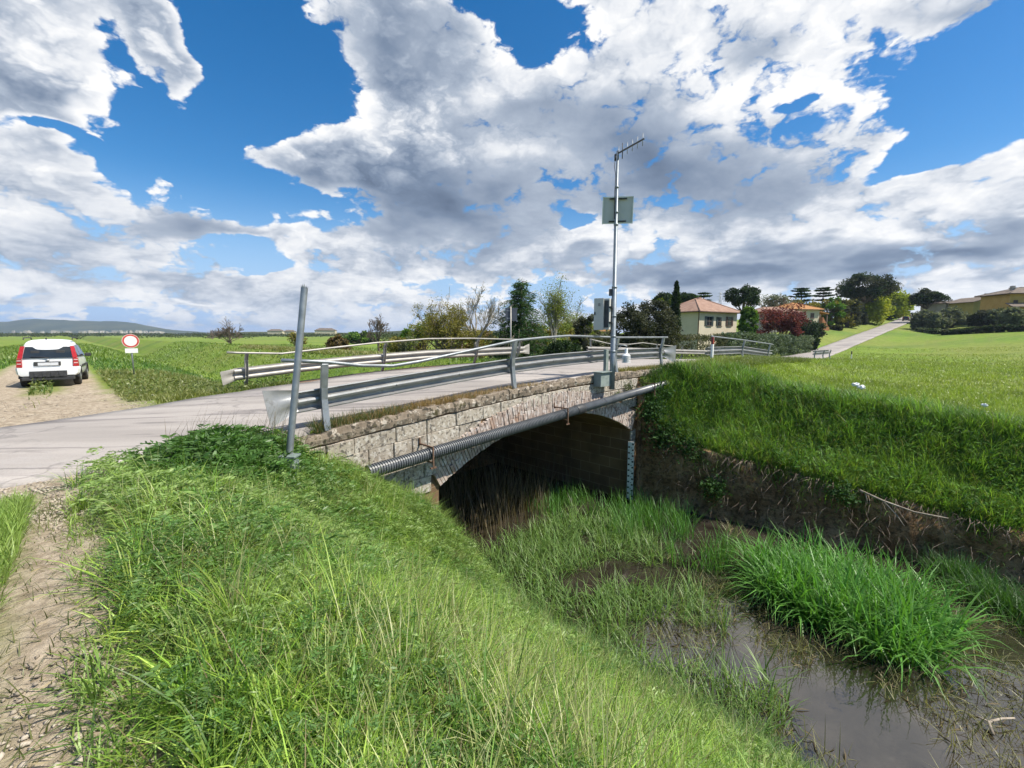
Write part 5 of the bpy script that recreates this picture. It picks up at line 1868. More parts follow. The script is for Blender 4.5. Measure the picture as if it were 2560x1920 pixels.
M_PEB = pmat('pebble', (0.24, 0.20, 0.15), (0.48, 0.42, 0.34), 1.7, 0.9)
stones(7000, lambda n: (rng.uniform(-4.5, 1.0, n), rng.uniform(5.6, 8.1, n)), 0.008, 0.030, 'shoulder_gravel', 'pale loose gravel on the near shoulder of the road', M_PEB)
stones(3500, lambda n: (rng.uniform(-4.0, 1.6, n), rng.uniform(12.6, 19, n)), 0.008, 0.024, 'track_gravel', 'sandy loose stones where the farm track meets the road', M_PEB)
stones(1800, lambda n: (rng.uniform(-0.7, 0.25, n), rng.uniform(0.8, 6.2, n)), 0.006, 0.022, 'path_gravel', 'small stones on the trodden footpath', M_PEB)
# straw litter on the footpath
s, t = scatter(600, -0.6, 0.5, 0.8, 4.5)
P = roots(s, t, -0.012)
az = rng.uniform(0, 6.28, len(s))
V, Lp, S_, C = leaves(P, rng.uniform(0.04, 0.13, len(s)), 0, vary((0.38, 0.31, 0.20), len(s), 0.3, 0.1), 0.07, np.stack([np.cos(az), np.sin(az), rng.uniform(-0.02, 0.10, len(s))], axis=1))
tag(np_mesh('straw_litter', V, Lp, S_, M_LEAF, col=C), 'dry straw litter on the trodden footpath', 'straw', kind='stuff')
# wildflower specks
s = rng.uniform(17.8, 24, 150)
t = rng.uniform(-4, 7.8, 150)
P = roots(s, t)
P[:, 2] += rng.uniform(0.18, 0.34, len(s))
V, Lp, S_, C = leaves(P, rng.uniform(0.02, 0.05, len(s)), 0.2, vary((0.7, 0.7, 0.62), len(s), 0.1, 0.2), 0.9)
tag(np_mesh('field_daisies', V, Lp, S_, M_LEAF, col=C), 'tiny white daisies dotted over the field edge', 'flowers', kind='stuff')
# white scraps of litter on the far bank
for i, (u, Y, z, r, lab) in enumerate(((2145, 14.6, -1.72, 0.085, 'upper white crumpled plastic scrap among the far bank weeds'), (2160, 14.1, -1.98, 0.085, 'lower white crumpled plastic scrap among the far bank weeds'), (2475, 12.2, -2.0, 0.06, 'small white litter scrap near the right end of the far bank'))):
    c0 = place(u, Y, 0)
    sx_, tx_ = Q * (c0.x + c0.y), Q * (c0.y - c0.x)
    c0.z = float(ground(sx_, tx_)) + 0.50
    bm = bmesh.new()
    bmesh.ops.create_icosphere(bm, subdivisions=3, radius=r)
    for v in bm.verts:
        n = v.co.normalized()
        k = 0.55 + 0.9 * float(vnoise(n.x * 3 + i * 5, n.y * 3 + n.z * 2, 5))
        v.co = Vector((v.co.x * 1.2, v.co.y, v.co.z * 0.75)) * k
    bm.verts.index_update()
    mb = MB()
    mb.add([c0 + v.co for v in bm.verts], [tuple(v.index for v in f.verts) for f in bm.faces])
    bm.free()
    tag(mb.build('plastic_scrap', M_WHITE), lab, 'litter', 'white litter on the far bank')


# ================================================================== trees
def branch_skel(base, H, trunk_h, spread, rnd, levels=3, n_main=6, up=0.6, r0=0.12, gnarl=0.25, ratio=0.62, wide=1.0, kids=(3, 5)):
    """list of (points, radii) limbs and the outer tips"""
    limbs, tips = [], []

    def limb(p, d, L, r, lev):
        n = 4 if lev < levels else 3
        pts, rad = [p], [r]
        q = p
        for i in range(n):
            d = (d + Vector((rnd.uniform(-gnarl, gnarl), rnd.uniform(-gnarl, gnarl), rnd.uniform(-gnarl * 0.5, gnarl * 0.8)))).normalized()
            q = q + d * (L / n)
            pts.append(q)
            rad.append(r * (1 - 0.72 * (i + 1) / n))
        limbs.append((pts, rad, lev))
        if lev >= levels:
            tips.append((q, d))
            return
        for k in range(rnd.randint(*kids)):
            f = rnd.uniform(0.35, 1.0)
            i = min(int(f * n), n - 1)
            pp = pts[i].lerp(pts[i + 1], f * n - i)
            a = rnd.uniform(0, 2 * math.pi)
            o = d.orthogonal().normalized()
            o2 = d.cross(o)
            side = o * math.cos(a) + o2 * math.sin(a)
            nd = (d * rnd.uniform(0.6, 1.0) + side * rnd.uniform(0.5, 0.95) * wide + DZ * up * 0.35).normalized()
            limb(pp, nd, L * ratio * rnd.uniform(0.7, 1.1), rad[i] * 0.62, lev + 1)
        tips.append((q, d))
    tp = base + DZ * trunk_h + Vector((rnd.uniform(-.06, .06), rnd.uniform(-.06, .06), 0)) * trunk_h
    limbs.append(([base - DZ * 0.3, base.lerp(tp, 0.5) + Vector((rnd.uniform(-.05, .05), 0, 0)), tp], [r0 * 1.25, r0 * 1.05, r0 * 0.9], 0))
    for k in range(n_main):
        a = 2 * math.pi * (k + rnd.uniform(-0.3, 0.3)) / n_main
        e = rnd.uniform(0.35, 1.25)
        hd = spread * e * 1.2
        d = Vector((math.cos(a) * hd, math.sin(a) * hd, (H - trunk_h) * rnd.uniform(0.35, 0.9))).normalized()
        L = math.hypot(hd * 0.75, (H - trunk_h) * 0.62)
        limb(tp - DZ * trunk_h * rnd.uniform(0, 0.25), d, L * rnd.uniform(0.8, 1.0), r0 * 0.62, 1)
    return limbs, tips


def limbs_mesh(limbs, name, mat, parent, minr=0.012):
    mb = MB()
    for pts, rad, lev in limbs:
        mb.tube(pts, [max(r, minr) for r in rad], 7 if lev == 0 else (5 if lev == 1 else 3), caps=lev < 2)
    return mb.build(name, mat, parent)


def puff(centers, rad, per, size, cols, up=0.6, aspect=0.6, flat=1.0):
    """leaf clumps round the given centres"""
    centers = np.asarray(centers, dtype=float)
    n = len(centers)
    q = rng.normal(size=(n, per, 3))
    q /= np.linalg.norm(q, axis=2, keepdims=True)
    r = np.asarray(rad).reshape(-1, 1, 1) * rng.random((n, per, 1)) ** 0.45
    P = (centers[:, None, :] + q * r * np.array([1, 1, flat])).reshape(-1, 3)
    ci = rng.integers(0, len(cols), n)
    base = np.array(cols)[ci]
    c = np.repeat(base[:, None, :], per, axis=1).reshape(-1, 3) * rng.uniform(0.7, 1.3, (n * per, 1))
    return leaves(P, rng.uniform(0.6, 1.3, n * per) * size, up, c, aspect)


def put_tree(name, label, cat, group, base, limbs, crown, bark, minr):
    root = empty(name, base, label, cat, group)
    if limbs:
        limbs_mesh(limbs, 'trunk', bark, root, minr)
    if crown is not None:
        V, Lp, S_, C = crown
        np_mesh('crown', V, Lp, S_, M_LEAF, root, col=C)
    return root


def broad(name, label, group, u, Y, vtop, wpx, cols, seed, trunk=0.28, leafy=1.0, bark=M_DARKBARK, levels=3, cat='tree', flat=0.8, size=1.0, dz=0.0, n_main=7, lowcut=0.0, wide=1.0, drop=0.0):
    rnd = random.Random(seed)
    b = place(u, Y)
    H = hgt(vtop, Y) - b.z
    sp = wpx / F_PX * Y / 2
    limbs, tips = branch_skel(b, H * 0.93, H * trunk, sp, rnd, levels, n_main, r0=0.022 * H + 0.03, wide=wide)
    # keep the twigs inside the height of the crown
    top = max(max(p.z for p in l[0]) for l in limbs)
    rad_ = float(np.percentile([max(math.hypot(p.x - b.x, p.y - b.y) for p in l[0]) for l in limbs if l[2] >= 2], 88))
    kz, kx = (H * 0.97) / max(top - b.z, 0.1), sp * 0.95 / max(rad_, 0.1)
    fit = lambda p: Vector((b.x + (p.x - b.x) * kx, b.y + (p.y - b.y) * kx, b.z + (p.z - b.z) * kz))
    limbs = [([fit(p) for p in l[0]], l[1], l[2]) for l in limbs]
    crown = None
    px = Y / 448.0
    if leafy > 0:
        tp = np.array([fit(t[0]) for t in tips])
        n = int(len(tp) * min(1, leafy))
        idx = rng.permutation(len(tp))[:max(n, 8)]
        tp = tp[idx]
        if lowcut > 0:
            tp = tp[tp[:, 2] > b.z + H * lowcut]
        per = int(34 * leafy)
        crown = puff(tp, rng.uniform(0.10, 0.20, len(tp)) * H * 0.62, max(per, 6), max(0.10, px * 1.9) * size, cols, 0.8, 0.6, flat)
    return put_tree(name, label, cat, group, b, limbs, crown, bark, max(0.010, px * 0.20))


def mass(name, label, group, u, Y, vtop, wpx, cols, seed, dpx=None, vbase=None, cat='shrub', n=70, per=60, size=1.0, bark=M_DARKBARK, tophat=0.0, bumps=0.35, stems=4):
    """dense evergreen mass: leaf clumps over a lumpy ellipsoid reaching the ground"""
    rnd = random.Random(seed)
    b = place(u, Y)
    H = hgt(vtop, Y) - b.z
    a = wpx / F_PX * Y / 2
    d = (dpx or wpx * 0.8) / F_PX * Y / 2
    z0 = b.z if vbase is None else hgt(vbase, Y)
    hh = hgt(vtop, Y) - z0
    th = np.arccos(1 - 1.75 * rng.random(n))
    ph = rng.uniform(0, 2 * np.pi, n)
    k = 1 - bumps * rng.random(n)
    C = np.stack([b.x + a * 0.9 * np.sin(th) * np.cos(ph) * k, b.y + d * 0.9 * np.sin(th) * np.sin(ph) * k, z0 + hh * (0.42 + 0.50 * np.cos(th) * k)], axis=1)
    px = Y / 448.0
    rad = rng.uniform(0.16, 0.30, n) * min(a, hh) * 1.0
    crown = puff(C, rad, int(per * 2.6), max(0.10, px * 2.1) * size, cols, 1.0, 0.62)
    limbs = []
    for i in range(stems):
        e = C[rnd.randrange(n)]
        limbs.append(([b - DZ * 0.3, b.lerp(Vector(e), 0.5), Vector(e)], [0.05 * H, 0.035 * H, 0.012 * H], 1))
    return put_tree(name, label, cat, group, b, limbs, crown, bark, 0.02)


def cypress(label, u, Y, vtop, wpx, cols):
    b = place(u, Y)
    H = hgt(vtop, Y) - b.z
    w = wpx / F_PX * Y / 2
    n = 150
    h = rng.random(n) ** 0.9
    prof = np.interp(h, [0, 0.08, 0.4, 0.75, 0.93, 1], [0.55, 0.9, 1.0, 0.72, 0.33, 0.05])
    ph = rng.uniform(0, 6.28, n)
    k = w * prof * rng.uniform(0.5, 0.85, n)
    C = np.stack([b.x + k * np.cos(ph), b.y + k * np.sin(ph), b.z + H * (0.03 + 0.94 * h)], axis=1)
    crown = puff(C, w * prof * 0.45 + 0.05, 110, Y / 448 * 1.8, cols, 1.6, 0.45, 1.8)
    return put_tree('cypress_tree', label, 'tree', None, b, [([b - DZ * 0.3, b + DZ * H * 0.5, b + DZ * H * 0.98], [0.14, 0.10, 0.02], 0)], crown, M_DARKBARK, 0.02)


def cedar(label, u, Y, vtop, wpx, cols, seed, group=None):
    """drooping tiered conifer"""
    rnd = random.Random(seed)
    b = place(u, Y)
    H = hgt(vtop, Y) - b.z
    w = wpx / F_PX * Y / 2
    limbs = [([b - DZ * 0.3, b + DZ * H * 0.5, b + DZ * H * 0.97 + Vector((0.05 * w, 0, 0))], [0.16, 0.10, 0.03], 0)]
    C, rad = [], []
    z = 0.06
    while z < 0.97:
        r = w * np.interp(z, [0.05, 0.2, 0.45, 0.7, 0.88, 1.0], [1.0, 0.92, 0.74, 0.50, 0.30, 0.14])
        nb = max(3, int(8 * (1 - z) + 3))
        a0 = rnd.uniform(0, 6.28)
        for k in range(nb):
            a = a0 + 6.28 * k / nb + rnd.uniform(-0.3, 0.3)
            L = r * rnd.uniform(0.5, 1.15)
            st = b + DZ * H * (z + rnd.uniform(-0.025, 0.025))
            d = Vector((math.cos(a), math.sin(a), 0))
            pts = [st, st + d * L * 0.5 + DZ * L * 0.10, st + d * L * 0.85 - DZ * L * 0.03, st + d * L - DZ * L * 0.20]
            limbs.append((pts, [0.05, 0.035, 0.02, 0.008], 2))
            for f in np.arange(0.18, 1.04, 0.11):
                if f < 0.5:
                    q = pts[0].lerp(pts[1], f / 0.5)
                elif f < 0.85:
                    q = pts[1].lerp(pts[2], (f - 0.5) / 0.35)
                else:
                    q = pts[2].lerp(pts[3], (f - 0.85) / 0.15)
                C.append(q + Vector((rnd.uniform(-.06, .06), rnd.uniform(-.06, .06), -0.05)) * w)
                rad.append(0.13 * w * (1.15 - 0.5 * f))
        z += rnd.uniform(0.038, 0.06)
    C.append(b + DZ * H * 0.98)
    rad.append(0.10 * w)
    C = np.array(C)
    crown = puff(C, np.array(rad) * 1.05, 34, Y / 448 * 1.7, cols, 0.5, 0.45, 0.5)
    return put_tree('cedar_tree', label, 'tree', group, b, limbs, crown, M_DARKBARK, 0.02)


def flat_cedar(label, u, Y, vtop, wpx, cols, seed, group=None, vb=None):
    rnd = random.Random(seed)
    b = place(u, Y)
    H = hgt(vtop, Y) - b.z
    w = wpx / F_PX * Y / 2
    limbs = [([b - DZ * 0.3, b + DZ * H * 0.6, b + DZ * H * 0.96], [0.3, 0.2, 0.06], 0)]
    C, rad = [], []
    for z, r in ((0.98, 0.55), (0.92, 0.85), (0.84, 0.72), (0.77, 1.0), (0.66, 0.85), (0.55, 0.95), (0.45, 0.8)):
        for k in range(7):
            a = 6.28 * k / 7 + rnd.uniform(-.4, .4)
            L = w * r * rnd.uniform(0.5, 1.0)
            st = b + DZ * H * (z - 0.03)
            e = st + Vector((math.cos(a), math.sin(a), 0.10)) * L
            limbs.append(([st, st.lerp(e, 0.5) + DZ * 0.1, e], [0.09, 0.06, 0.03], 2))
            for f in (0.3, 0.5, 0.7, 0.85, 1.0):
                C.append(st.lerp(e, f) + DZ * 0.12)
                rad.append(w * 0.17)
    crown = puff(np.array(C), np.array(rad), 30, Y / 448 * 1.7, cols, 0.3, 0.6, 0.35)
    return put_tree('flat_topped_cedar', label, 'tree', group, b, limbs, crown, M_DARKBARK, 0.03)


def pine(label, u, Y, vtop, wpx, vlow, cols, seed, group=None, name='pine_tree', n=46):
    """round-headed pine: lobed needle masses on forking limbs over a clear trunk"""
    rnd = random.Random(seed)
    b = place(u, Y)
    H = hgt(vtop, Y) - b.z
    zl = hgt(vlow, Y)
    w = wpx / F_PX * Y / 2
    hh = hgt(vtop, Y) - zl
    C = []
    for k in range(n):
        a = rnd.uniform(0, 6.28)
        cz = rnd.uniform(-0.95, 1.0)
        k_ = rnd.uniform(0.55, 0.95)
        r = math.sqrt(max(0.0, 1 - cz * cz)) * k_
        C.append((b.x + math.cos(a) * r * w * 0.88, b.y + math.sin(a) * r * w * 0.88, zl + hh * (0.5 + 0.42 * cz * k_) + (0.10 * hh if cz > 0 else 0.0) * (1 - r)))
    C = np.array(C)
    rad = rng.uniform(0.15, 0.27, n) * min(w, hh) * 1.15
    crown = puff(C, rad, 220, Y / 448 * 2.0, cols, 0.9, 0.55, 0.85)
    limbs = [([b - DZ * 0.3, b + DZ * (zl - b.z) * 0.7, b + DZ * (zl - b.z + hh * 0.3)], [0.03 * H, 0.026 * H, 0.018 * H], 0)]
    st = b + DZ * (zl - b.z) * 0.85
    for k in range(0, n, 3):
        e = Vector(C[k])
        limbs.append(([st, st.lerp(e, 0.5) - DZ * 0.2, e], [0.014 * H, 0.009 * H, 0.004 * H], 1))
    return put_tree(name, label, 'tree', group, b, limbs, crown, M_DARKBARK, 0.03)


C_SPRING = [(0.20, 0.25, 0.045), (0.16, 0.21, 0.045), (0.24, 0.26, 0.065)]
C_OLIVEY = [(0.21, 0.19, 0.04), (0.16, 0.155, 0.04), (0.25, 0.22, 0.055)]
C_DARK = [(0.030, 0.055, 0.022), (0.042, 0.07, 0.028), (0.022, 0.042, 0.018)]
C_HOLM = [(0.055, 0.062, 0.038), (0.085, 0.09, 0.058), (0.04, 0.048, 0.028)]
C_CEDAR = [(0.06, 0.12, 0.04), (0.035, 0.08, 0.03), (0.09, 0.15, 0.05)]
C_PLUM = [(0.17, 0.045, 0.045), (0.11, 0.033, 0.034), (0.22, 0.07, 0.062)]
C_LIME = [(0.34, 0.38, 0.03), (0.27, 0.32, 0.03), (0.40, 0.41, 0.045)]
C_OLIVE = [(0.15, 0.17, 0.11), (0.20, 0.22, 0.145), (0.11, 0.125, 0.08)]
C_BROWN = [(0.13, 0.09, 0.045), (0.17, 0.125, 0.06)]
C_GREEN = [(0.10, 0.20, 0.03), (0.08, 0.16, 0.03), (0.14, 0.23, 0.04)]

# left and centre, beyond the bridge
broad('bare_tree', 'small rounded leafless tree alone in the far left field', 'leafless trees', 575, 88, 806, 78, C_BROWN, 3, 0.22, 0.0, M_DARKBARK, 4, n_main=8)
broad('young_poplar', 'pair of thin upright poplars rising out of the rounded leafless tree', None, 580, 90, 789, 34, C_BROWN, 4, 0.5, 0.0, M_DARKBARK, 2, n_main=4)
broad('field_shrub', 'yellowish half leafed shrub behind the leaning pole', 'field shrubs', 742, 62, 826, 42, C_OLIVEY, 5, 0.1, 0.35, M_DARKBARK, 3, 'shrub', n_main=8)
mass('field_shrub', 'low wide brown bramble thicket left of the small bare tree', 'field shrubs', 848, 60, 839, 62, C_BROWN, 6, n=40, per=40)
broad('bare_tree', 'small bare tree standing in the field behind the far rail', 'leafless trees', 948, 54, 781, 64, C_BROWN, 7, 0.34, 0.0, M_DARKBARK, 4, n_main=7)
mass('field_shrub', 'bright green rounded bush left of the yellowish willow shrub', 'field shrubs', 1022, 50, 818, 50, C_GREEN, 8, n=36, per=50)
broad('willow_shrub', 'tall yellowish many stemmed willow shrub before the big bare tree', None, 1118, 38, 752, 150, C_OLIVEY, 9, 0.05, 1.1, M_DARKBARK, 3, 'shrub', n_main=14, size=0.8, wide=0.7)
broad('willow_shrub', 'smaller pale green willow shrub to the left of the tall yellowish one', None, 1058, 43, 790, 70, C_SPRING, 10, 0.05, 0.9, M_DARKBARK, 3, 'shrub', n_main=9, size=0.8)
broad('bare_tree', 'spreading bare tree with a forked trunk left of the dark cedar', 'leafless trees', 1190, 41, 696, 185, C_SPRING, 11, 0.30, 0.16, M_PALEBARK, 4, n_main=10, size=0.6)
mass('field_shrub', 'brown green undergrowth at the foot of the spreading bare tree', 'field shrubs', 1200, 46, 826, 130, C_OLIVEY + C_BROWN, 12, n=46, per=40)
mass('field_shrub', 'olive thicket between the willow shrub and the cedar', 'field shrubs', 1150, 44, 815, 150, C_OLIVEY, 112, n=50, per=40)
mass('field_shrub', 'dark bramble mass at the foot of the cedar', 'field shrubs', 1268, 40, 838, 90, C_DARK + C_BROWN, 113, n=40, per=40)
mass('field_shrub', 'dry yellowish reed thicket behind the far rail', 'field shrubs', 1010, 46, 842, 120, C_OLIVEY + C_OLIVE, 114, n=46, per=40)
mass('background_trees', 'low dark green trees behind the small bare tree', 'field shrubs', 905, 120, 829, 90, C_HOLM + C_GREEN, 115, n=40, per=40, cat='tree')
mass('field_shrub', 'tall yellow green bushes between cedar and poplar', 'field shrubs', 1345, 50, 806, 70, C_SPRING + C_GREEN, 116, n=40, per=40)
cedar('dark green cedar with drooping tiered branches behind the square sign', 1300, 38, 699, 205, C_CEDAR, 13)
broad('young_poplar', 'slender young poplar with fresh leaves right of the cedar', None, 1386, 44, 690, 62, C_SPRING, 14, 0.16, 0.9, M_PALEBARK, 3, n_main=12, size=0.7)
broad('spring_tree', 'wide airy tree with sparse new leaves behind the young poplar', None, 1442, 58, 738, 130, C_SPRING, 15, 0.2, 0.5, M_PALEBARK, 4, n_main=9, size=0.7)
mass('field_shrub', 'yellow green thicket under the slender young poplar', 'field shrubs', 1395, 47, 800, 120, C_SPRING + C_OLIVEY, 16, n=46, per=46)
mass('holm_oak', 'small dark evergreen oak partly hidden by the grey cabinet', 'evergreen oaks', 1462, 44, 776, 76, C_HOLM + C_SPRING[:1], 17, n=50, per=60, cat='tree')
mass('holm_oak', 'wide grey green evergreen oak directly right of the mast', 'evergreen oaks', 1575, 44, 756, 130, C_HOLM, 18, n=80, per=70, cat='tree')
mass('holm_oak', 'tallest grey green evergreen oak beside the cypress', 'evergreen oaks', 1632, 46, 741, 120, C_HOLM, 19, n=80, per=70, cat='tree')
mass('dark_hedge', 'low dark clipped hedge behind the far guardrail gap', None, 1410, 33, 851, 118, C_DARK, 20, dpx=60, n=60, per=60, cat='hedge')
cypress('tall narrow dark cypress at the left corner of the cream house', 1684, 54, 704, 24, C_DARK)
pine('dark pine crown just behind the cypress and cream house', 1705, 92, 737, 64, 765, C_DARK + C_CEDAR[:1], 21, 'background pines')
pine('low dark pine crown left of the cypress', 1655, 92, 738, 60, 768, C_DARK + C_SPRING[:1], 22, 'background pines')
flat_cedar('flat tiered cedar rising behind the cream house roof', 1752, 96, 732, 52, C_CEDAR + C_DARK, 23, 'flat topped cedars')
pine('round lobed dark pine right of the cream house', 1851, 92, 720, 92, 772, C_DARK, 24, 'background pines', n=34)
mass('light_green_tree', 'fresh light green leafy tree at the right wall of the cream house', None, 1864, 63, 754, 48, C_GREEN, 25, n=60, per=60, cat='tree')
broad('plum_tree', 'dark red purple leaved plum tree between the two houses', None, 1942, 76, 763, 102, C_PLUM, 26, 0.12, 1.3, M_DARKBARK, 3, n_main=10, flat=0.9)
broad('pale_tree', 'pale leafless grove tree behind the plum tree', None, 1932, 122, 738, 66, C_OLIVE, 27, 0.25, 0.25, M_PALEBARK, 4, n_main=9)
mass('background_trees', 'brownish green tree band behind the orange roofed house', None, 1995, 128, 750, 130, C_OLIVEY + C_OLIVE, 28, n=70, per=40, cat='tree')
flat_cedar('left one of two flat tiered cedars above the orange roof', 1993, 130, 722, 52, C_CEDAR + C_DARK, 29, 'flat topped cedars')
flat_cedar('right one of two flat tiered cedars above the orange roof', 2046, 132, 721, 46, C_CEDAR + C_DARK, 30, 'flat topped cedars')
mass('light_green_tree', 'small bright tree in the gap right of the flat cedars', None, 2072, 122, 735, 50, C_GREEN + C_OLIVEY, 31, n=40, per=40, cat='tree')
pine('huge dark umbrella pine towering above the lime green trees', 2148, 138, 694, 140, 752, C_DARK + C_HOLM, 32, None, 'umbrella_pine', n=60)
mass('background_trees', 'dull brown green tree under the left side of the umbrella pine', None, 2110, 125, 742, 72, C_HOLM + C_OLIVEY, 33, n=50, per=46, cat='tree')
mass('lime_tree', 'left lime green leafy tree beside the climbing road', 'lime green roadside trees', 2150, 142, 742, 116, C_LIME, 34, n=80, per=60, cat='tree')
mass('lime_tree', 'right lime green leafy tree beside the climbing road', 'lime green roadside trees', 2200, 166, 722, 112, C_LIME, 35, n=80, per=60, cat='tree')
mass('roadside_shrub', 'dull grey green shrub below the lime trees', 'roadside shrubs', 2132, 136, 782, 58, C_HOLM, 36, n=40, per=50)
mass('roadside_shrub', 'green shrubs on the road bank under the lime trees', 'roadside shrubs', 2200, 165, 785, 50, C_GREEN + C_DARK, 37, n=40, per=50)
pine('dark round pine standing right of the climbing road', 2304, 142, 726, 76, 770, C_DARK + C_HOLM[:1], 38, 'background pines', n=34)
mass('background_trees', 'dark distant trees closing the road on the skyline', None, 2262, 190, 786, 60, C_DARK, 39, n=40, per=40, cat='tree')
for u, Y, vt, w, sd, lab in ((2296, 122, 777, 52, 40, 'grey green olive tree nearest to the climbing road'), (2335, 118, 772, 56, 41, 'wide grey olive tree in front of the grey low house'), (2362, 120, 770, 60, 42, 'olive tree in front of the low house chimney pots'),
                             (2440, 112, 778, 46, 43, 'dark olive bush before the ochre gabled house'), (2478, 110, 772, 50, 44, 'olive tree between the gabled house and the two storey house'), (2520, 105, 770, 56, 45, 'pale olive tree in front of the two storey ochre house'), (2405, 124, 785, 40, 46, 'low grey olive bush between the dry hedge and gabled house')):
    mass('olive_tree', lab, 'olive trees', u, Y, vt, w, C_OLIVE if sd != 43 else C_HOLM, sd, n=46, per=50, cat='tree')


def hedge(label, group, p0, p1, w, h0, h1, cols, Y, name='hedge', lump=0.15, dens=1.0):
    d = p1 - p0
    L = d.length
    n = int(L * 22 * dens)
    f = rng.random(n)
    lat = Vector((-d.y, d.x, 0)).normalized()
    h = h0 + (h1 - h0) * f
    hh = h * (1 - lump * fbm(f * L * 0.8, f * 0 + 3, 13))
    a = rng.uniform(0, np.pi, n)
    ex, ez = np.cos(a), np.sin(a)
    sq = np.maximum(np.abs(ex), np.abs(ez))
    lx, lz = ex / sq * w / 2 * 0.85, np.clip(ez / sq, 0, 1)
    low = rng.random(n) * 0.5
    lz = np.where(np.abs(ex) > np.abs(ez), rng.random(n), lz)
    bx, by = p0.x + d.x * f + lat.x * lx, p0.y + d.y * f + lat.y * lx
    gz = ground_xy(bx, by)
    C = np.stack([bx, by, gz + hh * 0.9 * lz], axis=1)
    root = empty(name, p0, label, 'hedge', group)
    V, Lp, S_, Cc = puff(C, np.full(n, 0.20 * max(w, 0.8)), 34, Y / 448 * 1.8, cols, 1.0, 0.62)
    np_mesh('foliage', V, Lp, S_, M_LEAF, root, col=Cc)
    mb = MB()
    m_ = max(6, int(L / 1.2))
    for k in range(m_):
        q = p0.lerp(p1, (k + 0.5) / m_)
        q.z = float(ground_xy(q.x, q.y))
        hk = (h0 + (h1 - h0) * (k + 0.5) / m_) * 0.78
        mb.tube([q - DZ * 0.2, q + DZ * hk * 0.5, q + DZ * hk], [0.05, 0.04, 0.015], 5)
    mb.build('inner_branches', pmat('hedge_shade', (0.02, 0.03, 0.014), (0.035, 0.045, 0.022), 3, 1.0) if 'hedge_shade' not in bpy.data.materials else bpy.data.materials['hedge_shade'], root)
    return root


C_LAUREL = [(0.13, 0.17, 0.11), (0.09, 0.125, 0.07), (0.17, 0.21, 0.15), (0.055, 0.085, 0.045)]
C_FLOWH = [(0.115, 0.12, 0.07), (0.075, 0.085, 0.045), (0.15, 0.15, 0.09), (0.045, 0.055, 0.03)]
pa, pb2, pc2 = place(1470, 42), place(1800, 50), place(2012, 78)
hedge('olive grey flowering hedge in front of the cream house', 'garden hedges', pa, pb2, 1.8, hgt(832, 42) - pa.z, hgt(834, 50) - pb2.z, C_FLOWH, 46)
hedge('pale green laurel hedge continuing to the right of the flowering hedge', 'garden hedges', pb2, pc2, 1.9, hgt(832, 50) - pb2.z, hgt(836, 78) - pc2.z, C_LAUREL, 60)
mass('garden_shrub', 'dark shrub at the right end of the laurel hedge', 'garden shrubs', 2024, 84, 842, 46, C_DARK + C_OLIVE, 51, n=36, per=46)
mass('garden_shrub', 'small yellow green shrub before the laurel hedge end', 'garden shrubs', 1972, 74, 852, 36, C_GREEN + C_DARK, 52, n=30, per=46)
mass('garden_shrub', 'dark green bushes in front of the orange roofed house', 'garden shrubs', 2012, 98, 800, 84, C_DARK + C_HOLM, 53, n=46, per=46)
mass('garden_shrub', 'small round bush by the brick stairs of the orange roofed house', 'garden shrubs', 2086, 116, 816, 26, C_HOLM, 54, n=24, per=40)
ha, hb = place(2350, 104), place(2572, 90)
hedge('low dark clipped hedge along the top edge of the sunny field', None, ha, hb, 1.3, 1.1, 1.5, C_DARK + C_HOLM, 100, 'field_hedge', 0.4)
hc_, hd_ = place(2290, 118), place(2352, 106)
hedge('ragged low bramble row where the field meets the olive trees', None, hc_, hd_, 1.1, 0.9, 1.0, C_OLIVE + C_DARK, 110, 'field_hedge', 0.5)

# ================================================================== houses
M_CREAM = pmat('cream_render', (0.52, 0.455, 0.335), (0.575, 0.505, 0.38), 0.8, 0.9, spots=[((0.42, 0.36, 0.26), 0.6, 0.55, 0.75, 0.4)])
M_CREAM2 = pmat('pale_render', (0.48, 0.42, 0.30), (0.53, 0.47, 0.345), 0.8, 0.9)
M_OCHRE = pmat('ochre_render', (0.46, 0.285, 0.075), (0.52, 0.335, 0.105), 0.8, 0.9)
M_YELLOW = pmat('yellow_render', (0.34, 0.275, 0.08), (0.39, 0.32, 0.11), 0.8, 0.9)
M_GREYR = pmat('grey_render', (0.30, 0.27, 0.24), (0.36, 0.33, 0.30), 0.8, 0.9)
M_TILE = pmat('terracotta_tiles', (0.235, 0.14, 0.10), (0.33, 0.21, 0.155), 1.6, 0.9, 0, 0.03, 3.0, spots=[((0.24, 0.14, 0.10), 4.0, 0.5, 0.65, 0.7)])
M_TILE2 = pmat('orange_tiles', (0.30, 0.135, 0.04), (0.39, 0.19, 0.065), 1.6, 0.9, 0, 0.03, 3.0)
M_TILE3 = pmat('grey_brown_tiles', (0.11, 0.085, 0.065), (0.17, 0.135, 0.105), 1.6, 0.9, 0, 0.03, 3.0)
M_SHUT = pmat('green_shutter', (0.03, 0.042, 0.042), (0.045, 0.058, 0.056), 6, 0.6)
M_SHUTB = pmat('brown_shutter', (0.06, 0.032, 0.022), (0.085, 0.045, 0.03), 6, 0.6)
M_GLASS = pmat('window_glass', (0.02, 0.024, 0.03), None, 3, 0.08)
M_EAVE = pmat('eave_wood', (0.13, 0.10, 0.075), (0.18, 0.14, 0.10), 4, 0.85)
M_BRICK = pmat('brick_stairs', (0.34, 0.135, 0.06), (0.42, 0.18, 0.085), 3, 0.9)
M_PIPE = pmat('copper_pipe', (0.10, 0.055, 0.035), (0.14, 0.08, 0.05), 3, 0.6)


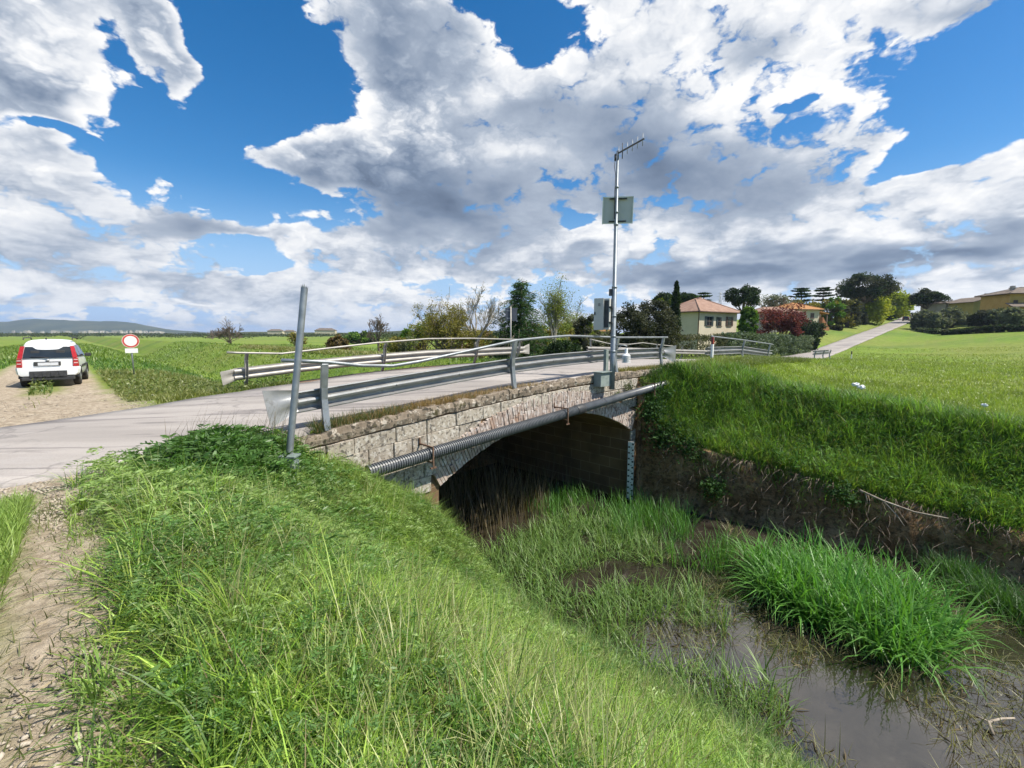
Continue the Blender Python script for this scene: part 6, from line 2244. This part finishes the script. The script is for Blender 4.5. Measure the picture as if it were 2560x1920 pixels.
class House:
    def __init__(self, name, label, c, ax, w, d, z0, ze, wall, roof, group=None):
        """c = near-left corner on plan, ax = unit vector along the front, w/d sizes, ze = eave height"""
        self.X = ax.normalized()
        self.Y = Vector((-self.X.y, self.X.x, 0))
        self.c, self.w, self.d, self.z0, self.ze = c, w, d, z0, ze
        self.root = empty(name, Vector((c.x, c.y, z0)), label, 'house', group)
        mb = MB()
        cc = c + self.X * w / 2 + self.Y * d / 2
        mb.box(Vector((cc.x, cc.y, (z0 - 1.5 + ze) / 2)), (w, d, ze - z0 + 1.5), X=self.X, Y=self.Y)
        self.wall = mb.build('wall', wall, self.root)
        self.rm = roof

    def P(self, a, b, z):
        q = self.c + self.X * a + self.Y * b
        return Vector((q.x, q.y, z))

    def hip(self, zr, ov=0.6, ridge=0.35, th=0.14):
        w, d = self.w, self.d
        e = self.ze + 0.02
        lo = [self.P(-ov, -ov, e), self.P(w + ov, -ov, e), self.P(w + ov, d + ov, e), self.P(-ov, d + ov, e)]
        if w >= d:
            r0, r1 = self.P(w / 2 - w * ridge / 2, d / 2, zr), self.P(w / 2 + w * ridge / 2, d / 2, zr)
            fs = [(4, 5, 9, 8), (5, 6, 9), (6, 7, 8, 9), (7, 4, 8)]
        else:
            r0, r1 = self.P(w / 2, d / 2 - d * ridge / 2, zr), self.P(w / 2, d / 2 + d * ridge / 2, zr)
            fs = [(4, 5, 8), (5, 6, 9, 8), (6, 7, 9), (7, 4, 8, 9)]
        up = [q + DZ * th for q in lo]
        mb = MB()
        mb.add(lo + up + [r0, r1], fs + [(3, 2, 1, 0)] + [(i, (i + 1) % 4, 4 + (i + 1) % 4, 4 + i) for i in range(4)])
        rf = mb.build('roof', self.rm, self.root)
        mb = MB()
        for a, b in zip(up, ((r0, r1, r1, r0) if w >= d else (r0, r0, r1, r1))):
            mb.tube([a, b], 0.10, 6)
        mb.tube([r0, r1], 0.10, 6)
        mb.build('ridge_tiles', self.rm, rf)
        mb = MB()
        for i in range(4):
            a, b = lo[i] + DZ * 0.02, lo[(i + 1) % 4] + DZ * 0.02
            mb.tube([a, b], 0.07, 6)
        mb.build('gutter', M_PIPE, rf)
        return rf

    def gable(self, zr, ov=0.5, th=0.16):
        """ridge along the front axis' perpendicular: the gable faces the viewer"""
        w, d = self.w, self.d
        e = self.ze
        A, B, Rg = self.P(-ov, -ov, e - 0.05), self.P(w + ov, -ov, e - 0.05), self.P(w / 2, -ov, zr)
        ext = self.Y * (d + 2 * ov)
        mb = MB()
        mb.prism([A, Rg, Rg + DZ * th, A + DZ * th], ext)
        mb.prism([Rg, B, B + DZ * th, Rg + DZ * th], ext)
        rf = mb.build('roof', self.rm, self.root)
        mb = MB()
        mb.prism([self.P(0, 0.003, e), self.P(w, 0.003, e), self.P(w / 2, 0.003, zr - 0.12)], self.Y * (d - 0.006))
        mb.build('gable_wall', self.wall.data.materials[0], self.root)
        return rf

    def window(self, face, a, z0, z1, w, shutters='both', mat=None, closed=False):
        X, N, o = (self.X, -self.Y, lambda s: self.P(s, 0, 0)) if face == 'front' else ((self.Y, -self.X, lambda s: self.P(0, s, 0)) if face == 'left' else (self.Y, self.X, lambda s: self.P(self.w, s, 0)))
        mat = mat or M_SHUT
        c = o(a)
        c.z = (z0 + z1) / 2
        h = z1 - z0
        mb = MB()
        mb.box(c + N * 0.03, (w, 0.06, h), X=X, Y=N)
        wd = mb.build('window', M_GLASS if not closed else mat, self.root)
        mb = MB()
        mb.box(c + N * 0.05 + DZ * (-h / 2 - 0.05), (w + 0.3, 0.16, 0.08), X=X, Y=N)
        mb.build('sill', M_EAVE, wd)
        if not closed:
            mb = MB()
            mb.box(c + N * 0.065, (0.05, 0.03, h), X=X, Y=N)
            mb.box(c + N * 0.063, (w, 0.03, 0.05), X=X, Y=N)
            mb.build('frame', M_EAVE, wd)
            for sg in ((-1, 1) if shutters == 'both' else ((1,) if shutters == 'right' else ((-1,) if shutters == 'left' else ()))):
                mb = MB()
                mb.box(c + X * sg * (w * 0.75 + 0.02) + N * 0.04, (w * 0.48, 0.06, h + 0.06), X=X, Y=N, bev=0.01)
                for k in range(7):
                    mb.box(c + X * sg * (w * 0.75 + 0.02) + N * 0.075 + DZ * (h * (k - 3) / 7.6), (w * 0.40, 0.02, h * 0.09), X=X, Y=N)
                mb.build('shutter', mat, wd)
        return wd


def rot(deg):
    return Vector((math.cos(R(deg)), math.sin(R(deg)), 0))


# cream house
c = place(1742, 62, 0)
h1 = House('cream_house', 'cream two storey house with terracotta hip roof and dark shutters', c, rot(30), 8.5, 6.4, -2.4, hgt(781, 62), M_CREAM, M_TILE)
h1.hip(5.15, 0.55, 0.22)
h1.window('front', 2.2, 1.22, 2.46, 0.9, 'both')
h1.window('front', 4.55, 1.22, 2.42, 0.75, 'left')
h1.window('front', 6.75, 1.25, 2.50, 0.8, 'both', M_SHUTB)
h1.window('left', 4.0, 1.1, 2.4, 1.1, mat=M_CREAM2, closed=True)
mb = MB()
mb.tube([h1.P(-0.08, -0.08, -2.4), h1.P(-0.08, -0.08, 2.9), h1.P(-0.4, -0.4, 3.1)], 0.07, 8)
mb.build('drainpipe', M_PIPE, h1.root)
mb = MB()
mb.box(h1.P(6.0, -1.2, -1.0), (5.0, 0.2, 2.6), X=h1.X, Y=h1.Y)
mb.build('porch_wall', M_CREAM2, h1.root)
mb = MB()
mb.box(h1.P(5.6, 4.4, 5.0), (0.6, 0.5, 1.1), X=h1.X, Y=h1.Y, bev=0.03)
mb.build('chimney', M_TILE, h1.root)
# orange-roofed house
c = place(1974, 112, 0)
z2 = hgt(828, 112)
h2 = House('orange_roofed_house', 'pale house with bright orange hip roof and timber porch up the slope', c, rot(14), 8.2, 8.0, z2, hgt(775, 112), M_CREAM2, M_TILE2)
h2.hip(hgt(758, 116), 0.7, 0.10)
h2.window('front', 2.2, 3.9, 5.2, 1.1, '', M_SHUTB, closed=True)
h2.window('front', 6.0, 4.0, 5.3, 1.1, '', M_SHUTB, closed=True)
mb = MB()
mb.prism([h2.P(8.25, 0.3, 5.75), h2.P(11.6, 0.3, 5.1), h2.P(11.6, 0.3, 5.3), h2.P(8.25, 0.3, 5.95)], h2.Y * 5.0)
mb.build('porch_roof', M_TILE2, h2.root)
for a, b in ((9.1, 0.6), (11.3, 0.6), (11.3, 4.8)):
    mb = MB()
    mb.box(h2.P(a, b, (z2 + 5.1) / 2 - 0.1), (0.25, 0.25, 5.1 - z2 + 0.1), X=h2.X, Y=h2.Y, bev=0.02)
    mb.build('porch_post', M_EAVE, h2.root)
mb = MB()
for k in range(9):
    mb.box(h2.P(8.45 + k * 0.26, -0.3, z2 + (8 - k) * 0.17 + 0.3), (0.24, 1.2, (8 - k) * 0.34 + 0.9), X=h2.X, Y=h2.Y)
mb.build('brick_stairs', M_BRICK, h2.root)
mb = MB()
mb.box(h2.P(10.2, 3.0, z2 + 2.6), (2.6, 0.15, 0.9), X=h2.X, Y=h2.Y)
mb.build('balcony_rail', M_EAVE, h2.root)
# low roof behind the plum tree
c = place(1906, 108, 0)
h3 = House('low_house', 'low reddish roofed house mostly hidden behind the plum tree', c, rot(10), 9.0, 7, float(ground_xy(c.x, c.y)), hgt(782, 108), M_GREYR, M_TILE)
h3.hip(hgt(768, 110), 0.6, 0.5)
h3.window('front', 1.6, hgt(800, 108), hgt(788, 108), 0.9, 'both')
# roof seen beyond the poplar
c = place(1432, 74, 0)
h4 = House('low_house', 'low orange roof glimpsed beyond the young poplar thicket', c, rot(6), 6.5, 5, float(ground_xy(c.x, c.y)), hgt(830, 74), M_CREAM2, M_TILE2)
h4.hip(hgt(816, 76), 0.5, 0.4)
h4.window('front', 2.0, -1.2, -0.2, 0.9, 'both')
# houses on the right skyline
c = place(2507, 112, 0)
zg = float(ground_xy(c.x, c.y))
h5 = House('ochre_house', 'two storey ochre house cut by the right edge of the view', c, rot(-12), 16, 9, zg, hgt(737, 112), M_OCHRE, M_TILE3)
h5.hip(hgt(722, 116), 0.9, 0.4)
h5.window('front', 1.2, hgt(762, 112), hgt(752, 112), 0.9, '', M_SHUTB, closed=True)
h5.window('front', 4.9, hgt(751, 112), hgt(738.5, 112), 1.5, '')
mb = MB()
mb.prism([h5.P(-0.9, -2.4, hgt(769, 110)), h5.P(-0.9, 0.02, hgt(760, 112)), h5.P(-0.9, 0.02, hgt(758.5, 112)), h5.P(-0.9, -2.4, hgt(767.5, 110))], h5.X * 17)
mb.build('lean_to_roof', M_TILE3, h5.root)
mb = MB()
mb.box(h5.P(2.4, 3.0, hgt(728, 114)), (0.7, 0.7, 2.2), X=h5.X, Y=h5.Y)
mb.box(h5.P(2.4, 3.0, hgt(722.5, 114)), (1.0, 1.0, 0.25), X=h5.X, Y=h5.Y)
mb.build('chimney', M_GREYR, h5.root)
c = place(2419, 128, 0)
zg = float(ground_xy(c.x, c.y))
h6 = House('gabled_house', 'mustard gabled house with grey brown roof left of the ochre one', c, rot(-4), 9.6, 9, zg, hgt(757, 128), M_YELLOW, M_TILE3)
h6.gable(hgt(743, 128), 0.8)
h6.window('front', 2.3, hgt(766, 128), hgt(761, 128), 0.7, '')
h6.window('front', 6.6, hgt(765, 128), hgt(760, 128), 0.7, '')
for a in (5.6, 6.9):
    mb = MB()
    mb.box(h6.P(a, 3.0, hgt(741, 130)), (0.5, 0.5, 1.3), X=h6.X, Y=h6.Y)
    mb.build('chimney', M_GREYR, h6.root)
c = place(2350, 136, 0)
zg = float(ground_xy(c.x, c.y))
h7 = House('long_low_house', 'long grey low house with flat tiled roof behind the olives', c, rot(2), 9.5, 8, zg, hgt(760, 136), M_GREYR, M_TILE3)
h7.hip(hgt(754, 138), 0.6, 0.7)
h7.window('front', 5.2, hgt(772, 136), hgt(766, 136), 1.0, '')
for a in (4.4, 5.3):
    mb = MB()
    mb.box(h7.P(a, 3.5, hgt(753, 138)), (0.4, 0.4, 1.0), X=h7.X, Y=h7.Y)
    mb.build('chimney', M_GREYR, h7.root)

# lattice pylon far behind the cream house
b = place(1793, 330)
zt = hgt(733, 330)
H = zt - b.z
root = empty('lattice_pylon', b, 'thin lattice power pylon far behind the cream house', 'pylon')
mb = MB()
cor = lambda f, k: b + DZ * H * f + Vector((math.cos(k * math.pi / 2 + .5), math.sin(k * math.pi / 2 + .5), 0)) * (1.7 * (1 - f) + 0.35)
for k in range(4):
    mb.tube([cor(0, k), cor(1, k)], 0.14, 4)
    for j in range(9):
        mb.tube([cor(j / 9, k), cor((j + 1) / 9, (k + 1) % 4)], 0.07, 3)
mb.build('tower', M_GALV, root)
for f, L in ((0.97, 1.8), (0.86, 2.4), (0.75, 1.8)):
    mb = MB()
    mb.tube([b + DZ * H * f - Vector((L, 0, 0)), b + DZ * H * f + Vector((L, 0, 0))], 0.13, 4)
    mb.build('cross_arm', M_GALV, root)

# ================================================================== cars
M_CARW = pmat('white_car_paint', (0.74, 0.75, 0.75), (0.78, 0.79, 0.79), 2, 0.22, spec=0.6)
M_CARD = pmat('dark_car_paint', (0.05, 0.045, 0.048), (0.065, 0.06, 0.06), 2, 0.25)
M_CARG = pmat('grey_car_paint', (0.16, 0.17, 0.18), (0.19, 0.20, 0.21), 2, 0.25)
M_TYRE = pmat('tyre_rubber', (0.022, 0.021, 0.02), (0.05, 0.043, 0.036), 9, 0.9)
M_TRIM = pmat('black_trim', (0.028, 0.028, 0.03), (0.042, 0.042, 0.043), 9, 0.6)
M_LAMP = pmat('red_lamp', (0.36, 0.018, 0.02), (0.45, 0.03, 0.03), 14, 0.15)
M_LAMPW = pmat('pale_lamp', (0.60, 0.40, 0.40), None, 5, 0.15)
M_RIM = pmat('alloy_rim', (0.40, 0.41, 0.42), (0.48, 0.49, 0.50), 5, 0.35, 0.6)
M_CGLASS = pmat('car_glass', (0.018, 0.022, 0.024), (0.03, 0.035, 0.036), 1.5, 0.06, spec=0.7)


def car(loc, head, label, paint, detail=True, tilt=0.0, Wd=1.60, Ln=3.58, Hc=1.56, group=None):
    """small upright hatchback; head = driving direction, loc = rear axle middle on the ground"""
    root = empty('parked_car' if detail else 'driving_car', loc, label, 'car', group)
    f = head.normalized()
    r = Vector((f.y, -f.x, 0))
    u = (DZ + r * tilt).normalized()
    P = lambda x, y, z: loc + r * x + f * y + u * z
    hw = Wd / 2
    # stations along the length: y, half width, underside, belt, roof half width, roof height
    st = [(-0.60, 0.88, 0.42, 0.93, 0.70, 0.95), (-0.575, 0.95, 0.36, 0.96, 0.74, 1.10), (-0.50, 0.985, 0.33, 0.98, 0.76, Hc - 0.14), (-0.40, 1.0, 0.32, 0.98, 0.765, Hc - 0.035), (-0.1, 1.0, 0.30, 0.97, 0.77, Hc),
          (0.6, 1.0, 0.28, 0.96, 0.77, Hc), (1.3, 1.0, 0.28, 0.94, 0.75, Hc - 0.06), (1.75, 1.0, 0.28, 0.93, 0.71, 1.26), (2.15, 0.99, 0.28, 0.92, 0.80, 0.985), (2.6, 0.95, 0.30, 0.86, 0.80, 0.91), (2.85, 0.88, 0.32, 0.74, 0.72, 0.80), (2.98, 0.76, 0.40, 0.60, 0.60, 0.64)]
    rows = []
    for (y, k, zb, zm, kr, zr) in st:
        w = hw * k
        wr = hw * kr
        half = [(0, zb), (w * 0.86, zb), (w * 0.97, zb + 0.08), (w, zb + 0.26), (w, zm - 0.16), (w * 0.975, zm), (wr + (w * 0.975 - wr) * 0.12, zm + (zr - zm) * 0.80), (wr * 0.90, zm + (zr - zm) * 0.96), (wr * 0.55, zr), (0, zr + 0.012)]
        rows.append([(x, y, z) for x, z in half] + [(-x, y, z) for x, z in half[-2:0:-1]])
    m_ = len(rows[0])
    vs = [P(*q) for row in rows for q in row]
    fs = []
    for i in range(len(rows) - 1):
        for k in range(m_):
            k2 = (k + 1) % m_
            fs.append((i * m_ + k, i * m_ + k2, (i + 1) * m_ + k2, (i + 1) * m_ + k))
    fs.append(tuple(range(m_)))
    fs.append(tuple((len(rows) - 1) * m_ + k for k in range(m_ - 1, -1, -1)))
    mb = MB()
    mb.add(vs, fs, True)
    body = mb.build('body', paint, root)
    for md in (body.modifiers.new('sub', 'SUBSURF'),):
        md.levels = md.render_levels = 1
    # wheels
    for y in (0.0, 2.30):
        for sg in (-1, 1):
            c0 = P(sg * (hw - 0.10), y, 0.30)
            mb = MB()
            ax_ = r * sg
            mb.lathe(c0 - ax_ * 0.09, [(0.20, 0), (0.285, 0.0), (0.305, 0.03), (0.305, 0.15), (0.285, 0.19), (0.20, 0.19)], axis=ax_, sides=24)
            wh = mb.build('wheel', M_TYRE, root)
            mb = MB()
            mb.lathe(c0 + ax_ * 0.085, [(0.19, 0.0), (0.195, 0.012), (0.15, 0.014), (0.04, 0.02), (0.03, 0.03)], axis=ax_, sides=20)
            mb.build('rim', M_RIM, wh)
            mb = MB()
            n = 14
            for k in range(n):
                a0_, a1_ = math.pi * k / n, math.pi * (k + 1) / n
                q = []
                for rr, a_ in ((0.315, a0_), (0.40, a0_), (0.40, a1_), (0.315, a1_)):
                    q.append(P(sg * (hw + 0.012), y + rr * math.cos(a_), 0.30 + rr * math.sin(a_)))
                mb.prism(q, -ax_ * 0.10)
            mb.build('wheel_arch', M_TRIM, root)
    yb = -0.615
    # rear window wrapped slightly round, with its black surround
    mb = MB()
    g = [(-0.60, -0.600, 1.00), (0.60, -0.600, 1.00), (0.575, -0.545, 1.20), (0.545, -0.490, 1.39), (-0.545, -0.490, 1.39), (-0.575, -0.545, 1.20)]
    mb.add([P(x, y - 0.02, z) for x, y, z in g] + [P(x, y + 0.10, z) for x, y, z in g], [(0, 1, 2, 5), (5, 2, 3, 4)] + [(i, (i + 1) % 6, 6 + (i + 1) % 6, 6 + i) for i in range(6)])
    rw = mb.build('rear_window', M_CGLASS, root)
    # side windows
    for sg in (-1, 1):
        for (y0, y1, t0, t1, z0_, z1_, z2_) in ((-0.30, 0.28, -0.24, 0.28, 1.02, 1.40, 1.43), (0.36, 1.22, 0.36, 1.16, 1.01, 1.43, 1.40), (1.28, 1.78, 1.24, 1.45, 1.00, 1.40, 1.26)):
            mb = MB()
            q = [P(sg * (hw * 0.965 + 0.012), y0, z0_), P(sg * (hw * 0.965 + 0.012), y1, z0_), P(sg * (hw * 0.80 + 0.014), t1, z2_), P(sg * (hw * 0.80 + 0.014), t0, z1_)]
            mb.prism(q, r * (-sg * 0.05))
            mb.build('side_window', M_CGLASS, root)
    mb = MB()
    q = [(-0.62, 2.10, 1.00), (0.62, 2.10, 1.00), (0.54, 1.52, 1.43), (-0.54, 1.52, 1.43)]
    mb.prism([P(*a) for a in q], (f * 0.03 + u * 0.035))
    mb.build('windscreen', M_CGLASS, root)
    for sg in (-1, 1):
        mb = MB()                                    # tall lamp beside the window
        q = [(sg * 0.615, -0.597, 1.0), (sg * 0.735, -0.575, 1.0), (sg * 0.655, -0.485, 1.41), (sg * 0.555, -0.50, 1.41)]
        mb.prism([P(x, y - 0.03, z) for x, y, z in q], f * 0.10)
        tl = mb.build('tail_lamp', M_LAMP, root)
        mb = MB()
        q = [(sg * 0.62, -0.612, 0.70), (sg * 0.765, -0.575, 0.70), (sg * 0.745, -0.580, 0.985), (sg * 0.625, -0.605, 0.985)]
        mb.prism([P(x, y - 0.025, z) for x, y, z in q], f * 0.10)
        mb.build('lower_lamp', M_LAMP, tl)
        if detail:
            mb = MB()
            for z_ in (0.80, 0.91):
                mb.prism([P(sg * 0.64, -0.642, z_), P(sg * 0.745, -0.612, z_), P(sg * 0.742, -0.612, z_ + 0.035), P(sg * 0.64, -0.642, z_ + 0.035)], f * 0.02)
            mb.build('lamp_lens', M_LAMPW, tl)
    # bumper with its black insert
    mb = MB()
    prof = [(-0.80, -0.50), (-0.74, -0.625), (-0.45, -0.665), (0.45, -0.665), (0.74, -0.625), (0.80, -0.50)]
    vs, fs = [], []
    for z, k in ((0.40, 0.90), (0.46, 0.97), (0.60, 1.0), (0.66, 1.0), (0.685, 0.985)):
        vs += [P(x * k, y * (1.0 if z < 0.65 else 0.99), z) for x, y in prof]
    for i in range(4):
        for k in range(5):
            fs.append((i * 6 + k, i * 6 + k + 1, (i + 1) * 6 + k + 1, (i + 1) * 6 + k))
    n0 = len(vs)
    vs += [P(0, -0.4, 0.40), P(0, -0.4, 0.685)]
    fs += [(k + 1, k, n0) for k in range(5)] + [(24 + k, 24 + k + 1, n0 + 1) for k in range(5)]
    mb.add(vs, fs, False)
    bump = mb.build('bumper', paint, root)
    if detail:
        mb = MB()
        mb.box(P(0.0, -0.665, 0.45), (0.92, 0.05, 0.22), X=r, Y=f, Z=u, bev=0.015)
        for x in (-0.30, -0.10, 0.10, 0.30):
            mb.box(P(x, -0.692, 0.44), (0.10, 0.03, 0.15), X=r, Y=f, Z=u, bev=0.01)
        mb.build('bumper_insert', M_TRIM, bump)
        mb = MB()
        mb.box(P(0, -0.55, 0.30), (1.30, 0.24, 0.12), X=r, Y=f, Z=u, bev=0.02)
        mb.box(P(0, -0.655, 0.325), (0.80, 0.03, 0.04), X=r, Y=f, Z=u, bev=0.008)
        mb.build('underbody', M_TRIM, root)
        mb = MB()
        mb.box(P(-0.02, -0.618, 0.805), (0.66, 0.04, 0.145), X=r, Y=f, Z=u, bev=0.012)
        pr_ = mb.build('plate_recess', M_TRIM, root)
        mb = MB()
        mb.box(P(0.0, -0.640, 0.795), (0.50, 0.02, 0.10), X=r, Y=f, Z=u, bev=0.004)
        mb.build('number_plate', pmat('plate_white', (0.55, 0.56, 0.58), (0.66, 0.66, 0.68), 20, 0.5), pr_)
        mb = MB()
        mb.lathe(P(-0.01, -0.615, 0.925), [(0.045, 0), (0.048, 0.01), (0.03, 0.02)], axis=-f, sides=18)
        mb.build('badge', M_RIM, root)
        mb = MB()
        mb.tube([P(0.02, -0.64, 1.01), P(-0.12, -0.635, 1.035), P(-0.42, -0.625, 1.05)], 0.012, 6)
        mb.build('wiper', M_TRIM, rw)
        for sg in (-1, 1):
            mb = MB()
            mb.tube([P(sg * 0.60, -0.30, Hc + 0.0), P(sg * 0.60, -0.22, Hc + 0.055), P(sg * 0.60, 1.0, Hc + 0.055), P(sg * 0.60, 1.10, Hc - 0.01)], 0.018, 8)
            mb.build('roof_rail', M_TRIM, root)
        mb = MB()
        mb.tube([P(-0.05, -0.30, Hc), P(-0.05, -0.34, Hc + 0.05)], 0.02, 6)
        mb.build('aerial_base', M_TRIM, root)
        for sg in (-1, 1):                           # head restraints and seats behind the glass are dark shapes in front of a lit cabin
            mb = MB()
            mb.box(P(sg * 0.31, -0.557, 1.19), (0.22, 0.03, 0.14), X=r, Y=f, Z=u, bev=0.012)
            mb.build('head_restraint', M_TRIM, rw)
        mb = MB()
        mb.box(P(0.0, 1.2, 0.66), (Wd + 0.03, 1.5, 0.09), X=r, Y=f, Z=u, bev=0.01)
        mb.build('side_moulding', M_TRIM, root)
    for sg in (-1, 1):
        mb = MB()
        mb.box(P(sg * (hw + 0.09), 1.62, 1.03), (0.18, 0.09, 0.13), X=r, Y=f, Z=u, bev=0.025)
        mb.build('mirror', M_TRIM, root)
    return root


cl = ST(-0.36, 22.9, 0)
cl.z = float(ground(-0.36, 23.6)) + 0.0
car(cl, (DT * math.cos(R(6)) + DS * math.sin(R(6))), 'small white four wheel drive hatchback parked on the farm track', M_CARW, True, tilt=0.035, Wd=1.50, Hc=1.64)
for (u, Y, pm, lab, sg) in ((2255, 150, M_CARD, 'dark car driving down the climbing road', 1), (2261, 172, M_CARG, 'grey car further up the climbing road', -1)):
    X = (u - 1280) / F_PX * Y
    s_, t_ = Q * (X + Y), Q * (Y - X)
    q = Vector((X, Y, float(road_z(s_)) + 0.04))
    car(q, DS * 1.0, lab, pm, False, Wd=1.75, group='cars on the climbing road')

# ================================================================== far distance
M_HILL = bpy.data.materials.new('wooded_hill')
M_HILL.use_nodes = True
T = NT(M_HILL.node_tree)
out = T.new('ShaderNodeOutputMaterial')
p = T.new('ShaderNodeBsdfPrincipled')
T.link(p.outputs[0], out.inputs[0])
p.inputs['Roughness'].default_value = 1.0
p.inputs['Specular IOR Level'].default_value = 0.0
pos = T.new('ShaderNodeNewGeometry').outputs['Position']
c = T.mix(T.step(T.noise(pos, 0.004, 6, 0.6), 0.4, 0.62), (0.035, 0.052, 0.030), (0.075, 0.085, 0.045))
c = T.mix(T.math('MULTIPLY', T.step(T.noise(pos, 0.03, 4, 0.6), 0.5, 0.65), 0.5), c, (0.028, 0.042, 0.025))
T.put(p.inputs['Base Color'], c)


def hill_range(name, us, vs_, Y, depth, foot=0.0):
    """a rounded range of hills with real depth: skyline heights given along photo columns"""
    n = 160
    uu = np.linspace(us[0], us[-1], n)
    vv = np.interp(uu, us, vs_)
    top = (836 - vv) / F_PX * Y + (fbm(uu * 0.03, uu * 0, 121, 4) - 0.5) * 0.0012 * Y * np.clip((836 - vv) / 12, 0, 1)
    rows = []
    m_ = 14
    for j in range(m_):
        g = j / (m_ - 1)
        prof = np.sin(np.pi * min(g, 1.0)) ** 0.8
        yy = Y + depth * (g - 0.5)
        X = (uu - 1280) / F_PX * yy
        zz = -2.6 + (top + 2.6) * prof * (0.92 + 0.16 * fbm(uu * 0.02 + j, uu * 0 + j * 0.7, 131))
        rows.append(np.stack([X, np.full(n, yy), zz], axis=1))
    V = np.stack(rows, axis=0).reshape(-1, 3)
    ii, jj = np.meshgrid(np.arange(m_ - 1), np.arange(n - 1), indexing='ij')
    q = ii * n + jj
    loops = np.stack([q, q + 1, q + n + 1, q + n], axis=-1).reshape(-1)
    np_mesh(name, V, loops, np.full(len(loops) // 4, 4), M_HILL, smooth=True)['kind'] = 'structure'


hill_range('hills', [-700, -300, 0, 30, 60, 95, 150, 230, 300, 340, 400, 440, 520, 640], [797, 799, 804, 805, 801, 799, 801, 803, 804, 808, 819, 825, 831, 838], 3300, 1400)
hill_range('low_rise', [380, 560, 640, 700, 760, 900, 1000, 1100, 1300, 1500], [838, 833, 829, 830, 831, 832, 827, 825, 829, 836], 900, 260)
# hedgerow woods and the villages at the foot of the hills: too small to count
P = []
for (u0, u1, Y0, Y1, n, h) in ((0, 520, 700, 1500, 520, 6), (-200, 260, 380, 700, 160, 5), (560, 1000, 420, 760, 260, 4.5), (900, 1500, 200, 420, 200, 5), (330, 640, 260, 520, 90, 4), (860, 1040, 110, 200, 60, 3.5)):
    u = rng.uniform(u0, u1, n)
    Y = rng.uniform(Y0, Y1, n)
    X = (u - 1280) / F_PX * Y
    z = ground_xy(X, Y)
    for k in range(n):
        P.append((X[k], Y[k], z[k] + h * 0.45 * rng.uniform(0.4, 1.0), h * rng.uniform(0.5, 1.1), Y[k]))
P = np.array(P)
per = 26
q = rng.normal(size=(len(P), per, 3))
q /= np.linalg.norm(q, axis=2, keepdims=True)
pts = (P[:, None, :3] + q * P[:, None, 3:4] * np.array([1.3, 1.3, 0.55]) * rng.random((len(P), per, 1)) ** 0.4).reshape(-1, 3)
sz = np.repeat(np.maximum(P[:, 4] / 448 * 1.3, 0.5), per)
V, Lp, S_, C = leaves(pts, sz, 0.6, vary((0.055, 0.075, 0.032), len(pts), 0.35, 0.2), 0.8)
tag(np_mesh('distant_woods', V, Lp, S_, M_LEAF, col=C), 'far hedgerows and woods along the plain below the hills', 'woods', kind='stuff')
mb = MB()
for k in range(80):
    u = random.choice([random.uniform(0, 190), random.uniform(210, 330), random.uniform(330, 420)])
    Y = random.uniform(1500, 2300)
    X = (u - 1280) / F_PX * Y
    v = random.uniform(828, 835)
    z = hgt(v, Y)
    w, d, h = random.uniform(7, 16), random.uniform(8, 12), random.uniform(3, 5)
    a = random.uniform(0, 3)
    mb.box(Vector((X, Y, z / 2 - 2)), (w, d, z + h + 4), X=rot(math.degrees(a)), Y=rot(math.degrees(a) + 90))
    mb.box(Vector((X, Y, z + h)), (w * 1.05, d * 0.6, 1.6), X=rot(math.degrees(a)), Y=rot(math.degrees(a) + 90))
tag(mb.build('distant_village', pmat('village_render', (0.32, 0.28, 0.24), (0.48, 0.44, 0.38), 0.02, 0.9)), 'pale scattered village houses at the foot of the hills', 'village', kind='stuff')
for i, (u, Y, w, h, lab) in enumerate(((672, 640, 20, 6, 'pale farmhouse on the skyline left of the leaning pole'), (712, 660, 15, 5, 'small pale farm building on the skyline by the leaning pole'), (790, 600, 26, 7, 'long white farm building on the skyline right of the leaning pole'))):
    c = place(u, Y, 0)
    zb = hgt(833.5, Y)
    hh_ = House('distant_farm', lab, c, rot(8), w, 9, zb, zb + h * 0.55, M_CREAM2, M_TILE3, 'skyline farm buildings')
    hh_.hip(zb + h, 0.5, 0.6)

# ------------------------------------------------------------------ air
hz = bpy.data.materials.new('air')
hz.use_nodes = True
T = NT(hz.node_tree)
out = T.new('ShaderNodeOutputMaterial')
pv = T.new('ShaderNodeVolumePrincipled')
pv.inputs['Color'].default_value = (0.62, 0.76, 1.0, 1)
pv.inputs['Density'].default_value = 0.00013
pv.inputs['Anisotropy'].default_value = 0.2
T.link(pv.outputs[0], out.inputs['Volume'])
hb = MB()
hb.box(Vector((0, 0, 66)), (26000, 26000, 150))
tag(hb.build('haze', hz), 'thin blue air over the whole plain', 'haze', kind='stuff')
